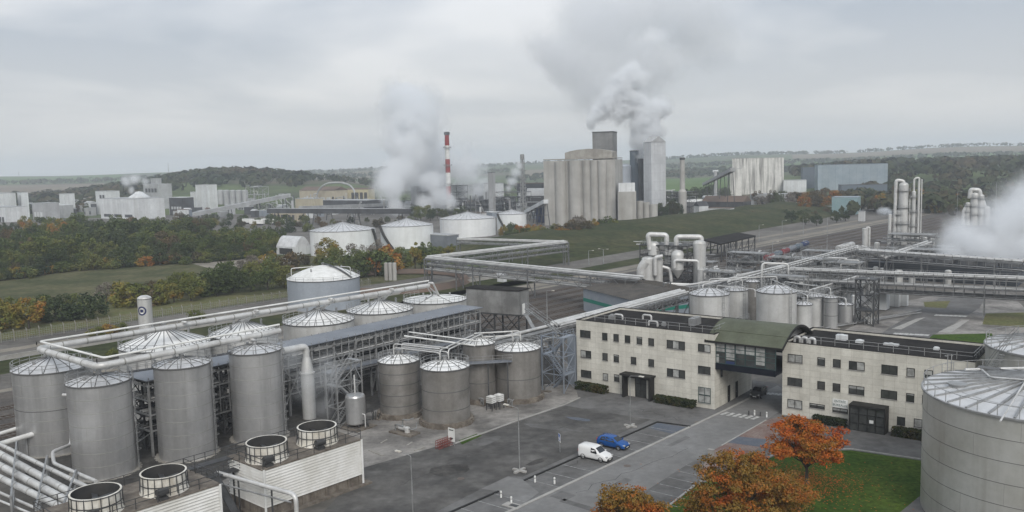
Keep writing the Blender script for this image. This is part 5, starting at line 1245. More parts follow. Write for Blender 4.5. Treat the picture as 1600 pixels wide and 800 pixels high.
block('factory_building', 'big pale factory block cut by the left edge of the picture', -60, 34, 303, 343, A1, .5, wins=((0, .1, .9, .1, .2, 4, 'far_dark'),), group=GA)
block('factory_building', 'pale factory block with a dark recess beside the big block at the left edge', 30, 47, 301, 340, A1, .8, wins=((0, .55, .9, .2, .9, 1, 'far_grey'),), group=GA)
block('factory_building', 'low grey factory hall in front of the pale block at far left', -30, 52, 324, 347, A1, .4, 'far_white', 'far_grey', group=GA, wins=((0, .1, .9, .0, .35, 6, 'far_dark'),))
block('factory_building', 'narrow pale tower block standing alone left of the white domed works', 95, 119, 303, 338, A1, .8, group=GA)
block('factory_building', 'low grey shed at the foot of the narrow pale tower block', 86, 117, 321, 341, A1, .6, 'far_grey', 'far_white', group=GA)
block('factory_building', 'grey blocky sheds crowded between pale tower block and the left edge', 50, 96, 318, 345, A1, .6, 'far_grey', 'far_grey', group=GA, wins=((0, .1, .9, .2, .5, 3, 'far_white'),))
block('factory_building', 'white block with two dark upper windows behind the long pale works', 151, 190, 299, 336, A1, .7, wins=((0, .35, .9, .55, .85, 2, 'far_dark'),), group=GA)
t, o, a, b, w, d, h = block('factory_building', 'long pale works with dark low windows and a white dome on its roof', 150, 266, 311, 343, A1, .45, 'far_white', 'far_grey', wins=((0, .05, .95, .1, .24, 3, 'far_dark'), (2, .1, .9, .1, .7, 3, 'far_dark')), group=GA)
q = MB(); q.lathe(o+a*w*.72+b*d*.5, [(w*.15, h+.4), (w*.15, h+1.2), (w*.07, h+4.2), (w*.05, h+5.5), (0, h+6)], 20); q.build('roof_dome', m['far_white'], t)
block('factory_building', 'grey upper block behind the white domed works', 224, 273, 288, 330, A1, .5, 'far_grey', 'far_grey', group=GA, wins=((0, .1, .9, .7, .85, 4, 'far_dark'),))
block('factory_building', 'small pale stair tower topping the grey upper block', 239, 255, 279, 328, A1, .9, 'far_grey', group=GA)
block('factory_building', 'dark low block between the domed works and the tall white hall', 264, 306, 309, 337, A1, .5, 'far_dark', 'far_white', group=GA, wins=((0, .1, .9, .35, .5, 4, 'far_white'),))
block('factory_building', 'tall clean white hall beside the row of grey silos', 306, 343, 289, 332, A1, .45, group=GA)
block('factory_building', 'white stepped annex at the left of the tall white hall', 299, 313, 300, 330, A1, .8, group=GA)
block('factory_building', 'dark annex in front of the tall white hall and silos', 315, 341, 305, 331, A1, .5, 'far_bluedark', 'far_dark', group=GA)
def vessel_row(name, label, us, vt, vb, wpx, mt='far_grey', cat='silos', dome=.3, group=None, cone=None):
    p = G(us[0], vb); t = thing(name, label, cat, p, group)
    for u in us: ves(t, u-wpx/2, u+wpx/2, vt, vb, 'silo', mt, dome, vb=vb, n=14)
    return t
vessel_row('silo_row', 'row of grey silos right of the tall white hall', (346, 355.5, 365, 374.5, 384), 298, 325, 9.6)
def gallery(name, label, p, q_, w, h, mt='far_grey', leg='far_dark', step=30, cat='conveyor', roof=None):
    p, q_ = V(p), V(q_); t = thing(name, label, cat, (p.x, p.y, 0)); d = q_-p; x = V((d.y, -d.x, 0)).normalized()
    f = MB(); f.obox(p-x*w/2, d, x*w, UZ*h); f.build('gallery', m[mt], t); n = max(1, int(d.length/step))
    if roof: f = MB(); f.obox(p-x*(w/2+.15)+UZ*(h+.003), d, x*(w+.3), UZ*.2); f.build('roof', m[roof], t)
    for k in range(n+1):
        c = p.lerp(q_, (k+.2)/(n+.4)); f = MB()
        for s in (-1, 1): f.beam(V((c.x, c.y, 0))+x*s*w*.9, c+x*s*w*.4, .45)
        f.beam(V((c.x, c.y, c.z*.5))-x*w*.65, V((c.x, c.y, c.z*.5))+x*w*.65, .3); f.build('leg', m[leg], t)
    return t
gallery('conveyor_gallery', 'long sloping conveyor gallery climbing right from the white hall', G(303, 338, 3), G(452, 308, 14), 4, 3.2, 'far_grey')
gallery('conveyor_gallery', 'dark horizontal conveyor bridge below the cream works', G(420, 333, 8), G(640, 334, 8), 4, 3.2, 'far_dark', roof='far_grey')
gallery('conveyor_gallery', 'thin dark conveyor sloping down towards the steaming plant', G(470, 328, 10), G(610, 322, 5), 3, 2.6, 'far_grey')
gallery('conveyor_gallery', 'pale inclined conveyor beside the concrete silos', G(822, 334, 3), G(853, 318, 14), 3, 2.4, 'far_white', step=18)
GC = 'cream and yellow works in the middle distance'
block('factory_building', 'cream works with a long brown roof left of the yellow building', 464, 548, 298, 322, A1, .3, 'cream', 'brown_roof', group=GC, gable=4, wins=((0, .1, .9, .35, .55, 5, 'far_white'),))
block('factory_building', 'yellow building with four tall dark openings', 540, 586, 296, 320, radians(-20), .5, 'yellow', 'brown_roof', group=GC, gable=1.5, wins=((0, .25, .98, .15, .8, 4, 'far_dark'),))
block('factory_building', 'low cream shed at the foot of the brown roofed works', 460, 508, 311, 328, A1, .4, 'cream', 'far_grey', group=GC)
block('factory_building', 'dark open shed below the yellow building', 500, 600, 314, 334, A1, .3, 'far_dark', 'far_grey', group=GC, wins=((0, .05, .95, .2, .5, 8, 'far_grey'),))
block('factory_building', 'pale low depot with dark doors below the conveyor gallery', 420, 482, 332, 346, A1, .3, 'cream', 'far_grey', group=GC, wins=((0, .1, .95, .0, .7, 6, 'far_dark'),))
t = thing('pipe_arch', 'thin arched pipe hoop over the cream works', 'pipe', G(498, 322)); uvpipe(t, [(494, 320), (497, 297), (512, 286), (535, 285), (552, 290), (560, 318)], .9, 'far_grey', 322, 'hoop', fr=8)
# white storage tanks
GW = 'white storage tanks with ribbed cone roofs'
def wtank(ul, ur, vb, vr, label, rh, stair):
    c, r, z = solve_tank(ul, ur, vb, vr); t = tank('white_tank', label, c, r, z, rh, 'tank_white', 'roof_grey', 30, GW, False, 0, (), crown=False, vent=True, nseg=56)
    if stair is not None:
        q = MB(); n = 26; hh = stair[1]*1.0
        for k in range(n):
            a0 = stair[0]+stair[1]*k/n; d0 = V((cos(a0), sin(a0), 0)); z_ = z*(1-k/n); q.obox(c+d0*(r+.05)+UZ*(z_-.5), d0*1.0, V((-d0.y, d0.x, 0))*(abs(stair[1])*r/n+.3), UZ*.9)
        q.build('stair', m['rail_dark'], t)
    return c, r, z
wtank(487, 588, 401, 362, 'largest white tank, leftmost of the white row', 3.4, (-.35, .5))
wtank(596, 678, 389, 354, 'white tank second from the left, dark stair sloping down its left side', 3.2, (-2.75, .75))
wtank(688, 775, 371, 343, 'white tank third from the left, standing behind the far pipe bridge', 3.4, None)
wtank(777, 823, 362, 335, 'white tank with a dark stair beside the concrete silos', 2.6, (-2.7, .8))
block('barn', 'white barn with a curved grey roof and open dark front beside the white tanks', 431, 487, 386, 399, A1, .6, 'far_white', 'roof_grey', 'barn', arch=4.5, wins=((0, .02, .98, .08, .8, 1, 'dark'),))
block('long_shed', 'long flat roofed dark grey shed in front of the white tanks', 638, 720, 369, 388, radians(-46), .25, 'slate', 'far_grey', 'shed')
vessel_row('silo_row', 'three slim concrete silos among the bushes behind the domed tank', (604, 610.5, 617), 411, 438, 6.4, 'silo', dome=.2)
block('site_cabin', 'green site cabin at the edge of the bushes left of the barn', 411, 431, 404, 414, A1, .6, 'green', 'far_white', 'cabin')
block('utility_cabin', 'small white utility hut under the long pipe bridge', 777, 792, 430, 441, A1, .7, 'far_white', 'far_grey', 'hut', gable=1)
p = G(604, 452); q = MB(); q.lathe(V((p.x, p.y+14, 0)), [(26, 0), (24.5, 1.8), (23.5, 1.8), (22.5, .3)], 48, False)
o = q.build('containment_bund', m['brown_roof'], None, (p.x, p.y+14, 0)); tag(o, 'low round brown earth bund beside the domed tank', 'bund')
# red and white chimney
p = G(702, 332); r = 3.4*mpp(p); h = zat(p, 206)
t = thing('striped_chimney', 'tall red and white striped chimney rising out of the white steam', 'chimney', p)
q = MB(); q.mats = [m['white'], m['chimney_red'], m['far_dark']]
for k in range(7):
    z0, z1 = h*(1-(k+1)*.168), h*(1-k*.168); z0 = max(0, z0); q.cur = 1 if k % 2 == 0 else 0
    if z1 > 0: q.lathe(p, [(r*1.25-(r*.25)*z0/h, z0), (r*1.25-(r*.25)*z1/h, z1)], 20)
q.cur = 2; q.lathe(p, [(r, h), (r*1.35, h-.4), (r*1.35, h-2.2), (r, h-2.6)], 20); q.disc(p+UZ*(h-.1), r, 20); q.build('shaft', None, t)
q = MB()
for k in (.35, .58, .8): q.lathe(p, [(r*1.2, h*k), (r*1.9, h*k), (r*1.9, h*k+.3)], 20, False); railing(q, circle(p+UZ*h*k, r*1.85, 12), 1.1, 9, .08, True)
q.build('platform', m['galv'], t)
# steaming plant in the middle distance
def fr_block(label, u, vb, w, d_, vt, nl, seed, ms='far_dark', fill=16, cat='process frame'):
    p = G(u, vb); h = zat(p, vt); return frame('process_module', label, (p.x, p.y+d_*.6), A1, w, d_, h, nl, ms, cat, 'open process frames in the far plant', True, True, False, fill, seed)
fr_block('open pipe frame left of the striped chimney, half lost in steam', 655, 332, 26, 14, 300, 3, 41)
fr_block('stacked pipe frame right below the striped chimney', 705, 332, 24, 14, 290, 4, 42)
fr_block('long low pipe frame right of the striped chimney', 745, 330, 50, 14, 312, 2, 43, fill=24)
fr_block('pipe frame around the slender flare tower', 802, 332, 26, 14, 300, 4, 44)
fr_block('low dark pipe frame under the left steam cloud', 615, 330, 30, 12, 314, 2, 45)
fr_block('pipe frame with tanks below the pale twin towers', 1030, 334, 40, 14, 306, 3, 46, fill=30)
fr_block('dark pipe frame around the thin grey chimney', 1062, 334, 24, 12, 300, 3, 47, fill=20)
fr_block('wispy frame of chutes behind the grey silos on the left', 400, 328, 20, 12, 292, 3, 48, 'far_grey')
block('factory_building', 'grey gabled process hall right of the striped chimney', 738, 782, 306, 326, radians(-25), .5, 'far_dark', 'far_grey', gable=7)
block('factory_building', 'pale block with a dark penthouse behind the gabled process hall', 756, 788, 287, 330, A1, .6, 'far_white', 'far_grey', wins=((0, .1, .9, .1, .7, 4, 'far_grey'),))
block('factory_building', 'dark penthouse tower behind the gabled process hall', 764, 775, 270, 332, A1, .8, 'far_grey', 'far_dark')
block('factory_building', 'small white topped block standing in the steam', 643, 660, 291, 332, A1, .8, 'far_grey', 'white')
p = G(818, 336); h = zat(p, 242); t = thing('flare_tower', 'slender lattice flare tower left of the concrete silos', 'tower', p); q = MB()
for k in range(16):
    z0, z1 = h*k/16, h*(k+1)/16; w0, w1 = 2.2-.9*k/16, 2.2-.9*(k+1)/16; cs = [(1, 1), (1, -1), (-1, -1), (-1, 1)]
    for i in range(4):
        A_, B_ = cs[i], cs[(i+1) % 4]
        q.beam(p+V((A_[0]*w0, A_[1]*w0, z0)), p+V((A_[0]*w1, A_[1]*w1, z1)), .35); q.beam(p+V((A_[0]*w0, A_[1]*w0, z0)), p+V((B_[0]*w1, B_[1]*w1, z1)), .25); q.beam(p+V((A_[0]*w1, A_[1]*w1, z1)), p+V((B_[0]*w1, B_[1]*w1, z1)), .25)
q.build('lattice', m['galv'], t)
q = MB(); q.lathe(p, [(.8, 0), (.8, h*1.0), (1.3, h*1.01), (1.3, h*.93), (.8, h*.92)], 12); q.build('flue', m['galv'], t)
q = MB()
for k in (.45, .6, .74, .86): q.lathe(p, [(1.4, h*k), (3.0, h*k), (3.0, h*k+.4)], 12, False)
q.build('platform', m['galv'], t)
block('factory_building', 'wide brown roofed hall behind the flare tower', 808, 862, 287, 322, radians(-30), .6, 'far_dark', 'brown_roof')
block('factory_building', 'grey domed store left of the concrete silos', 822, 856, 306, 330, radians(-20), .6, 'far_dark', 'far_grey', arch=6)
block('factory_building', 'dark blue loading shed at the foot of the concrete silos', 838, 856, 324, 348, A1, .5, 'blue_dark', 'far_dark')
# the concrete grain silos
t = thing('grain_silo', 'huge concrete grain silo of fluted cells with a vaulted headhouse and tower behind', 'grain silo', G(905, 350))
VS = 352
def cyl(u0, u1, v0, off, name='silo_cell', mt='silo', vb=VS): return ves(t, u0, u1, v0, 400, name, mt, .02, vb=vb, n=24, off=off)
for u0, u1, v0, off in ((852, 870, 252, 4), (868, 888, 253, 0), (889, 912, 251, 0), (911, 925, 251, 0), (923, 937, 251, 0), (935, 950, 251, 0), (946, 961, 251, 1)): cyl(u0, u1, v0, off)
p0, p1 = G(852, VS), G(963, VS); dv = V((p0.x, p0.y, 0)).normalized(); e = (p1-p0); L = e.length; e.normalize(); n_ = V((-e.y, e.x, 0))
hS = zat(p0, 251); q = MB(); q.obox(p0-n_*1.2, e*L, n_*20.7, UZ*(hS-.3)); q.build('rear_wall', m['silo'], t)
q = MB(); q.obox(p0-n_*1.5+UZ*(hS+.25), e*L, n_*21, UZ*.5); q.build('parapet', m['concrete'], t)
s0, s1 = (883-852)/111*L, (956-852)/111*L; q = MB(); n = 12
P = [p0+e*s0+n_*4+UZ*(hS+.8)]; 
pr = [(0, 0), (0, 3.6), (.12, 4.6), (.3, 5.4), (.5, 5.7), (.7, 5.4), (.88, 4.6), (1, 3.6), (1, 0)]
A_ = [p0+e*(s0+(s1-s0)*x)+n_*3+UZ*(hS+.76+y) for x, y in pr]; B_ = [x+n_*13 for x in A_]
for i in range(len(pr)-1): q.face([A_[i], A_[i+1], B_[i+1], B_[i]])
q.face(list(reversed(A_))); q.face(B_); q.build('headhouse', m['concrete'], t)
s0, s1 = (916-852)/111*L, (948-852)/111*L; hh = zat(p0+n_*19, 210)
q = MB(); q.obox(p0+e*s0+n_*19.6, e*(s1-s0), n_*12, UZ*hh); q.build('tower', m['far_mid'], t)
q = MB(); q.obox(p0+e*s0+n_*19.6-e*.2-n_*.2+UZ*(hh+.002), e*(s1-s0+.4), n_*12.4, UZ*.7); q.build('tower_roof', m['far_dark'], t)
t = thing('grain_silo', 'lower group of concrete silos right of the huge fluted one', 'grain silo', G(995, 353))
p0 = G(966, 354); e = E1; hS = zat(p0, 300); q = MB(); w_ = 28*mpp(p0)*1.0; q.obox(p0, V((1, -.12, 0))*w_, V((.12, 1, 0))*14, UZ*hS); q.build('wall', m['silo'], t)
for u0, u1, v0 in ((995, 1006, 314), (1005, 1016, 316), (1015, 1028, 319)): cyl(u0, u1, v0, 2, vb=352)
q = MB(); q.obox(p0+UZ*(hS+.002)+V((1, 4, 0)), V((1, -.1, 0))*w_*.9, V((.1, 1, 0))*8, UZ*5); q.build('penthouse', m['far_white'], t)
t = thing('storage_tank', 'pale blue tank showing between the fluted silo and the dark tower', 'tank', G(974, 338)); ves(t, 963, 987, 260, 345, 'shell', 'tank_blue', .3, vb=338)
# pair of towers under the big plume
block('tower_block', 'dark slim tower under the big steam plume', 985, 999, 236, 338, radians(-50), 1.0, 'far_bluedark', 'far_dark', 'tower')
t = thing('stack', 'short dark flue between the two towers under the plume', 'stack', G(1002, 338)); ves(t, 998, 1006.5, 248, 345, 'flue', 'far_dark', .05, vb=338)
block('tower_block', 'pale grey tower with a gabled cap right of the plume', 1006, 1041, 222, 340, radians(-58), 1.6, 'far_tower', 'far_grey', 'tower', gable=4)
p = G(1066.5, 338); t = thing('grey_chimney', 'thin grey concrete chimney standing alone right of the towers', 'chimney', p); h = zat(p, 246); r = 3.6*mpp(p)
q = MB(); q.lathe(p, [(r*1.8, 0), (r*1.8, h*.42), (r*1.15, h*.46), (r, h), (r*.7, h), (r*.7, h-3)], 18); q.build('shaft', m['silo'], t)
q = MB(); q.lathe(p, [(r+.05, h-1.6), (r+.3, h-1.5), (r+.3, h-.3), (r+.05, h-.2)], 18); q.build('cap', m['far_dark'], t)
# right background
block('stained_block', 'huge white block streaked with black weather stains', 1142, 1226, 247, 306, radians(-16), .45, 'stained', 'far_grey', 'silo building')
block('stained_block', 'narrower stained lean-to at the left of the huge white block', 1140, 1160, 264, 308, radians(-16), .8, 'stained', 'far_grey', 'silo building')
block('factory_building', 'low white annex right of the huge stained block', 1222, 1261, 282, 306, radians(-16), .7, 'far_white', 'far_grey')
block('factory_building', 'low stained grey store in front of the huge stained block', 1172, 1232, 304, 322, radians(-25), .4, 'far_grey', 'far_grey')
block('warehouse', 'very long blue grey clad warehouse on the right skyline', 1275, 1382, 257, 304, radians(-8), .25, 'far_blue', 'far_bluedark', 'warehouse')
block('warehouse', 'darker set back end of the long blue grey warehouse', 1252, 1280, 262, 302, radians(-8), .6, 'far_bluedark', 'far_bluedark', 'warehouse')
block('warehouse', 'dark blue loading base below the long blue grey warehouse', 1312, 1383, 289, 309, radians(-8), .3, 'far_bluedark', 'far_dark', 'warehouse')
block('warehouse', 'teal clad shed among brown trees', 1297, 1347, 309, 335, radians(-30), .9, 'teal_shed', 'far_blue', 'warehouse')
block('shed', 'long shed with a faded brown roof right of the thin chimney', 1098, 1172, 316, 333, A1, .45, 'far_dark', 'brown_roof', 'shed', gable=4)
block('shed', 'white roofed small shed left of the brown roofed shed', 1068, 1100, 316, 332, A1, .6, 'far_grey', 'white', 'shed', gable=2)
block('shed', 'pale gabled house by the hedge right of the small white roofed shed', 1085, 1106, 322, 340, radians(20), .9, 'far_white', 'far_dark', 'shed', gable=3)
block('shed', 'pale shed with a wide opening in front of the brown roofed shed', 1108, 1146, 326, 341, A1, .4, 'far_white', 'brown_roof', 'shed', wins=((0, .1, .4, 0, .7, 1, 'far_dark'),))
block('utility_cabin', 'small white hut on the track beside the right hand trees', 1341, 1352, 331, 346, A1, .8, 'far_white', 'far_grey', 'hut')
gallery('conveyor_gallery', 'thin sloping conveyor reaching the top of the huge stained block', G(1100, 290, 14), G(1145, 268, 30), 3, 2.4, 'far_grey', step=60)
t = thing('pylon_mast', 'thin conveyor mast left of the huge stained block', 'mast', G(1118, 318)); uvpipe(t, [(1118, 318), (1118, 267)], 1.4, 'far_grey', 318, 'shaft'); uvpipe(t, [(1114, 268), (1122, 267)], 1.0, 'far_white', 318, 'head')
# white wagons on the far siding
a, b = G(1122, 342), G(1260, 323); w0 = None
for k in range(9):
    p, q_ = a.lerp(b, (k+.04)/9), a.lerp(b, (k+.94)/9); d = q_-p; x = V((d.y, -d.x, 0)).normalized()
    t = thing('hopper_wagon', 'pale hopper wagon in the string of wagons on the far siding', 'railway wagon', (p+q_)/2, 'hopper wagons on the far siding')
    f = MB(); f.obox(p-x*1.4+UZ*1.2, d, x*2.8, UZ*2.9); f.build('body', m['white'], t)
    f = MB(); f.obox(p-x*1.2+UZ*4.102+d*.05, d*.9, x*2.4, UZ*.3); f.build('roof', m['off'], t)
    for s in (.15, .85):
        f = MB(); f.obox(p+d*(s-.08)-x*1.1, d*.16, x*2.2, UZ*1.19); f.build('bogie', m['black'], t)
# white trailers far left of centre
for k, (u, v, lab) in enumerate(((388, 350, 'white trailer nearest the grey silos in the far lorry park'), (402, 352, 'white trailer second from the left in the far lorry park'), (418, 350, 'white trailer before the cream depot'), (434, 351, 'white trailer at the right end of the far lorry park'))):
    p = G(u, v); t = thing('lorry_trailer', lab, 'trailer', p, 'white trailers in the far lorry park')
    f = MB(); f.box(p+UZ*1.1, (11, 2.6, 2.7), A1+.4*(k % 2)); f.build('body', m['white'], t)
    f = MB(); f.box(p, (8, 2.2, 1.09), A1+.4*(k % 2)); f.build('chassis', m['black'], t)
# far lattice masts on the left skyline
for (u, vt, lab) in ((31, 268, 'thin lattice mast on the left skyline'), (265, 255, 'thin lattice mast above the dark wooded knoll')):
    p = G(u, 292); h = zat(p, vt); q = MB()
    for s in (-1, 1): q.beam(p+V((s*2.2, 0, 0)), p+UZ*h, .5)
    for k in range(8): q.beam(p+V((-2.2*(1-k/8), 0, h*k/8)), p+V((2.2*(1-(k+1)/8), 0, h*(k+1)/8)), .35)
    for z in (.6, .78, .92): q.beam(p+V((-3.5, 0, h*z)), p+V((3.5, 0, h*z)), .4)
    tag(q.build('lattice_mast', m['far_grey'], None, p), lab, 'mast')

# crowded low yard buildings of the far works
R = random.Random(99); kinds = (('far_white', 'far_grey', 'small pale shed'), ('far_grey', 'far_grey', 'small grey shed'), ('far_dark', 'far_grey', 'small dark shed'), ('far_white', 'brown_roof', 'small brown roofed shed'), ('bluegrey', 'far_white', 'small blue grey shed'))
def yard(n, u0, u1, v0, v1, where, wr=(8, 22), hr=(5, 13)):
    for k in range(n):
        wl, rf, nm = kinds[R.randrange(5)]; u = R.uniform(u0, u1); v = R.uniform(v0, v1); w_ = R.uniform(*wr)
        lab = nm+' '+where; block('yard_shed', lab, u-w_/2, u+w_/2, v-R.uniform(*hr), v, A1+R.choice((0, 0, .3, -.3)), R.uniform(.4, .9), wl, rf, 'shed', lab+'s' if False else nm+'s '+where, gable=R.choice((0, 0, 1.5)), wins=((0, .1, .9, .2, .6, R.randrange(1, 4), 'far_dark'),) if R.random() < .5 else ())
yard(18, 40, 150, 320, 338, 'crowded left of the white domed works', hr=(8, 16))
yard(16, 268, 430, 322, 340, 'crowded between the white hall and the conveyor', hr=(8, 15))
yard(20, 440, 650, 324, 344, 'crowded below the cream works', hr=(7, 14))
yard(12, 690, 850, 322, 344, 'crowded round the steaming plant', hr=(5, 12))
yard(10, 1010, 1110, 318, 336, 'crowded below the thin grey chimney')
yard(5, 1180, 1300, 310, 322, 'near the huge stained block', hr=(4, 8))
yard(16, 40, 150, 326, 341, 'standing among the pale blocks at far left', hr=(10, 18)); yard(10, 262, 330, 325, 340, 'at the foot of the tall white hall', hr=(7, 13)); yard(12, 700, 845, 318, 330, 'behind the striped chimney', hr=(8, 16)); yard(10, 590, 700, 318, 332, 'in the steam left of the striped chimney', hr=(7, 14))
def rig(n, u0, u1, v0, v1, where, sd_):
    R2 = random.Random(sd_); t = thing('pipe_cluster', 'tangle of pipes and thin stacks '+where, 'process plant', G((u0+u1)/2, v1))
    for k in range(n):
        u = R2.uniform(u0, u1); v = R2.uniform(v0, v1); p = G(u, v); hh = R2.uniform(4, 15); f = MB()
        if R2.random() < .5: f.tube([p, p+UZ*hh], R2.uniform(.25, 1.3), 8); f.build('stack', m[R2.choice(('far_grey', 'far_white', 'far_dark', 'galv'))], t)
        else: f.tube(fillet([p, p+UZ*hh, p+UZ*hh+V((R2.uniform(-12, 12), R2.uniform(-6, 6), 0)), p+V((R2.uniform(-12, 12), 0, 0))], 1.2, 3), R2.uniform(.2, .5), 6); f.build('pipe', m[R2.choice(('far_grey', 'far_white', 'galv', 'far_dark'))], t)
rig(40, 690, 830, 322, 334, 'around the striped chimney', 1); rig(24, 1008, 1062, 322, 336, 'below the towers of the big plume', 2); rig(22, 385, 470, 320, 334, 'behind the conveyor gallery', 3); rig(22, 480, 620, 320, 336, 'below the yellow building', 4); rig(16, 50, 150, 322, 336, 'left of the white domed works', 5)
# ================================================================ VEGETATION
def crown_mesh(name, mt, rx, rz, zc, n, leaf, seed, nclump=16, flat=1.0, spread=.62, cr=.42, holes=.0):
    R = random.Random(seed); vs = []; fs = []; cl = []
    for k in range(nclump):
        a = R.uniform(0, 2*pi); zz = R.uniform(-.8, 1); rr = math.sqrt(max(0, 1-zz*zz)); q = R.uniform(.45, 1)**.5*spread
        cl.append((V((cos(a)*rr*rx*q, sin(a)*rr*rx*q, zc+zz*rz*q)), rx*cr*R.uniform(.6, 1.15)))
    for i in range(n):
        c, r = cl[R.randrange(nclump)]; d = V((R.gauss(0, 1), R.gauss(0, 1), R.gauss(.25, 1))).normalized()
        p = c+d*r*R.uniform(.62, 1.08); p.z = c.z+(p.z-c.z)*flat
        nn = (d+V((R.gauss(0, .8), R.gauss(0, .8), R.gauss(.2, .8)))).normalized()
        x = nn.cross(V((R.gauss(0, 1), R.gauss(0, 1), R.gauss(0, 1)))).normalized(); y = nn.cross(x); s = leaf*R.uniform(.6, 1.25); j = len(vs)
        vs += [p+x*s*.5, p+y*s*.36, p-x*s*.5, p-y*s*.36]; fs.append((j, j+1, j+2, j+3))
    me = bpy.data.meshes.new(name); me.from_pydata([tuple(v) for v in vs], [], fs); me.materials.append(m[mt]); me.update(); return me, cl
def trunk_mb(h, r, cl, seed, nl=7):
    R = random.Random(seed); q = MB(); q.tube([V((0, 0, -.2)), V((r*.2, 0, h*.5)), V((0, r*.3, h))], [r*1.25, r*.9, r*.6], 8)
    for c, _ in R.sample(cl, min(nl, len(cl))):
        s = V((0, 0, h*R.uniform(.55, 1))); q.tube([s, s.lerp(c, .5)+UZ*.25, c], [r*.45, r*.3, r*.1], 5, False)
    return q
PROTO = {}
def proto(kind, mt, var):
    key = (kind, mt, var)
    if key in PROTO: return PROTO[key]
    sd_ = hash((len(kind)*7+var*31+len(mt))) & 1023
    if kind == 'tree': me, cl = crown_mesh('crown', mt, 4.6, 5.2, 5.0, 2100, .62, sd_, 34, 1.0, .8, .29)
    elif kind == 'bush': me, cl = crown_mesh('crown', mt, 2.8, 2.2, 1.5, 1200, .44, sd_, 22, 1.0, .8, .32)
    elif kind == 'tall': me, cl = crown_mesh('crown', mt, 2.8, 5.8, 5.4, 1600, .55, sd_, 28, 1.0, .8, .34)
    elif kind == 'bare': me, cl = crown_mesh('crown', mt, 2.4, 3.2, 4.2, 420, .42, sd_, 14)
    tr = trunk_mb({'tree': 4.2, 'bush': 1.4, 'tall': 4.5, 'bare': 2.8}[kind], {'tree': .24, 'bush': .1, 'tall': .2, 'bare': .12}[kind], cl, sd_, 10 if kind == 'bare' else 6)
    tm = tr.build('trunk', m['bark']).data; bpy.data.objects.remove(bpy.data.objects[[o.name for o in COL.objects if o.data == tm][0]])
    PROTO[key] = (me, tm); return PROTO[key]
def plant(kind, mt, p, h, label, group, rnd, name=None, cat=None, wide=1.0):
    me, tm = proto(kind, mt, rnd.randrange(4)); H0 = {'tree': 10.6, 'bush': 4.0, 'tall': 11.2, 'bare': 7.4}[kind]; s = h/H0
    nm = name or ('bush' if kind == 'bush' else 'tree'); t = thing(nm, label, cat or ('bush' if kind == 'bush' else 'tree'), (p[0], p[1], p[2] if len(p) > 2 else 0), group)
    t.rotation_euler = (0, 0, rnd.uniform(0, 6.28)); t.scale = (s*wide*rnd.uniform(.9, 1.12), s*wide*rnd.uniform(.9, 1.12), s)
    for nme, d in (('crown', me), ('trunk', tm)):
        o = bpy.data.objects.new(nme, d); COL.objects.link(o); o.parent = t
    return t
RV = random.Random(11)
# the wood on the left
def lerp_tab(tab, u):
    for (a, va), (b, vb) in zip(tab, tab[1:]):
        if a <= u <= b: return va+(vb-va)*(u-a)/(b-a)
    return tab[-1][1] if u > tab[-1][0] else tab[0][1]
fr_t = [(-60, 440), (0, 437), (130, 421), (230, 414), (300, 410), (400, 402), (470, 392)]
rows = 7; nW = 0
for j in range(rows):
    u = -50+RV.uniform(0, 14)
    while u < 440:
        f = lerp_tab(fr_t, u); bk = 372 if u < 330 else 380; v = bk+(f-bk)*(j/(rows-1))+RV.uniform(-2.5, 2.5); p = G(u, v)
        big = 1.0 if u > 40 else .85
        h = RV.uniform(10, 15)*(1.15 if 90 < u < 300 and j < 3 else 1)*big*(.72 if j == rows-1 else 1)*(.8 if u > 330 else 1)
        mt = RV.choices(('leaf_green', 'leaf_dark', 'leaf_brown', 'leaf_gold'), (8, 3, 1.0, .5 if u < 330 else 1.6))[0]
        lab = {'leaf_green': 'green leafy tree in the wood beyond the meadow on the left', 'leaf_dark': 'dark green tree in the wood beyond the meadow on the left', 'leaf_brown': 'brownish autumn tree in the wood beyond the meadow on the left', 'leaf_gold': 'golden autumn tree in the wood beyond the meadow on the left'}[mt]
        plant('tree', mt, p, h, lab, lab.replace('tree', 'trees', 1), RV); nW += 1
        u += RV.uniform(19, 30)*(1 if j > 2 else .9)
for j in range(46):                                   # scrub along the edge of the wood
    u = -40+j*10.3+RV.uniform(-3, 3); v = lerp_tab(fr_t, u)+RV.uniform(-1, 3); mt = RV.choices(('leaf_green', 'leaf_gold', 'leaf_dark', 'leaf_brown'), (5, 2, 2, 1.5))[0]
    lab = {'leaf_green': 'green', 'leaf_dark': 'dark green', 'leaf_brown': 'brown', 'leaf_gold': 'yellowish'}[mt]+' bush along the meadow edge of the wood'
    plant('bush', mt, G(u, v), RV.uniform(3, 5.5), lab, lab.replace('bush', 'bushes', 1), RV, wide=1.3)
def scatter(pts, kinds, mts, h, label, group, jit=6, **k):
    for (u, v) in pts:
        mt = RV.choice(mts); kd = RV.choice(kinds); p = G(u+RV.uniform(-jit, jit), v+RV.uniform(-1.5, 1.5)); hh = RV.uniform(*h)
        w_ = {'leaf_green': 'green', 'leaf_dark': 'dark green', 'leaf_brown': 'brown', 'leaf_gold': 'golden', 'twig': 'bare grey', 'leaf_orange': 'orange', 'leaf_olive': 'rust coloured', 'shrub': 'dark'}[mt]
        n_ = 'bush' if kd == 'bush' else 'tree'; lb = label % (w_+' '+n_); plant(kd, mt, p, hh, lb, lb+' group' if False else group+' ('+w_+' '+n_+')', RV, **k)
def line(a, b, n, dv=0): return [(a[0]+(b[0]-a[0])*i/(n-1), a[1]+(b[1]-a[1])*i/(n-1)+(dv*((i % 2)*2-1))) for i in range(n)]
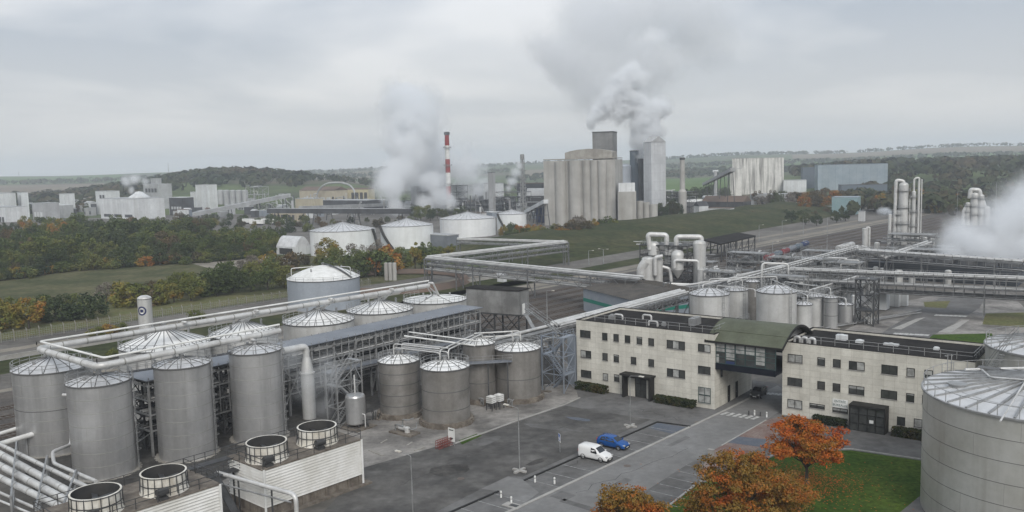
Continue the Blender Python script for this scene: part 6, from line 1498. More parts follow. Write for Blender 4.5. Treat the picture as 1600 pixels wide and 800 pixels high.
scatter(line((-14, 516), (58, 506), 5, 4), ('bush', 'tree'), ('leaf_gold', 'leaf_green', 'leaf_gold'), (7, 9.5), '%s by the fence at the left edge', 'plants by the fence at the left edge', wide=1.1)
scatter(line((70, 500), (150, 492), 7, 4), ('bush', 'bush', 'tree'), ('leaf_green', 'leaf_gold', 'leaf_dark'), (4.5, 7.5), '%s in the hedge left of the emblem silo', 'hedge left of the emblem silo', wide=1.1)
scatter([(160, 480), (172, 476)], ('bare',), ('twig',), (7, 8), '%s left of the emblem silo', 'bare trees left of the emblem silo')
scatter(line((190, 478), (300, 466), 10, 4), ('bush', 'tree'), ('leaf_gold', 'leaf_green', 'leaf_brown', 'leaf_gold'), (6, 9), '%s in the hedge behind the emblem silo', 'hedge behind the emblem silo', wide=1.1)
scatter(line((300, 462), (440, 447), 12, 4), ('bush', 'tree', 'tree'), ('leaf_green', 'leaf_gold', 'leaf_green', 'leaf_dark'), (6.5, 10), '%s in the hedge left of the domed tank', 'hedge left of the domed tank', wide=1.05)
scatter(line((380, 432), (470, 418), 7, 3), ('bush', 'tree'), ('leaf_brown', 'leaf_gold', 'leaf_green', 'twig'), (5, 9), '%s in the thicket below the white barn', 'thicket below the white barn')
scatter(line((508, 424), (600, 432), 9, 3), ('tree', 'tree', 'bush'), ('leaf_green', 'leaf_gold', 'leaf_green'), (7, 11), '%s between the domed tank and the white tanks', 'trees between the domed and the white tanks')
scatter([(497, 408), (548, 410), (558, 412), (566, 410), (575, 411), (586, 412), (594, 408)], ('bare',), ('twig',), (7.5, 10), '%s at the foot of the white tanks', 'bare trees at the foot of the white tanks', 3)
scatter([(516, 412), (606, 420), (622, 424), (634, 426), (646, 424), (656, 420), (668, 420)], ('tall', 'tree'), ('leaf_gold', 'leaf_green', 'leaf_green'), (9, 12), '%s left of the long white topped pipe bridge', 'trees left of the long pipe bridge', 3)
scatter([(688, 398), (698, 399), (706, 397)], ('bush',), ('leaf_orange', 'leaf_gold'), (3.5, 5), '%s under the pipe bridge by the long grey shed', 'bushes under the pipe bridge', 3)
scatter(line((790, 372), (880, 377), 10, 1.5), ('bush', 'tree'), ('leaf_gold', 'leaf_brown', 'leaf_olive', 'leaf_green'), (6, 8.5), '%s on the bank at the foot of the concrete silos', 'plants at the foot of the concrete silos', 4)
scatter([(892, 376), (903, 374), (914, 374), (908, 370)], ('tree',), ('leaf_brown', 'twig'), (10.5, 13), '%s in front of the huge fluted silo', 'trees before the huge fluted silo', 3)
scatter([(928, 369), (938, 368), (948, 366), (957, 366)], ('tree', 'bush'), ('leaf_brown', 'leaf_gold', 'leaf_green'), (8, 10.5), '%s before the right half of the huge fluted silo', 'trees before the right half of the huge silo', 3)
scatter(line((800, 366), (965, 360), 16, 2), ('bush',), ('leaf_gold', 'leaf_brown', 'leaf_green'), (4, 6.5), '%s low on the bank below the concrete silos', 'bushes low on the bank below the silos', 6)
scatter(line((452, 452), (520, 446), 6, 3), ('bush', 'tree'), ('leaf_gold', 'leaf_green'), (5, 8), '%s behind the domed tank', 'plants behind the domed tank')
scatter(line((968, 362), (1080, 344), 12, 1.5), ('bush',), ('leaf_green', 'leaf_dark', 'leaf_gold'), (3.5, 6), '%s along the crest of the green embankment', 'bushes on the crest of the embankment', 5)
scatter([(1028, 343), (1038, 342), (1046, 340), (1054, 340), (1062, 338), (1030, 338), (1042, 336), (1056, 334)], ('tree',), ('leaf_dark', 'shrub'), (9, 14), '%s below the thin grey chimney', 'trees below the thin grey chimney', 4)
scatter(line((1085, 344), (1300, 335), 18, 2), ('bush',), ('leaf_dark', 'leaf_green', 'leaf_brown'), (3.5, 6), '%s beside the far siding with pale wagons', 'bushes beside the far siding', 5)
scatter([(1238, 348), (1260, 350), (1275, 352), (1308, 347), (1322, 346)], ('tree',), ('leaf_dark',), (6.5, 8), '%s with a round crown on the strip of lawn beyond the tracks', 'round trees beyond the tracks', 2, wide=1.2)
scatter(line((1185, 325), (1250, 322), 8, 3), ('tree',), ('leaf_brown', 'leaf_dark', 'twig'), (11, 15), '%s below the huge stained white block', 'trees below the huge stained block', 5)
scatter(line((1245, 330), (1318, 322), 10, 4), ('tree',), ('leaf_brown', 'leaf_olive', 'leaf_brown'), (11, 16), '%s left of the teal shed', 'trees left of the teal shed', 5)
scatter(line((1352, 326), (1470, 318), 14, 5), ('tree',), ('leaf_brown', 'leaf_gold', 'leaf_dark', 'leaf_brown'), (9, 15), '%s behind the distillation columns', 'trees behind the distillation columns', 5)
scatter(line((1350, 312), (1600, 300), 26, 5), ('tree',), ('leaf_brown', 'leaf_green', 'leaf_dark', 'leaf_brown'), (10, 17), '%s on the wooded rise at the right', 'trees on the wooded rise at the right', 6)
scatter(line((1440, 330), (1620, 322), 14, 4), ('tree', 'bush'), ('leaf_brown', 'leaf_green', 'leaf_gold'), (6, 11), '%s behind the far cluster of columns', 'trees behind the far columns', 6)
scatter(line((648, 344), (722, 340), 9, 2), ('tree',), ('leaf_green', 'leaf_dark'), (8, 12), '%s before the steaming plant', 'trees before the steaming plant', 4)
scatter([(1072, 318), (1082, 316), (1094, 314), (1104, 313), (1116, 312), (1128, 311), (1136, 310)], ('tree',), ('leaf_dark',), (11, 16), '%s between the thin chimney and the stained block', 'trees between chimney and stained block', 4)
scatter(line((1112, 432), (1114, 433), 2), ('bush',), ('leaf_dark',), (1.5, 2), '%s beside the evaporator plant', 'bushes by the evaporator plant')
scatter(line((275, 350), (480, 350), 20, 3), ('bush', 'tree'), ('leaf_dark', 'leaf_green', 'leaf_brown', 'leaf_gold'), (4, 8), '%s between the wood and the conveyor gallery', 'plants between the wood and the conveyor', 6)
scatter(line((440, 360), (640, 350), 16, 4), ('bush', 'tree'), ('leaf_dark', 'leaf_green', 'leaf_brown'), (4, 8), '%s behind the white tanks', 'plants behind the white tanks', 6)
# low autumn shrubs beside the fence
for (u, v, h, wd, lab) in ((150, 524, 2.4, 1.3, 'low orange bush left of the emblem silo inside the fence'), (170, 521, 2.6, 1.4, 'brightest low orange bush just left of the emblem silo'), (188, 517, 2.3, 1.2, 'low orange bush touching the emblem silo'), (307, 498, 2.6, 1.4, 'single low orange bush under the long overhead pipe'), (178, 560, 2.2, 1.2, 'low green bush seen through the hairpin of the overhead pipe')):
    plant('bush', 'leaf_gold' if v < 550 else 'leaf_green', G(u, v), h, lab, None, RV, wide=wd)
# the far woods and hedges: nobody could count these
def far_wood():
    R = random.Random(5); q_v = []; q_f = []
    def clump(p, r, n):
        for i in range(n):
            d = V((R.gauss(0, 1), R.gauss(0, 1), R.gauss(.4, .8))).normalized(); c = p+V((d.x*r, d.y*r, r*.75+d.z*r*.7)); s = r*R.uniform(.35, .6)
            x = V((R.gauss(0, 1), R.gauss(0, 1), R.gauss(0, 1))).normalized(); y = x.cross(d)
            if y.length < .1: continue
            y.normalize(); x = y.cross(d); j = len(q_v); q_v.extend([c+x*s, c+y*s*.8, c-x*s, c-y*s*.8]); q_f.append((j, j+1, j+2, j+3))
    def at(az, r): a = radians(az); return V((r*sin(a), r*cos(a)-5, hill(a, r)))
    for k in range(900): clump(at(R.uniform(-33, -13), R.triangular(1130, 1750, 1400)), R.uniform(5, 9), 12)
    for k in range(300): clump(at(R.uniform(-35, -22), R.uniform(950, 1150)), R.uniform(4, 7), 12)
    for k in range(700): clump(at(R.uniform(18, 36), R.triangular(1050, 2100, 1450)), R.uniform(5, 10), 12)
    for k in range(260): clump(at(R.uniform(8, 20), R.triangular(1750, 2200, 1900)), R.uniform(5, 9), 12)
    for k in range(480): clump(at(R.uniform(21, 37), R.uniform(600, 1150)), R.uniform(3.5, 7.5), 16)
    for k in range(220): clump(at(R.uniform(-15, 9), R.uniform(1250, 1500)), R.uniform(4, 7), 10)
    for az0, az1, r0, r1, n in ((-14, 0, 2450, 2600, 170), (-20, 6, 3300, 3500, 300), (0, 14, 1900, 2050, 190), (8, 34, 2500, 2700, 330), (-36, -10, 2700, 2800, 260), (10, 36, 3500, 3900, 350), (-12, -4, 1700, 1760, 90)):
        for k in range(n):
            f = R.random(); clump(at(az0+(az1-az0)*f, r0+(r1-r0)*f+R.uniform(-60, 60)), R.uniform(5, 10), 9)
    me = bpy.data.meshes.new('far_wood'); me.from_pydata([tuple(v) for v in q_v], [], q_f); me.materials.append(m['leaf_far']); me.update()
    o = bpy.data.objects.new('far_wood', me); COL.objects.link(o); o['kind'] = 'stuff'; o['label'] = 'distant woods and hedges on the hills'
m['leaf_far'] = mat('far_leaves', (.04, .05, .025), .9, 0, cols=[(.03, .042, .022), (.045, .052, .025), (.075, .06, .035)], scale=.012, spec=.05)
far_wood()
# near orange trees on the lawn
def tier_mesh(mt, tiers, n, leaf, seed):
    R = random.Random(seed); vs = []; fs = []; cl = []
    for cx, cy, z, rr, k in tiers:
        for i in range(k):
            a = R.uniform(0, 6.283); q = math.sqrt(R.uniform(.02, 1))*rr; cl.append((V((cx+cos(a)*q, cy+sin(a)*q, z+R.gauss(0, .28)-.10*q)), R.uniform(.45, 1.05)))
    for i in range(n):
        c, r = cl[R.randrange(len(cl))]; d = V((R.gauss(0, 1), R.gauss(0, 1), R.gauss(.3, .8))).normalized(); p = c+V((d.x*r*1.15, d.y*r*1.15, d.z*r*.55))*R.uniform(.45, 1.12)
        nn = (V((0, 0, .6))+d*.6+V((R.gauss(0, .7), R.gauss(0, .7), R.gauss(0, .7)))).normalized(); x = nn.cross(V((R.gauss(0, 1), R.gauss(0, 1), R.gauss(0, 1)))).normalized(); y = nn.cross(x); s = leaf*R.uniform(.6, 1.3); j = len(vs)
        vs += [p+x*s*.5, p+y*s*.36, p-x*s*.5, p-y*s*.36]; fs.append((j, j+1, j+2, j+3))
    me = bpy.data.meshes.new('crown'); me.from_pydata([tuple(v) for v in vs], [], fs); me.materials.append(m[mt]); me.update(); return me, cl
TIERS = {3: [(-.9, .4, 7.2, 2.7, 26), (.7, -.2, 6.2, 3.5, 34), (-.6, -.6, 5.0, 4.1, 40), (.8, .4, 3.9, 3.2, 24)], 9: [(.2, .2, 8.0, 2.6, 24), (-.8, -.3, 6.9, 4.4, 46), (.9, .2, 5.6, 5.6, 64), (-.2, -.2, 4.2, 6.0, 66), (0, 0, 2.9, 5.2, 40)],
         17: [(0, 0, 7.2, 2.0, 18), (.3, -.3, 6.0, 3.4, 34), (-.2, .2, 4.8, 4.0, 40), (0, 0, 3.6, 3.6, 26)], 23: [(0, .2, 3.7, 2.0, 14), (.2, 0, 2.7, 2.9, 24), (0, 0, 1.7, 2.9, 18)]}
def near_tree(label, base, h, rx, rz, zc, mt, seed, n=15000, leaf=.26, hstem=2.6, low=0):
    t = thing('orange_tree', label, 'tree', base, None); me, cl = tier_mesh(mt, TIERS[seed], n, leaf, seed)
    o = bpy.data.objects.new('crown', me); COL.objects.link(o); o.parent = t
    q = trunk_mb(hstem, .2, cl, seed, 40); tr = q.build('trunk', m['bark'], None); tr.parent = t
    return t
b = G(1260, 757); near_tree('bright orange tree with a clear trunk, standing on the lawn before the right office wing', b, 8, 4.4, 3.3, 5.6, 'leaf_orange', 3, 19000, .23, 3.0)
b = G(1160, 842); near_tree('wide olive and rust tree nearest the lawn edge', b, 9, 6.1, 3.9, 5.4, 'leaf_olive', 9, 34000, .23, 2.4)
b = G(985, 893); near_tree('rust tipped tree at the bottom edge beside the parking bays', b, 8, 4.2, 3.2, 5.3, 'leaf_olive', 17, 18000, .23, 2.4)
b = G(1222, 800); near_tree('low rust and olive tree between the bright orange tree and the wide olive tree', b, 5, 4.0, 2.0, 2.6, 'leaf_olive', 23, 7000, .22, 1.0)
# fallen leaves on the lawn
R = random.Random(8); vs = []; fs = []; b = G(1240, 752)
for k in range(3800):
    a = R.uniform(0, 6.28); r = abs(R.gauss(0, 4.2)); p = b+V((cos(a)*r*1.25, sin(a)*r, .075)); w_ = R.uniform(.05, .11); g = R.uniform(0, 6.28); j = len(vs)
    vs += [(p.x+cos(g+i*pi/2)*w_, p.y+sin(g+i*pi/2)*w_, p.z+R.uniform(0, .02)) for i in range(4)]; fs.append((j, j+1, j+2, j+3))
me = bpy.data.meshes.new('fallen_leaves'); me.from_pydata(vs, [], fs); me.materials.append(m['leaf_orange']); o = bpy.data.objects.new('fallen_leaves', me); COL.objects.link(o); o['kind'] = 'stuff'
# hedges and shrubs by the offices
def hedge(label, a, b, w, h, mt, seed, name='hedge'):
    R = random.Random(seed); d = b-a; L = d.length; e = d.normalized(); x = V((e.y, -e.x, 0)); vs = []; fs = []
    for k in range(int(L*420)):
        s = R.uniform(0, L); y = R.uniform(-w/2, w/2); z = R.uniform(0, h); f = R.randrange(3)
        if f == 0: y = R.choice((-1, 1))*w/2
        elif f == 1: z = h
        bmp = .16*mnoise.noise(V((s*1.1, y*2, z+seed))); p = a+e*s+x*(y+bmp)+UZ*max(.05, z+bmp); nn = V((R.gauss(0, 1), R.gauss(0, 1), R.gauss(.5, 1))).normalized(); u_ = nn.orthogonal().normalized(); v_ = nn.cross(u_); s_ = R.uniform(.08, .16); j = len(vs)
        vs += [tuple(p+u_*s_-a), tuple(p+v_*s_-a), tuple(p-u_*s_-a), tuple(p-v_*s_-a)]; fs.append((j, j+1, j+2, j+3))
    me = bpy.data.meshes.new(name); me.from_pydata(vs, [], fs); me.materials.append(m[mt]); o = bpy.data.objects.new(name, me); COL.objects.link(o); o.location = a; tag(o, label, 'hedge')
hedge('long clipped dark hedge right of the portal door', LF(15.5, -1.0), LF(22.3, -1.0), 1.3, 1.1, 'shrub', 1)
hedge('dark shrub border left of the ENTRÉE BUREAUX sign', R0+E1*5.0-E2*1.1, R0+E1*9.6-E2*1.1, 1.2, 1.0, 'shrub', 2)
hedge('dark rounded shrubs right of the glazed lobby', R0+E1*15.8-E2*1.2, R0+E1*21.5-E2*1.2, 1.3, 1.15, 'shrub', 3)
hedge('straggly dark shrubs at the foot of the left office corner', LF(.6, -1.0), LF(6.6, -1.2), 1.2, 1.25, 'shrub', 4)
# ================================================================ VEHICLES
def car(name, label, cat, c, ang, secs, width, paint, wheel_x, wr, side_win, screen, rear_glass, L, group=None, dark_bumper=True):
    """secs: x, bottom, belt, top, half width at belt, half width at top"""
    t = thing(name, label, cat, c, group); ax = V((cos(ang), sin(ang), 0)); ay = V((-sin(ang), cos(ang), 0))
    def W_(x, y, z): return V(c)+ax*(x-L/2)+ay*y+UZ*z
    q = MB(); rings = []
    for x, zb, zm, zt, w, wt in secs:
        zs = zb+(zm-zb)*.45
        half = [(w*.90, zb), (w*.99, zb+(zm-zb)*.2), (w, zs), (w*.985, zm), ((w*.985+wt)/2+.015, (zm+zt)/2), (wt, zt-.035), (wt*.86, zt)]
        rings.append([W_(x, -y, z) for y, z in half]+[W_(x, y, z) for y, z in reversed(half)])
    n = len(rings[0])
    vs = [p for r in rings for p in r]
    q.idx(vs, [(i*n+k, (i+1)*n+k, (i+1)*n+(k+1) % n, i*n+(k+1) % n) for i in range(len(rings)-1) for k in range(n)], True)
    q.face(rings[0]); q.face(list(reversed(rings[-1]))); q.build('body', m[paint], t)
    def interp(x):
        for s0, s1 in zip(secs, secs[1:]):
            if s0[0] <= x <= s1[0]:
                f = (x-s0[0])/(s1[0]-s0[0]); return [a+(b-a)*f for a, b in zip(s0, s1)]
        return secs[-1]
    for sgn in (-1, 1):
        for poly in side_win:
            q = MB(); P = []
            for x, f in poly:
                _, zb, zm, zt, w, wt = interp(x); z = zm+(zt-zm)*f; mid = (w*.985+wt)/2+.015
                y = (w*.985+(mid-w*.985)*f*2) if f < .5 else (mid+(wt-mid)*(f-.5)*2); P.append(W_(x, sgn*(y+.012), z))
            q.face(P if sgn < 0 else list(reversed(P))); q.build('side_window', m['carglass'], t)
        for wx in wheel_x:
            y = sgn*(width/2-.02); q = MB(); k = 20; cn = W_(wx, y, wr)
            pts = lambda r, yy: [W_(wx, yy, 0)+ax*cos(a*2*pi/k)*r+UZ*(wr+sin(a*2*pi/k)*r) for a in range(k)]
            A_, B_ = pts(wr, y-sgn*.2), pts(wr, y)
            q.idx(A_+B_, [(i, (i+1) % k, k+(i+1) % k, k+i) for i in range(k)], True)
            Cc = pts(wr*.66, y+sgn*.004); q.idx(B_+Cc, [(i, (i+1) % k, k+(i+1) % k, k+i) for i in range(k)]); ty = q.build('wheel', m['black'], t)
            q = MB(); q.face(pts(wr*.66, y-sgn*.02)); 
            for i in range(5):
                a = i*2*pi/5; d = ax*cos(a)+UZ*sin(a); q.beam(cn+d*.05, cn+d*wr*.64, .06)
            q.build('rim', m['galv'], ty)
            q = MB(); k2 = 12; P0 = [W_(wx, sgn*(width/2+.004), 0)+ax*cos(pi*a/k2)*(wr+.1)+UZ*(wr+sin(pi*a/k2)*(wr+.1)) for a in range(k2+1)]; P1 = [W_(wx, sgn*(width/2+.004), 0)+ax*cos(pi*a/k2)*(wr+.02)+UZ*(wr+sin(pi*a/k2)*(wr+.02)) for a in range(k2+1)]
            for i in range(k2): q.face([P0[i], P0[i+1], P1[i+1], P1[i]])
            q.build('wheel_arch', m['black'], t)
        x0 = secs[-2][0]; q = MB(); _, zb, zm, zt, w, wt = interp(x0-.12); q.obox(W_(x0-.25, sgn*w*.62, zt-.19), ax*.38, ay*sgn*w*.3, UZ*.15); q.build('headlight', m['chrome'], t)
        q = MB(); _, zb, zm, zt, w, wt = secs[1]; q.obox(W_(-.012, sgn*w*.80, zm-.1), ax*.05, ay*sgn*w*.14, UZ*.38); q.build('tail_light', m['red'], t)
        q = MB(); q.obox(W_(screen[1]-.25, sgn*(width/2+.0), 1.0), ax*.14, ay*sgn*.2, UZ*.16); q.build('mirror', m[paint], t)
    def deck(nm, x0, x1, f0):
        q = MB(); a_, b_ = interp(x0), interp(x1)
        q.face([W_(x0, -a_[5]*f0, a_[3]+.014), W_(x1, -b_[5]*f0, b_[3]+.014), W_(x1, b_[5]*f0, b_[3]+.014), W_(x0, a_[5]*f0, a_[3]+.014)]); q.build(nm, m['carglass'], t)
    deck('windscreen', screen[0], screen[1], .88)
    if rear_glass: deck('rear_window', rear_glass[0], rear_glass[1], .84)
    q = MB(); _, zb, zm, zt, w, wt = secs[-1]; q.obox(W_(L-.08, -w*.95, .22), ax*.12, ay*w*1.9, UZ*.3); q.build('bumper', m['black'], t)
    q = MB(); q.obox(W_(L+.045, -.26, .36), ax*.01, ay*.52, UZ*.11); q.build('number_plate', m['white'], t)
    return t
VAN = [(0, .35, .95, 1.70, .80, .70), (.06, .28, .98, 1.78, .86, .74), (.4, .28, 1.0, 1.84, .88, .76), (2.0, .28, 1.0, 1.84, .88, .76), (2.55, .28, .98, 1.76, .88, .72), (3.25, .28, .96, 1.13, .88, .76), (3.85, .28, .85, 1.0, .87, .74), (4.18, .28, .7, .84, .8, .66), (4.3, .32, .5, .62, .7, .6)]
c = V((8.7, 107.9, 0))+E1*1.15+E2*.8
car('parked_van', 'white panel van parked beside the blue car', 'van', (c.x, c.y, .02), A1, VAN, 1.78, 'carwhite', (.78, 3.45), .31, [[(1.95, .12), (2.98, .08), (2.62, .82), (1.98, .85)]], (2.6, 3.22), None, 4.3)
HATCH = [(0, .35, .85, .98, .78, .66), (.1, .26, .92, 1.22, .86, .68), (.45, .26, .94, 1.5, .88, .66), (1.0, .26, .93, 1.6, .89, .66), (2.1, .26, .92, 1.58, .89, .66), (2.45, .26, .91, 1.5, .89, .66), (3.2, .26, .9, 1.06, .88, .74), (3.85, .26, .8, .92, .86, .72), (4.15, .26, .66, .76, .78, .62), (4.25, .3, .46, .58, .68, .58)]
f0, f1 = G(940.5, 697.5), G(966.5, 705.5); c = (f0+f1)/2+E2*.82
car('parked_car', 'bright blue hatchback parked beside the white van', 'car', (c.x, c.y, .02), A1, HATCH, 1.8, 'blue', (.8, 3.4), .31, [[(.55, .1), (1.3, .08), (1.3, .85), (.7, .8)], [(1.4, .08), (2.9, .1), (2.5, .8), (1.4, .87)]], (2.48, 3.16), (.12, .44), 4.25)
c = G(1185, 619)
car('parked_car', 'dark car waiting under the glazed footbridge', 'car', (c.x, c.y, .03), A2+pi+.1, HATCH, 1.8, 'rail_dark', (.8, 3.4), .31, [[(.55, .1), (1.3, .08), (1.3, .85), (.7, .8)], [(1.4, .08), (2.9, .1), (2.5, .8), (1.4, .87)]], (2.48, 3.16), (.12, .44), 4.25)
# tank wagons
def tank_wagon(label, p, q_, mt, group, r=1.45):
    p, q_ = V((p.x, p.y, 0)), V((q_.x, q_.y, 0)); d = q_-p; e = d.normalized(); x = V((e.y, -e.x, 0)); L = d.length; t = thing('tank_wagon', label, 'tank wagon', (p+q_)/2, group)
    f = MB(); zc = 1.25+r; f.tube([p+e*(.4)+UZ*zc, p+e*.6+UZ*zc, q_-e*.6+UZ*zc, q_-e*.4+UZ*zc], [r*.75, r, r, r*.75], 20); f.build('barrel', m[mt], t)
    f = MB(); f.obox(p-x*1.1+UZ*1.0, d, x*2.2, UZ*.24); f.build('frame', m['rail_dark'], t)
    f = MB(); 
    c_ = (p+q_)/2; f.lathe(c_+UZ*(zc+r-.1), [(.45, 0), (.45, .4), (0, .45)], 12); f.obox(p+e*L*.3-x*.4+UZ*(zc+r+.02), e*L*.4, x*.8, UZ*.08); f.build('dome', m['galv'], t)
    for s in (.12, .76):
        f = MB(); f.obox(p+d*s-x*1.0+UZ*.35, e*L*.13, x*2.0, UZ*.5)
        for k in (.01, .10):
            for sg in (-.8, .8): f.tube([p+d*(s+k)+x*(sg-.06)+UZ*.5, p+d*(s+k)+x*(sg+.06)+UZ*.5], .46, 14)
        f.build('bogie', m['black'], t)
    return t
a, b = G(1196, 414), G(1262, 388)
cl_ = [('wagon_red', 'red tank wagon nearest the black wagons'), ('far_bluedark', 'dark teal tank wagon between the two red ones'), ('wagon_red', 'red tank wagon between two dark ones'), ('slate', 'dark slate tank wagon right of the second red one'), ('far_bluedark', 'dark tank wagon before the blue one'), ('blue_dark', 'blue tank wagon at the right end of the coloured string')]
for k, (mt, lab) in enumerate(cl_): tank_wagon(lab, a.lerp(b, k/6), a.lerp(b, (k+.9)/6), mt, 'string of coloured tank wagons', 1.12)
a, b = G(1140, 425), G(1192, 410)
for k, lab in enumerate(('black tank wagon beside the evaporator plant', 'black tank wagon between two other black wagons', 'black tank wagon coupled nearest the red wagons')): tank_wagon(lab, a.lerp(b, k/3), a.lerp(b, (k+.9)/3), 'galv_dark', 'black tank wagons', 1.25)
tank_wagon('single pale tank wagon beside the short stack', G(1309, 399), G(1332, 392), 'steel_pale', None, 1.3)
# ================================================================ STREET FURNITURE
def lamp_post(label, base, h, arm=None, dbl=False, foot=True, r=.06, group=None, mt='galv'):
    t = thing('lamp_post', label, 'lamp post', base, group); b = V((base.x, base.y, 0)); q = MB(); q.tube([b, b+UZ*h*.5, b+UZ*h], [r*1.4, r*1.1, r*.8], 8); q.build('pole', m[mt], t)
    arm = arm or -E1
    for s in ((1, -1) if dbl else (1,)):
        q = MB(); q.tube(fillet([b+UZ*(h-.3), b+UZ*(h+.1), b+arm*s*1.5+UZ*(h+.25)], .3), .035, 6); q.build('arm', m[mt], t)
        q = MB(); o = b+arm*s*1.5+UZ*(h+.2); y = V((-arm.y, arm.x, 0)); q.obox(o-y*.14, arm*s*.75, y*.28, UZ*.12); q.build('lamp_head', m['off'], t)
    if foot:
        q = MB()
        for e in (E1, E2): q.obox(b-e*1.0-V((-e.y, e.x, 0))*.18+UZ*.05, e*2.0, V((-e.y, e.x, 0))*.36, UZ*(.22 if e is E1 else .215))
        q.build('base', m['kerb'], t)
    return t
lamp_post('thin grey lamp post with a cross shaped base between the drive and the dark yard', G(812, 737), 8.0)
lamp_post('thin lamp post with a long arm in the dark yard near the cooling tower', G(646, 822), 7.6, E1*-1)
lamp_post('thin lamp post in front of the portal door of the left offices', G(985, 667), 7.4, E1)
GL = 'tall thin lamp posts along the rail tracks'
for u, vb, vt, lab in ((1292, 400, 340, 'tall lamp post right of the coloured tank wagons'), (1251, 410, 380, 'lamp post behind the coloured tank wagons'), (1207, 408, 378, 'lamp post at the red tank wagon'), (1186, 378, 352, 'lamp post on the track verge left of centre among four'), (1222, 368, 345, 'lamp post on the verge above the coloured wagons'), (1255, 367, 343, 'lamp post on the verge beyond the coloured wagons'), (943, 412, 390, 'twin headed lamp post before the green embankment'), (920, 414, 392, 'single lamp post left of the twin headed one'), (855, 502, 455, 'slim lamp post beside the grey clad box'), (1018, 420, 380, 'slim lamp post left of the evaporator ducts'), (1495, 350, 300, 'slim mast left of the far columns'), (1555, 352, 285, 'slim mast right of the far columns')):
    b = G(u, vb); lamp_post(lab, b, zat(b, vt), E1, u == 943, False, .12, GL)
t = thing('parking_sign', 'blue and white parking sign on a thin post in the dark yard', 'road sign', G(875, 707)); b = G(875, 707)
q = MB(); q.tube([b, b+UZ*2.3], .035, 8); q.build('pole', m['galv'], t)
nS = (-E2*.8-E1*.6).normalized(); eS = V((-nS.y, nS.x, 0))
q = MB(); q.obox(b-eS*.42+UZ*1.45+nS*.04, eS*.84, nS*.03, UZ*1.1); pn = q.build('panel', m['white'], t)
q = MB(); q.obox(b-eS*.38+UZ*1.65+nS*.071, eS*.76, nS*.004, UZ*.86); bl = q.build('symbol_field', m['blue_sign'] if 'blue_sign' in m else m['blue'], pn)
m['blue_sign'] = mat('blue_sign_face', (.015, .09, .36), .5); bl.data.materials[0] = m['blue_sign']
q = MB(); o = b+nS*.078
def sp(x, z): return o+eS*x+UZ*z
q.tube([sp(-.05, 2.38), sp(-.05, 2.39)], .075, 10); q.tube([sp(-.05, 2.27), sp(-.04, 2.02), sp(.14, 2.02), sp(.22, 1.8)], .04, 6)
q.tube([sp(-.04+.17*cos(a), 1.92+.17*sin(a)) for a in [2.2+.35*i for i in range(13)]], .03, 6); q.build('symbol', m['white'], pn)
# bollards
GBo = 'white bollards by the car park'
for u, v, lab in ((836, 753.5, 'white bollard by the dark kerb right of the drive crossing'), (866.5, 756, 'white bollard in the bay right of the drive crossing'), (783, 777.5, 'white bollard by the dark kerb left of the drive crossing'), (799, 786.5, 'white bollard nearest the bottom, left of the drive crossing'), (1179, 649, 'white bollard at the zebra crossing under the bridge, left one'), (1198, 652, 'white bollard at the zebra crossing under the bridge, right one')):
    b = G(u, v); t = thing('bollard', lab, 'bollard', b, GBo); q = MB(); q.lathe(b, [(.11, 0), (.11, .72), (.09, .8), (0, .83)], 14); q.build('post', m['white'], t)
    q = MB(); q.lathe(b, [(.113, .5), (.113, .58)], 14); q.build('band', m['seam'], t)
for u, v, lab in ((1170, 648.5, 'short dark bollard left of the white ones at the zebra crossing'), (1188, 650.5, 'short dark bollard between the white ones at the zebra crossing')):
    b = G(u, v); q = MB(); q.lathe(b, [(.1, 0), (.1, .6), (.07, .68), (0, .7)], 12); tag(q.build('bollard', m['rail_dark'], None, b), lab, 'bollard', 'dark bollards at the zebra crossing')
b = G(1111, 716); t = thing('meter_cabinet', 'small beige meter cabinet beside the lawn trees', 'cabinet', b); q = MB(); q.box(b, (.7, .4, 1.1), A1); q.build('body', m['kerb'], t); q = MB(); q.box(b+UZ*1.102, (.8, .5, .08), A1); q.build('roof', m['kerb'], t)
b = G(801, 790.5); t = thing('drain_kerb', 'pale concrete drain frame at the end of the kerb line', 'drain', b); q = MB(); q.box(b, (2.2, 1.2, .1), A1); q.build('frame', m['kerb'], t); q = MB(); q.box(b+E1*.2+UZ*.102, (1.0, .6, .02), A1); q.build('grate', m['rail_dark'], t)
# red barrier and white notice board
b = G(692, 698); t = thing('safety_barrier', 'red wire barrier cage in front of the ringed tank base', 'barrier', b); q = MB()
for s in (0, 1):
    o = b-D48*1.3+N48*(.6*s)
    for z in (.15, .5, .85, 1.15): q.beam(o+UZ*z, o+D48*2.6+UZ*z, .07)
    for k in range(9): q.beam(o+D48*2.6*k/8, o+D48*2.6*k/8+UZ*1.2, .06)
q.build('cage', m['rust'], t)
b = G(706, 696); t = thing('notice_board', 'tall white notice board with a dark arrow beside the red barrier', 'sign', b); q = MB(); q.obox(b-E1*.55+UZ*.55, E1*1.15, -E2*.06, UZ*1.9); pn = q.build('panel', m['white'], t)
for s in (-.45, .5): q = MB(); q.box(b+E1*s-E2*.02+V((0, 0, 0)), (.07, .07, .549), A1); q.build('leg', m['galv'], t)
q = MB(); q.face([b+E1*x-E2*.064+UZ*z for x, z in ((-.35, .85), (.1, .8), (.4, 1.15), (-.05, 1.1))]); q.face([b+E1*x-E2*.064+UZ*z for x, z in ((-.4, 2.1), (.42, 2.1), (.42, 2.25), (-.4, 2.25))]); q.build('lettering', m['rail_dark'], pn)
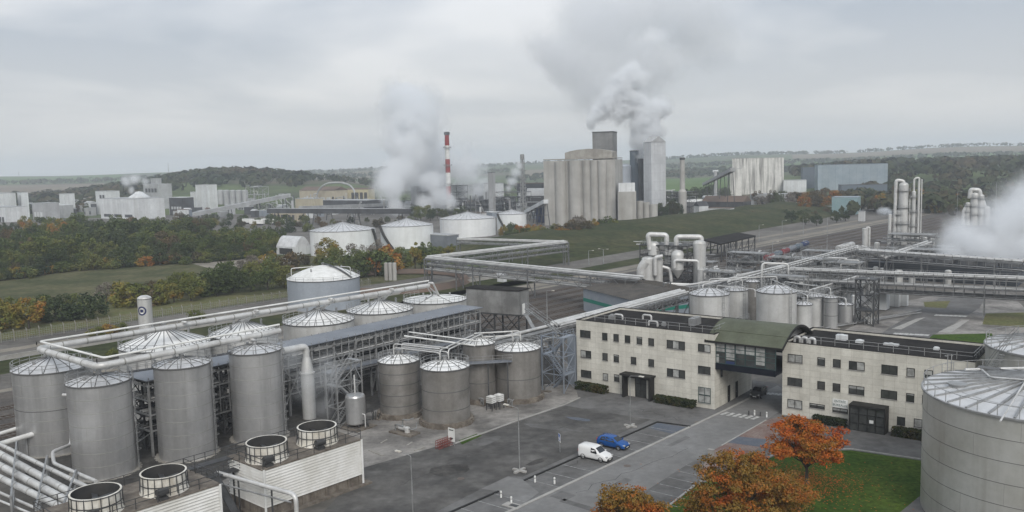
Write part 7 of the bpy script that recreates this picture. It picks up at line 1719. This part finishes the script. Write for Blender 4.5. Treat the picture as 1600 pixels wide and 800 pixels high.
# dosing totes
for u, v, lab in ((768, 641, 'white liquid tote left of its twin on a dark stand'), (780, 638, 'white liquid tote right of its twin on a dark stand')):
    b = G(u, v); t = thing('liquid_tote', lab, 'liquid tote', b, 'white liquid totes by the half hidden tank'); q = MB(); q.box(b+UZ*1.25, (1.15, 1.1, 1.0), A1); q.lathe(b+UZ*2.25, [(.3, 0), (.3, .12), (0, .14)], 12); q.build('bottle', m['white'], t)
    q = MB()
    for sx in (-.55, .55):
        for sy in (-.5, .5): q.box(b+E1*sx+E2*sy, (.1, .1, 1.2), A1)
    q.box(b+UZ*1.12, (1.25, 1.2, .12), A1); q.build('stand', m['galv_dark'], t)
    q = MB()
    for z in (1.5, 1.8, 2.1): 
        for s in (-1, 1): q.beam(b+E1*.6-E2*.58*s+UZ*z, b-E1*.6-E2*.58*s+UZ*z, .05); q.beam(b+E1*.6*s-E2*.58+UZ*z, b+E1*.6*s+E2*.58+UZ*z, .05)
    q.build('cage', m['galv'], t)
# pump skid
b = G(632, 677); t = thing('pump_skid', 'small pump skid with pale pipework in front of the dark banded tank', 'pump', b); q = MB(); q.box(b, (4.2, 2.2, .25), A1); q.build('base', m['concrete_dirty'], t)
q = MB(); q.tube([b+UZ*.75-E1*.9, b+UZ*.75+E1*.2], .35, 12); q.lathe(b+E1*.6+UZ*.25, [(.4, 0), (.4, .7), (0, .9)], 12); q.build('pump', m['pipe'], t)
q = MB()
for pts in ([(-.6, .3, .6), (-.6, .3, 1.9), (.4, .3, 1.9), (.4, 1.6, 1.9)], [(.9, 0, .8), (1.6, 0, .8), (1.6, .9, .8), (1.6, .9, 1.6)], [(-1.4, -.4, .3), (-1.4, -.4, 1.2), (.2, -.4, 1.2)]): q.tube(fillet([b+E1*x+E2*y+UZ*z for x, y, z in pts], .25), .1, 8)
q.build('pipe', m['pipe_grey'], t)
# ---------------------------------------------------------------- concrete post fence
t = thing('boundary_fence', 'long wire fence on concrete posts along the meadow', 'fence', SN(0, -219)); s = -90; k = 0
while s < 175 and k < 98:
    f = MB(); f.box(SN(s, -219), (.17, .17, 2.3), R48); f.beam(SN(s, -219, 2.25), SN(s, -219.45, 2.75), .14); f.build('post', m['fence_post'], t); s += 2.75; k += 1
f = MB()
for z in (.25, .7, 1.15, 1.6, 2.05, 2.3): f.beam(SN(-90, -219, z), SN(175, -219, z), .035)
s = -90
while s < 175: f.beam(SN(s, -219, .2), SN(s, -219, 2.2), .03); s += .55
f.build('wire_mesh', m['galv'], t)
t = thing('boundary_wall', 'low pale concrete wall between the fence and the tracks', 'wall', SN(60, -200)); f = MB(); f.obox(SN(20, -198), D48*190, N48*.3, UZ*.9); f.build('wall', m['kerb'], t); f = MB(); f.obox(SN(20, -198.05, .902), D48*190, N48*.4, UZ*.08); f.build('coping', m['kerb'], t)
# ---------------------------------------------------------------- bottom left pipes
t = thing('pipe_bundle', 'bundle of fat pale pipes in a steel cradle crossing the bottom left corner', 'pipeline', G(40, 740)); 
for (u0, v0, u1, v1, z, r) in ((-30, 693, 122, 776, 4.2, .42), (-30, 712, 118, 789, 4.2, .42), (-30, 732, 112, 800, 4.2, .36), (-30, 680, 140, 763, 4.2, .26), (-30, 757, 140, 830, 3.4, .16), (-30, 770, 130, 836, 3.4, .12)):
    f = MB(); f.tube([G(u0, v0, z), G(u1, v1, z)], r, 12); pp = f.build('pipe', m['pipe'], t)
    if r > .2:
        f = MB(); f.mats = [m['seam_soft']]
        for k in range(1, 7): k0 = G(u0, v0, z).lerp(G(u1, v1, z), k/7); e_ = (G(u1, v1, z)-G(u0, v0, z)).normalized()*.07; f.tube([k0-e_, k0+e_], r+.02, 12)
        f.build('flange', None, pp)
for k in (.12, .38, .66, .9):
    f = MB(); a_, b_ = G(-30, 672, 4.2).lerp(G(140, 756, 4.2), k), G(-30, 765, 4.2).lerp(G(108, 830, 4.2), k)
    for p in (a_, b_): f.beam(V((p.x, p.y, 0)), p+UZ*.9, .22)
    f.beam(a_-UZ*.55, b_-UZ*.55, .22); f.beam(a_+UZ*.85, b_+UZ*.85, .18); f.build('cradle', m['galv'], t)
t = thing('pipe_pair', 'pair of white pipes running up to the leftmost tank', 'pipeline', G(20, 690))
for (u0, v0, u1, v1, r) in ((-40, 706, 60, 676, .36), (-40, 690, 44, 664, .26)):
    f = MB(); f.tube([G(u0, v0, 3.2), G(u1, v1, 3.2)], r, 10); f.build('pipe', m['white'], t)
for k in (.3, .8): p = G(-40, 702, 3.2).lerp(G(60, 674, 3.2), k); f = MB(); f.beam(V((p.x, p.y, 0)), p-UZ*.3, .2); f.build('post', m['galv'], t)
t = thing('bent_pipe', 'pale S shaped pipe dropping from the leftmost tank into the pipe bundle', 'pipe', G(110, 700)); f = MB()
f.tube(fillet([G(98, 617, 9.0), G(109, 617, 9.0), G(112, 694, 3.6), G(82, 706, 4.4), G(84, 724, 4.2), G(150, 752, 4.6)], .9, 5), .22, 10); f.build('pipe', m['pipe'], t)
t = thing('cooling_pipe', 'pale return pipe bending down in front of the farther cooling tower', 'pipe', G(470, 800)); f = MB()
f.tube(fillet([G(338, 738, 4.6), G(462, 773, 4.6), V((G(462, 773, 4.6).x, G(462, 773, 4.6).y, .1))], .8, 5), .24, 10); f.build('pipe', m['pipe'], t)
f = MB(); f.tube([G(330, 752, 4.0), G(455, 785, 4.0)], .1, 8); f.build('pipe', m['pipe_grey'], t)
for u, v in ((372, 747), (424, 762)): p = G(u, v, 4.6); f = MB(); f.beam(V((p.x, p.y, 0)), p-UZ*.2, .16); f.build('post', m['galv_dark'], t)
# steel gangway between the two cooling towers
t = thing('gangway', 'dark steel gangway and stair linking the two cooling towers', 'walkway', K0-D48*2.6); f = MB(); o = K0-D48*5.2-N48*6+UZ*4.6; f.obox(o, D48*5.2, N48*1.2, UZ*.12); f.obox(o-N48*1.5+UZ*1.0, D48*9, N48*1.2, UZ*.12); f.build('deck', m['galv_dark'], t)
f = MB(); railing(f, [o+UZ*.12, o+D48*5.2+UZ*.12], 1.1, 1.3, .035); railing(f, [o+N48*1.2+UZ*.12, o+D48*5.2+N48*1.2+UZ*.12], 1.1, 1.3, .035); railing(f, [o-N48*1.5+UZ*1.12, o-N48*1.5+D48*9+UZ*1.12], 1.1, 1.3, .035); f.build('railing', m['galv_dark'], t)
for k in range(4): f = MB(); p = o+D48*(1.7*k)-N48*.1; f.beam(V((p.x, p.y, 0)), p+UZ*.0, .18); f.build('post', m['galv_dark'], t)
f = MB(); p0, p1 = o+D48*2.2+N48*1.3, K0-D48*2.9+N48*.6+UZ*.1; f.beam(p0, p1, .9, .14); f.beam(p0+UZ*1, p1+UZ*1, .06); f.build('stair', m['galv_dark'], t)
# pipes over the dark tanks
t = thing('roof_pipework', 'pale looping pipes over the roofs of the dark yard tanks', 'pipework', V((CG.x, CG.y, 0)))
for pts in ([(CF, .6), (CF, 2.4), (CG, 2.4), (CG, .9)], [(CG, .8), (CG, 2.9), (CH, 2.9), (CH, .8)], [(CH, .9), (CH, 2.2), (CI, 2.2), (CI, .9)], [(CI, .9), (CI, 3.1), (CH, 3.1)], [(CF, 1.2), (CF, 3.2), (CG, 3.2)]):
    for off in (-.6, .5):
        f = MB(); f.tube(fillet([V((c.x, c.y, HG+.2+z*.75))+D48*off+N48*off*.6 for c, z in pts], .6), .1, 8); f.build('pipe', m['pipe'], t)
f = MB(); a_, b_ = G(632, 525, HG+2.0), G(742, 540, HG+2.0); f.tube([a_, b_], .14, 8); f.tube([a_+UZ*.5+D48, b_+UZ*.5+D48], .1, 8); f.build('pipe', m['white'], t)
t = thing('tank_gangway', 'grey gangway between the half hidden dark tank and the plain tank', 'walkway', V(((CH.x+CI.x)/2, (CH.y+CI.y)/2, 0))); a_ = V((CH.x, CH.y, HH-2.6)); b_ = V((CI.x, CI.y, HH-2.6)); e = (b_-a_).normalized(); x = V((e.y, -e.x, 0))
f = MB(); p0 = a_+e*(-3)+x*2.6; f.obox(p0, e*((b_-a_).length+1.5), x*1.6, UZ*.14); f.build('deck', m['slate'], t); f = MB(); railing(f, [p0+x*1.6+UZ*.14, p0+x*1.6+e*((b_-a_).length+1.5)+UZ*.14], 1.05, 1.5, .03); f.build('railing', m['galv'], t)
for k in (.1, .5, .9): p = p0+x*1.5+e*((b_-a_).length+1.5)*k; f = MB(); f.beam(V((p.x, p.y, 0)), p, .2); f.build('post', m['galv_dark'], t)
# ================================================================ STEAM AND HAZE
def steam(name, label, puffs, dens, nscale=.06, cut=.35, soft=1.0, color=(.96, .97, .98), aniso=.2, seed=0.0, step=None, namt=1.0, crisp=1.0):
    """puffs: (centre, radius). A box round them holds a volume that is thick inside the puffs and frays with noise."""
    lo = V([min(c[i]-r*1.2 for c, r in puffs) for i in range(3)]); hi = V([max(c[i]+r*1.2 for c, r in puffs) for i in range(3)]); lo.z = max(lo.z, .3)
    q = MB(); c = (lo+hi)/2; q.obox(lo, V((hi.x-lo.x, 0, 0)), V((0, hi.y-lo.y, 0)), V((0, 0, hi.z-lo.z)))
    mt = bpy.data.materials.new(name); mt.use_nodes = True; nt = mt.node_tree; N = nt.nodes; L = nt.links; N.clear()
    out = N.new('ShaderNodeOutputMaterial'); pv = N.new('ShaderNodeVolumePrincipled'); pv.inputs['Color'].default_value = (*color, 1); pv.inputs['Anisotropy'].default_value = aniso
    geo = N.new('ShaderNodeNewGeometry'); P = geo.outputs['Position']; acc = None
    wn = N.new('ShaderNodeTexNoise'); wn.inputs['Scale'].default_value = nscale*.6; wn.inputs['Detail'].default_value = 2; L.new(P, wn.inputs[0])
    w1 = N.new('ShaderNodeVectorMath'); w1.operation = 'SUBTRACT'; L.new(wn.outputs['Color'], w1.inputs[0]); w1.inputs[1].default_value = (.5, .5, .5)
    w2 = N.new('ShaderNodeVectorMath'); w2.operation = 'SCALE'; L.new(w1.outputs[0], w2.inputs[0]); w2.inputs['Scale'].default_value = .9/nscale*.5
    w3 = N.new('ShaderNodeVectorMath'); w3.operation = 'ADD'; L.new(P, w3.inputs[0]); L.new(w2.outputs[0], w3.inputs[1])
    for c_, r in puffs:
        d = N.new('ShaderNodeVectorMath'); d.operation = 'DISTANCE'; L.new(w3.outputs[0], d.inputs[0]); d.inputs[1].default_value = tuple(c_)
        mr = N.new('ShaderNodeMapRange'); mr.interpolation_type = 'SMOOTHSTEP'; L.new(d.outputs['Value'], mr.inputs[0]); mr.inputs[1].default_value = r*1.15; mr.inputs[2].default_value = r*.1; mr.inputs[3].default_value = 0; mr.inputs[4].default_value = 1
        if acc is None: acc = mr.outputs[0]
        else:
            x = N.new('ShaderNodeMath'); x.operation = 'MAXIMUM'; L.new(acc, x.inputs[0]); L.new(mr.outputs[0], x.inputs[1]); acc = x.outputs[0]
    no = N.new('ShaderNodeTexNoise'); no.inputs['Scale'].default_value = nscale; no.inputs['Detail'].default_value = 5; no.inputs['Roughness'].default_value = .62; L.new(P, no.inputs[0])
    nr = N.new('ShaderNodeMapRange'); L.new(no.outputs[0], nr.inputs[0]); nr.inputs[1].default_value = .3; nr.inputs[2].default_value = .7; nr.inputs[3].default_value = -namt; nr.inputs[4].default_value = namt*.8
    ad = N.new('ShaderNodeMath'); ad.operation = 'ADD'; L.new(acc, ad.inputs[0]); L.new(nr.outputs[0], ad.inputs[1])
    g0 = N.new('ShaderNodeMath'); g0.operation = 'MULTIPLY'; L.new(ad.outputs[0], g0.inputs[0]); g0.inputs[1].default_value = crisp; g0.use_clamp = True
    gt = N.new('ShaderNodeMath'); gt.operation = 'MULTIPLY'; L.new(g0.outputs[0], gt.inputs[0]); L.new(acc, gt.inputs[1])
    ml = N.new('ShaderNodeMath'); ml.operation = 'MULTIPLY'; L.new(gt.outputs[0], ml.inputs[0]); ml.inputs[1].default_value = dens
    L.new(ml.outputs[0], pv.inputs['Density']); L.new(pv.outputs[0], out.inputs['Volume'])
    o = q.build(name, mt, None, (c.x, c.y, lo.z)); tag(o, label, 'steam', None, 'stuff'); return o
def pf(u, v, d, rpx):                      # puff centre at photo direction (u, v), distance d along the view axis
    r_ = ray(u, v); ax = CM @ V((0, 0, -1)); k = d/r_.dot(ax); return (V((0, 0, H))+r_*k, rpx*d/F)
D0 = 600
steam('steam_plume', 'dense steam plume rising from the towers and drifting left into the sky',
      [pf(1000, 245, D0, 14), pf(1004, 232, D0, 22), pf(1007, 218, D0, 29), pf(1010, 203, D0, 34), pf(1006, 186, D0, 38), pf(1028, 172, D0, 28), pf(985, 165, D0, 36), pf(962, 164, D0, 36), pf(938, 176, D0, 26), pf(922, 190, D0, 16), pf(970, 142, D0, 34), pf(990, 122, D0, 32)], .75, .10, namt=.95, crisp=1.6)
steam('steam_veil', 'thin grey veil of steam spreading high above the towers',
      [pf(985, 140, D0+30, 60), pf(930, 120, D0+30, 80), pf(885, 90, D0+30, 90), pf(1000, 85, D0+30, 100), pf(1075, 50, D0+30, 90), pf(940, 40, D0+30, 110), pf(1010, 5, D0+30, 110)], .05, .026, namt=1.2, color=(.94, .95, .965), crisp=1.6)
steam('steam_cloud', 'white steam boiling up left of the striped chimney',
      [pf(616, 320, 650, 24), pf(612, 296, 650, 34), pf(622, 266, 660, 44), pf(636, 232, 670, 56), pf(648, 198, 680, 64), pf(676, 312, 725, 34), pf(674, 284, 725, 46), pf(664, 252, 720, 56), pf(690, 298, 725, 28), pf(640, 165, 690, 60)], .24, .05, namt=1.15, crisp=1.3)
steam('steam_cloud', 'low bright steam hiding the foot of the striped chimney', [pf(668, 316, 650, 24), pf(686, 306, 650, 28), pf(700, 312, 650, 20), pf(676, 288, 650, 30)], .22, .06, namt=1.1, crisp=1.3)
steam('steam_cloud', 'pale steam drifting right of the striped chimney', [pf(722, 296, 720, 28), pf(732, 274, 720, 38), pf(748, 292, 720, 30), pf(724, 252, 725, 38), pf(745, 264, 720, 28)], .15, .055, namt=1.15, crisp=1.3)
steam('steam_wisp', 'steam wisp streaming left from the flare tower', [pf(812, 258, 600, 9), pf(806, 270, 600, 13), pf(800, 284, 600, 12), pf(795, 294, 600, 9)], .3, .12, namt=.7)
steam('steam_wisp', 'small steam wisp over the white domed works', [pf(228, 284, 640, 11), pf(212, 281, 640, 14), pf(196, 284, 640, 12), pf(207, 296, 640, 8)], .35, .09, namt=.8)
steam('steam_puff', 'bright steam puff left of the tall distillation columns', [pf(1376, 329, 380, 9), pf(1383, 330, 380, 10), pf(1390, 332, 380, 7)], 1.2, .3, namt=.6)
steam('steam_cloud', 'wide steam cloud drifting off the cooling bank at the right edge', [pf(1560, 405, 262, 50), pf(1605, 390, 262, 70), pf(1530, 385, 265, 50), pf(1570, 350, 270, 60), pf(1615, 335, 270, 75), pf(1500, 365, 268, 44), pf(1490, 400, 265, 36)], .35, .09, namt=.8)
steam('steam_wisp', 'thin steam wrapped round the scrubber and its bent duct', [pf(485, 600, 124, 44), pf(510, 585, 124, 44), pf(455, 560, 126, 40), pf(420, 540, 128, 36), pf(500, 635, 124, 34)], .13, .35, namt=.8)
steam('steam_wisp', 'thin steam beside the squat tank at the court', [pf(1335, 482, 200, 22), pf(1325, 470, 200, 22), pf(1348, 468, 200, 20)], .16, .25, namt=.8)
hz = MB(); hz.obox((-9500, -400, -1.2), (19000, 0, 0), (0, 9900, 0), (0, 0, 190)); hm = bpy.data.materials.new('haze'); hm.use_nodes = True; N = hm.node_tree.nodes; N.clear()
o_ = N.new('ShaderNodeOutputMaterial'); pv = N.new('ShaderNodeVolumePrincipled'); pv.inputs['Color'].default_value = (.86, .92, 1, 1); pv.inputs['Density'].default_value = .0002; pv.inputs['Anisotropy'].default_value = .0
hm.node_tree.links.new(pv.outputs[0], o_.inputs['Volume']); o = hz.build('haze', hm); o['kind'] = 'stuff'; o['label'] = 'pale autumn haze'
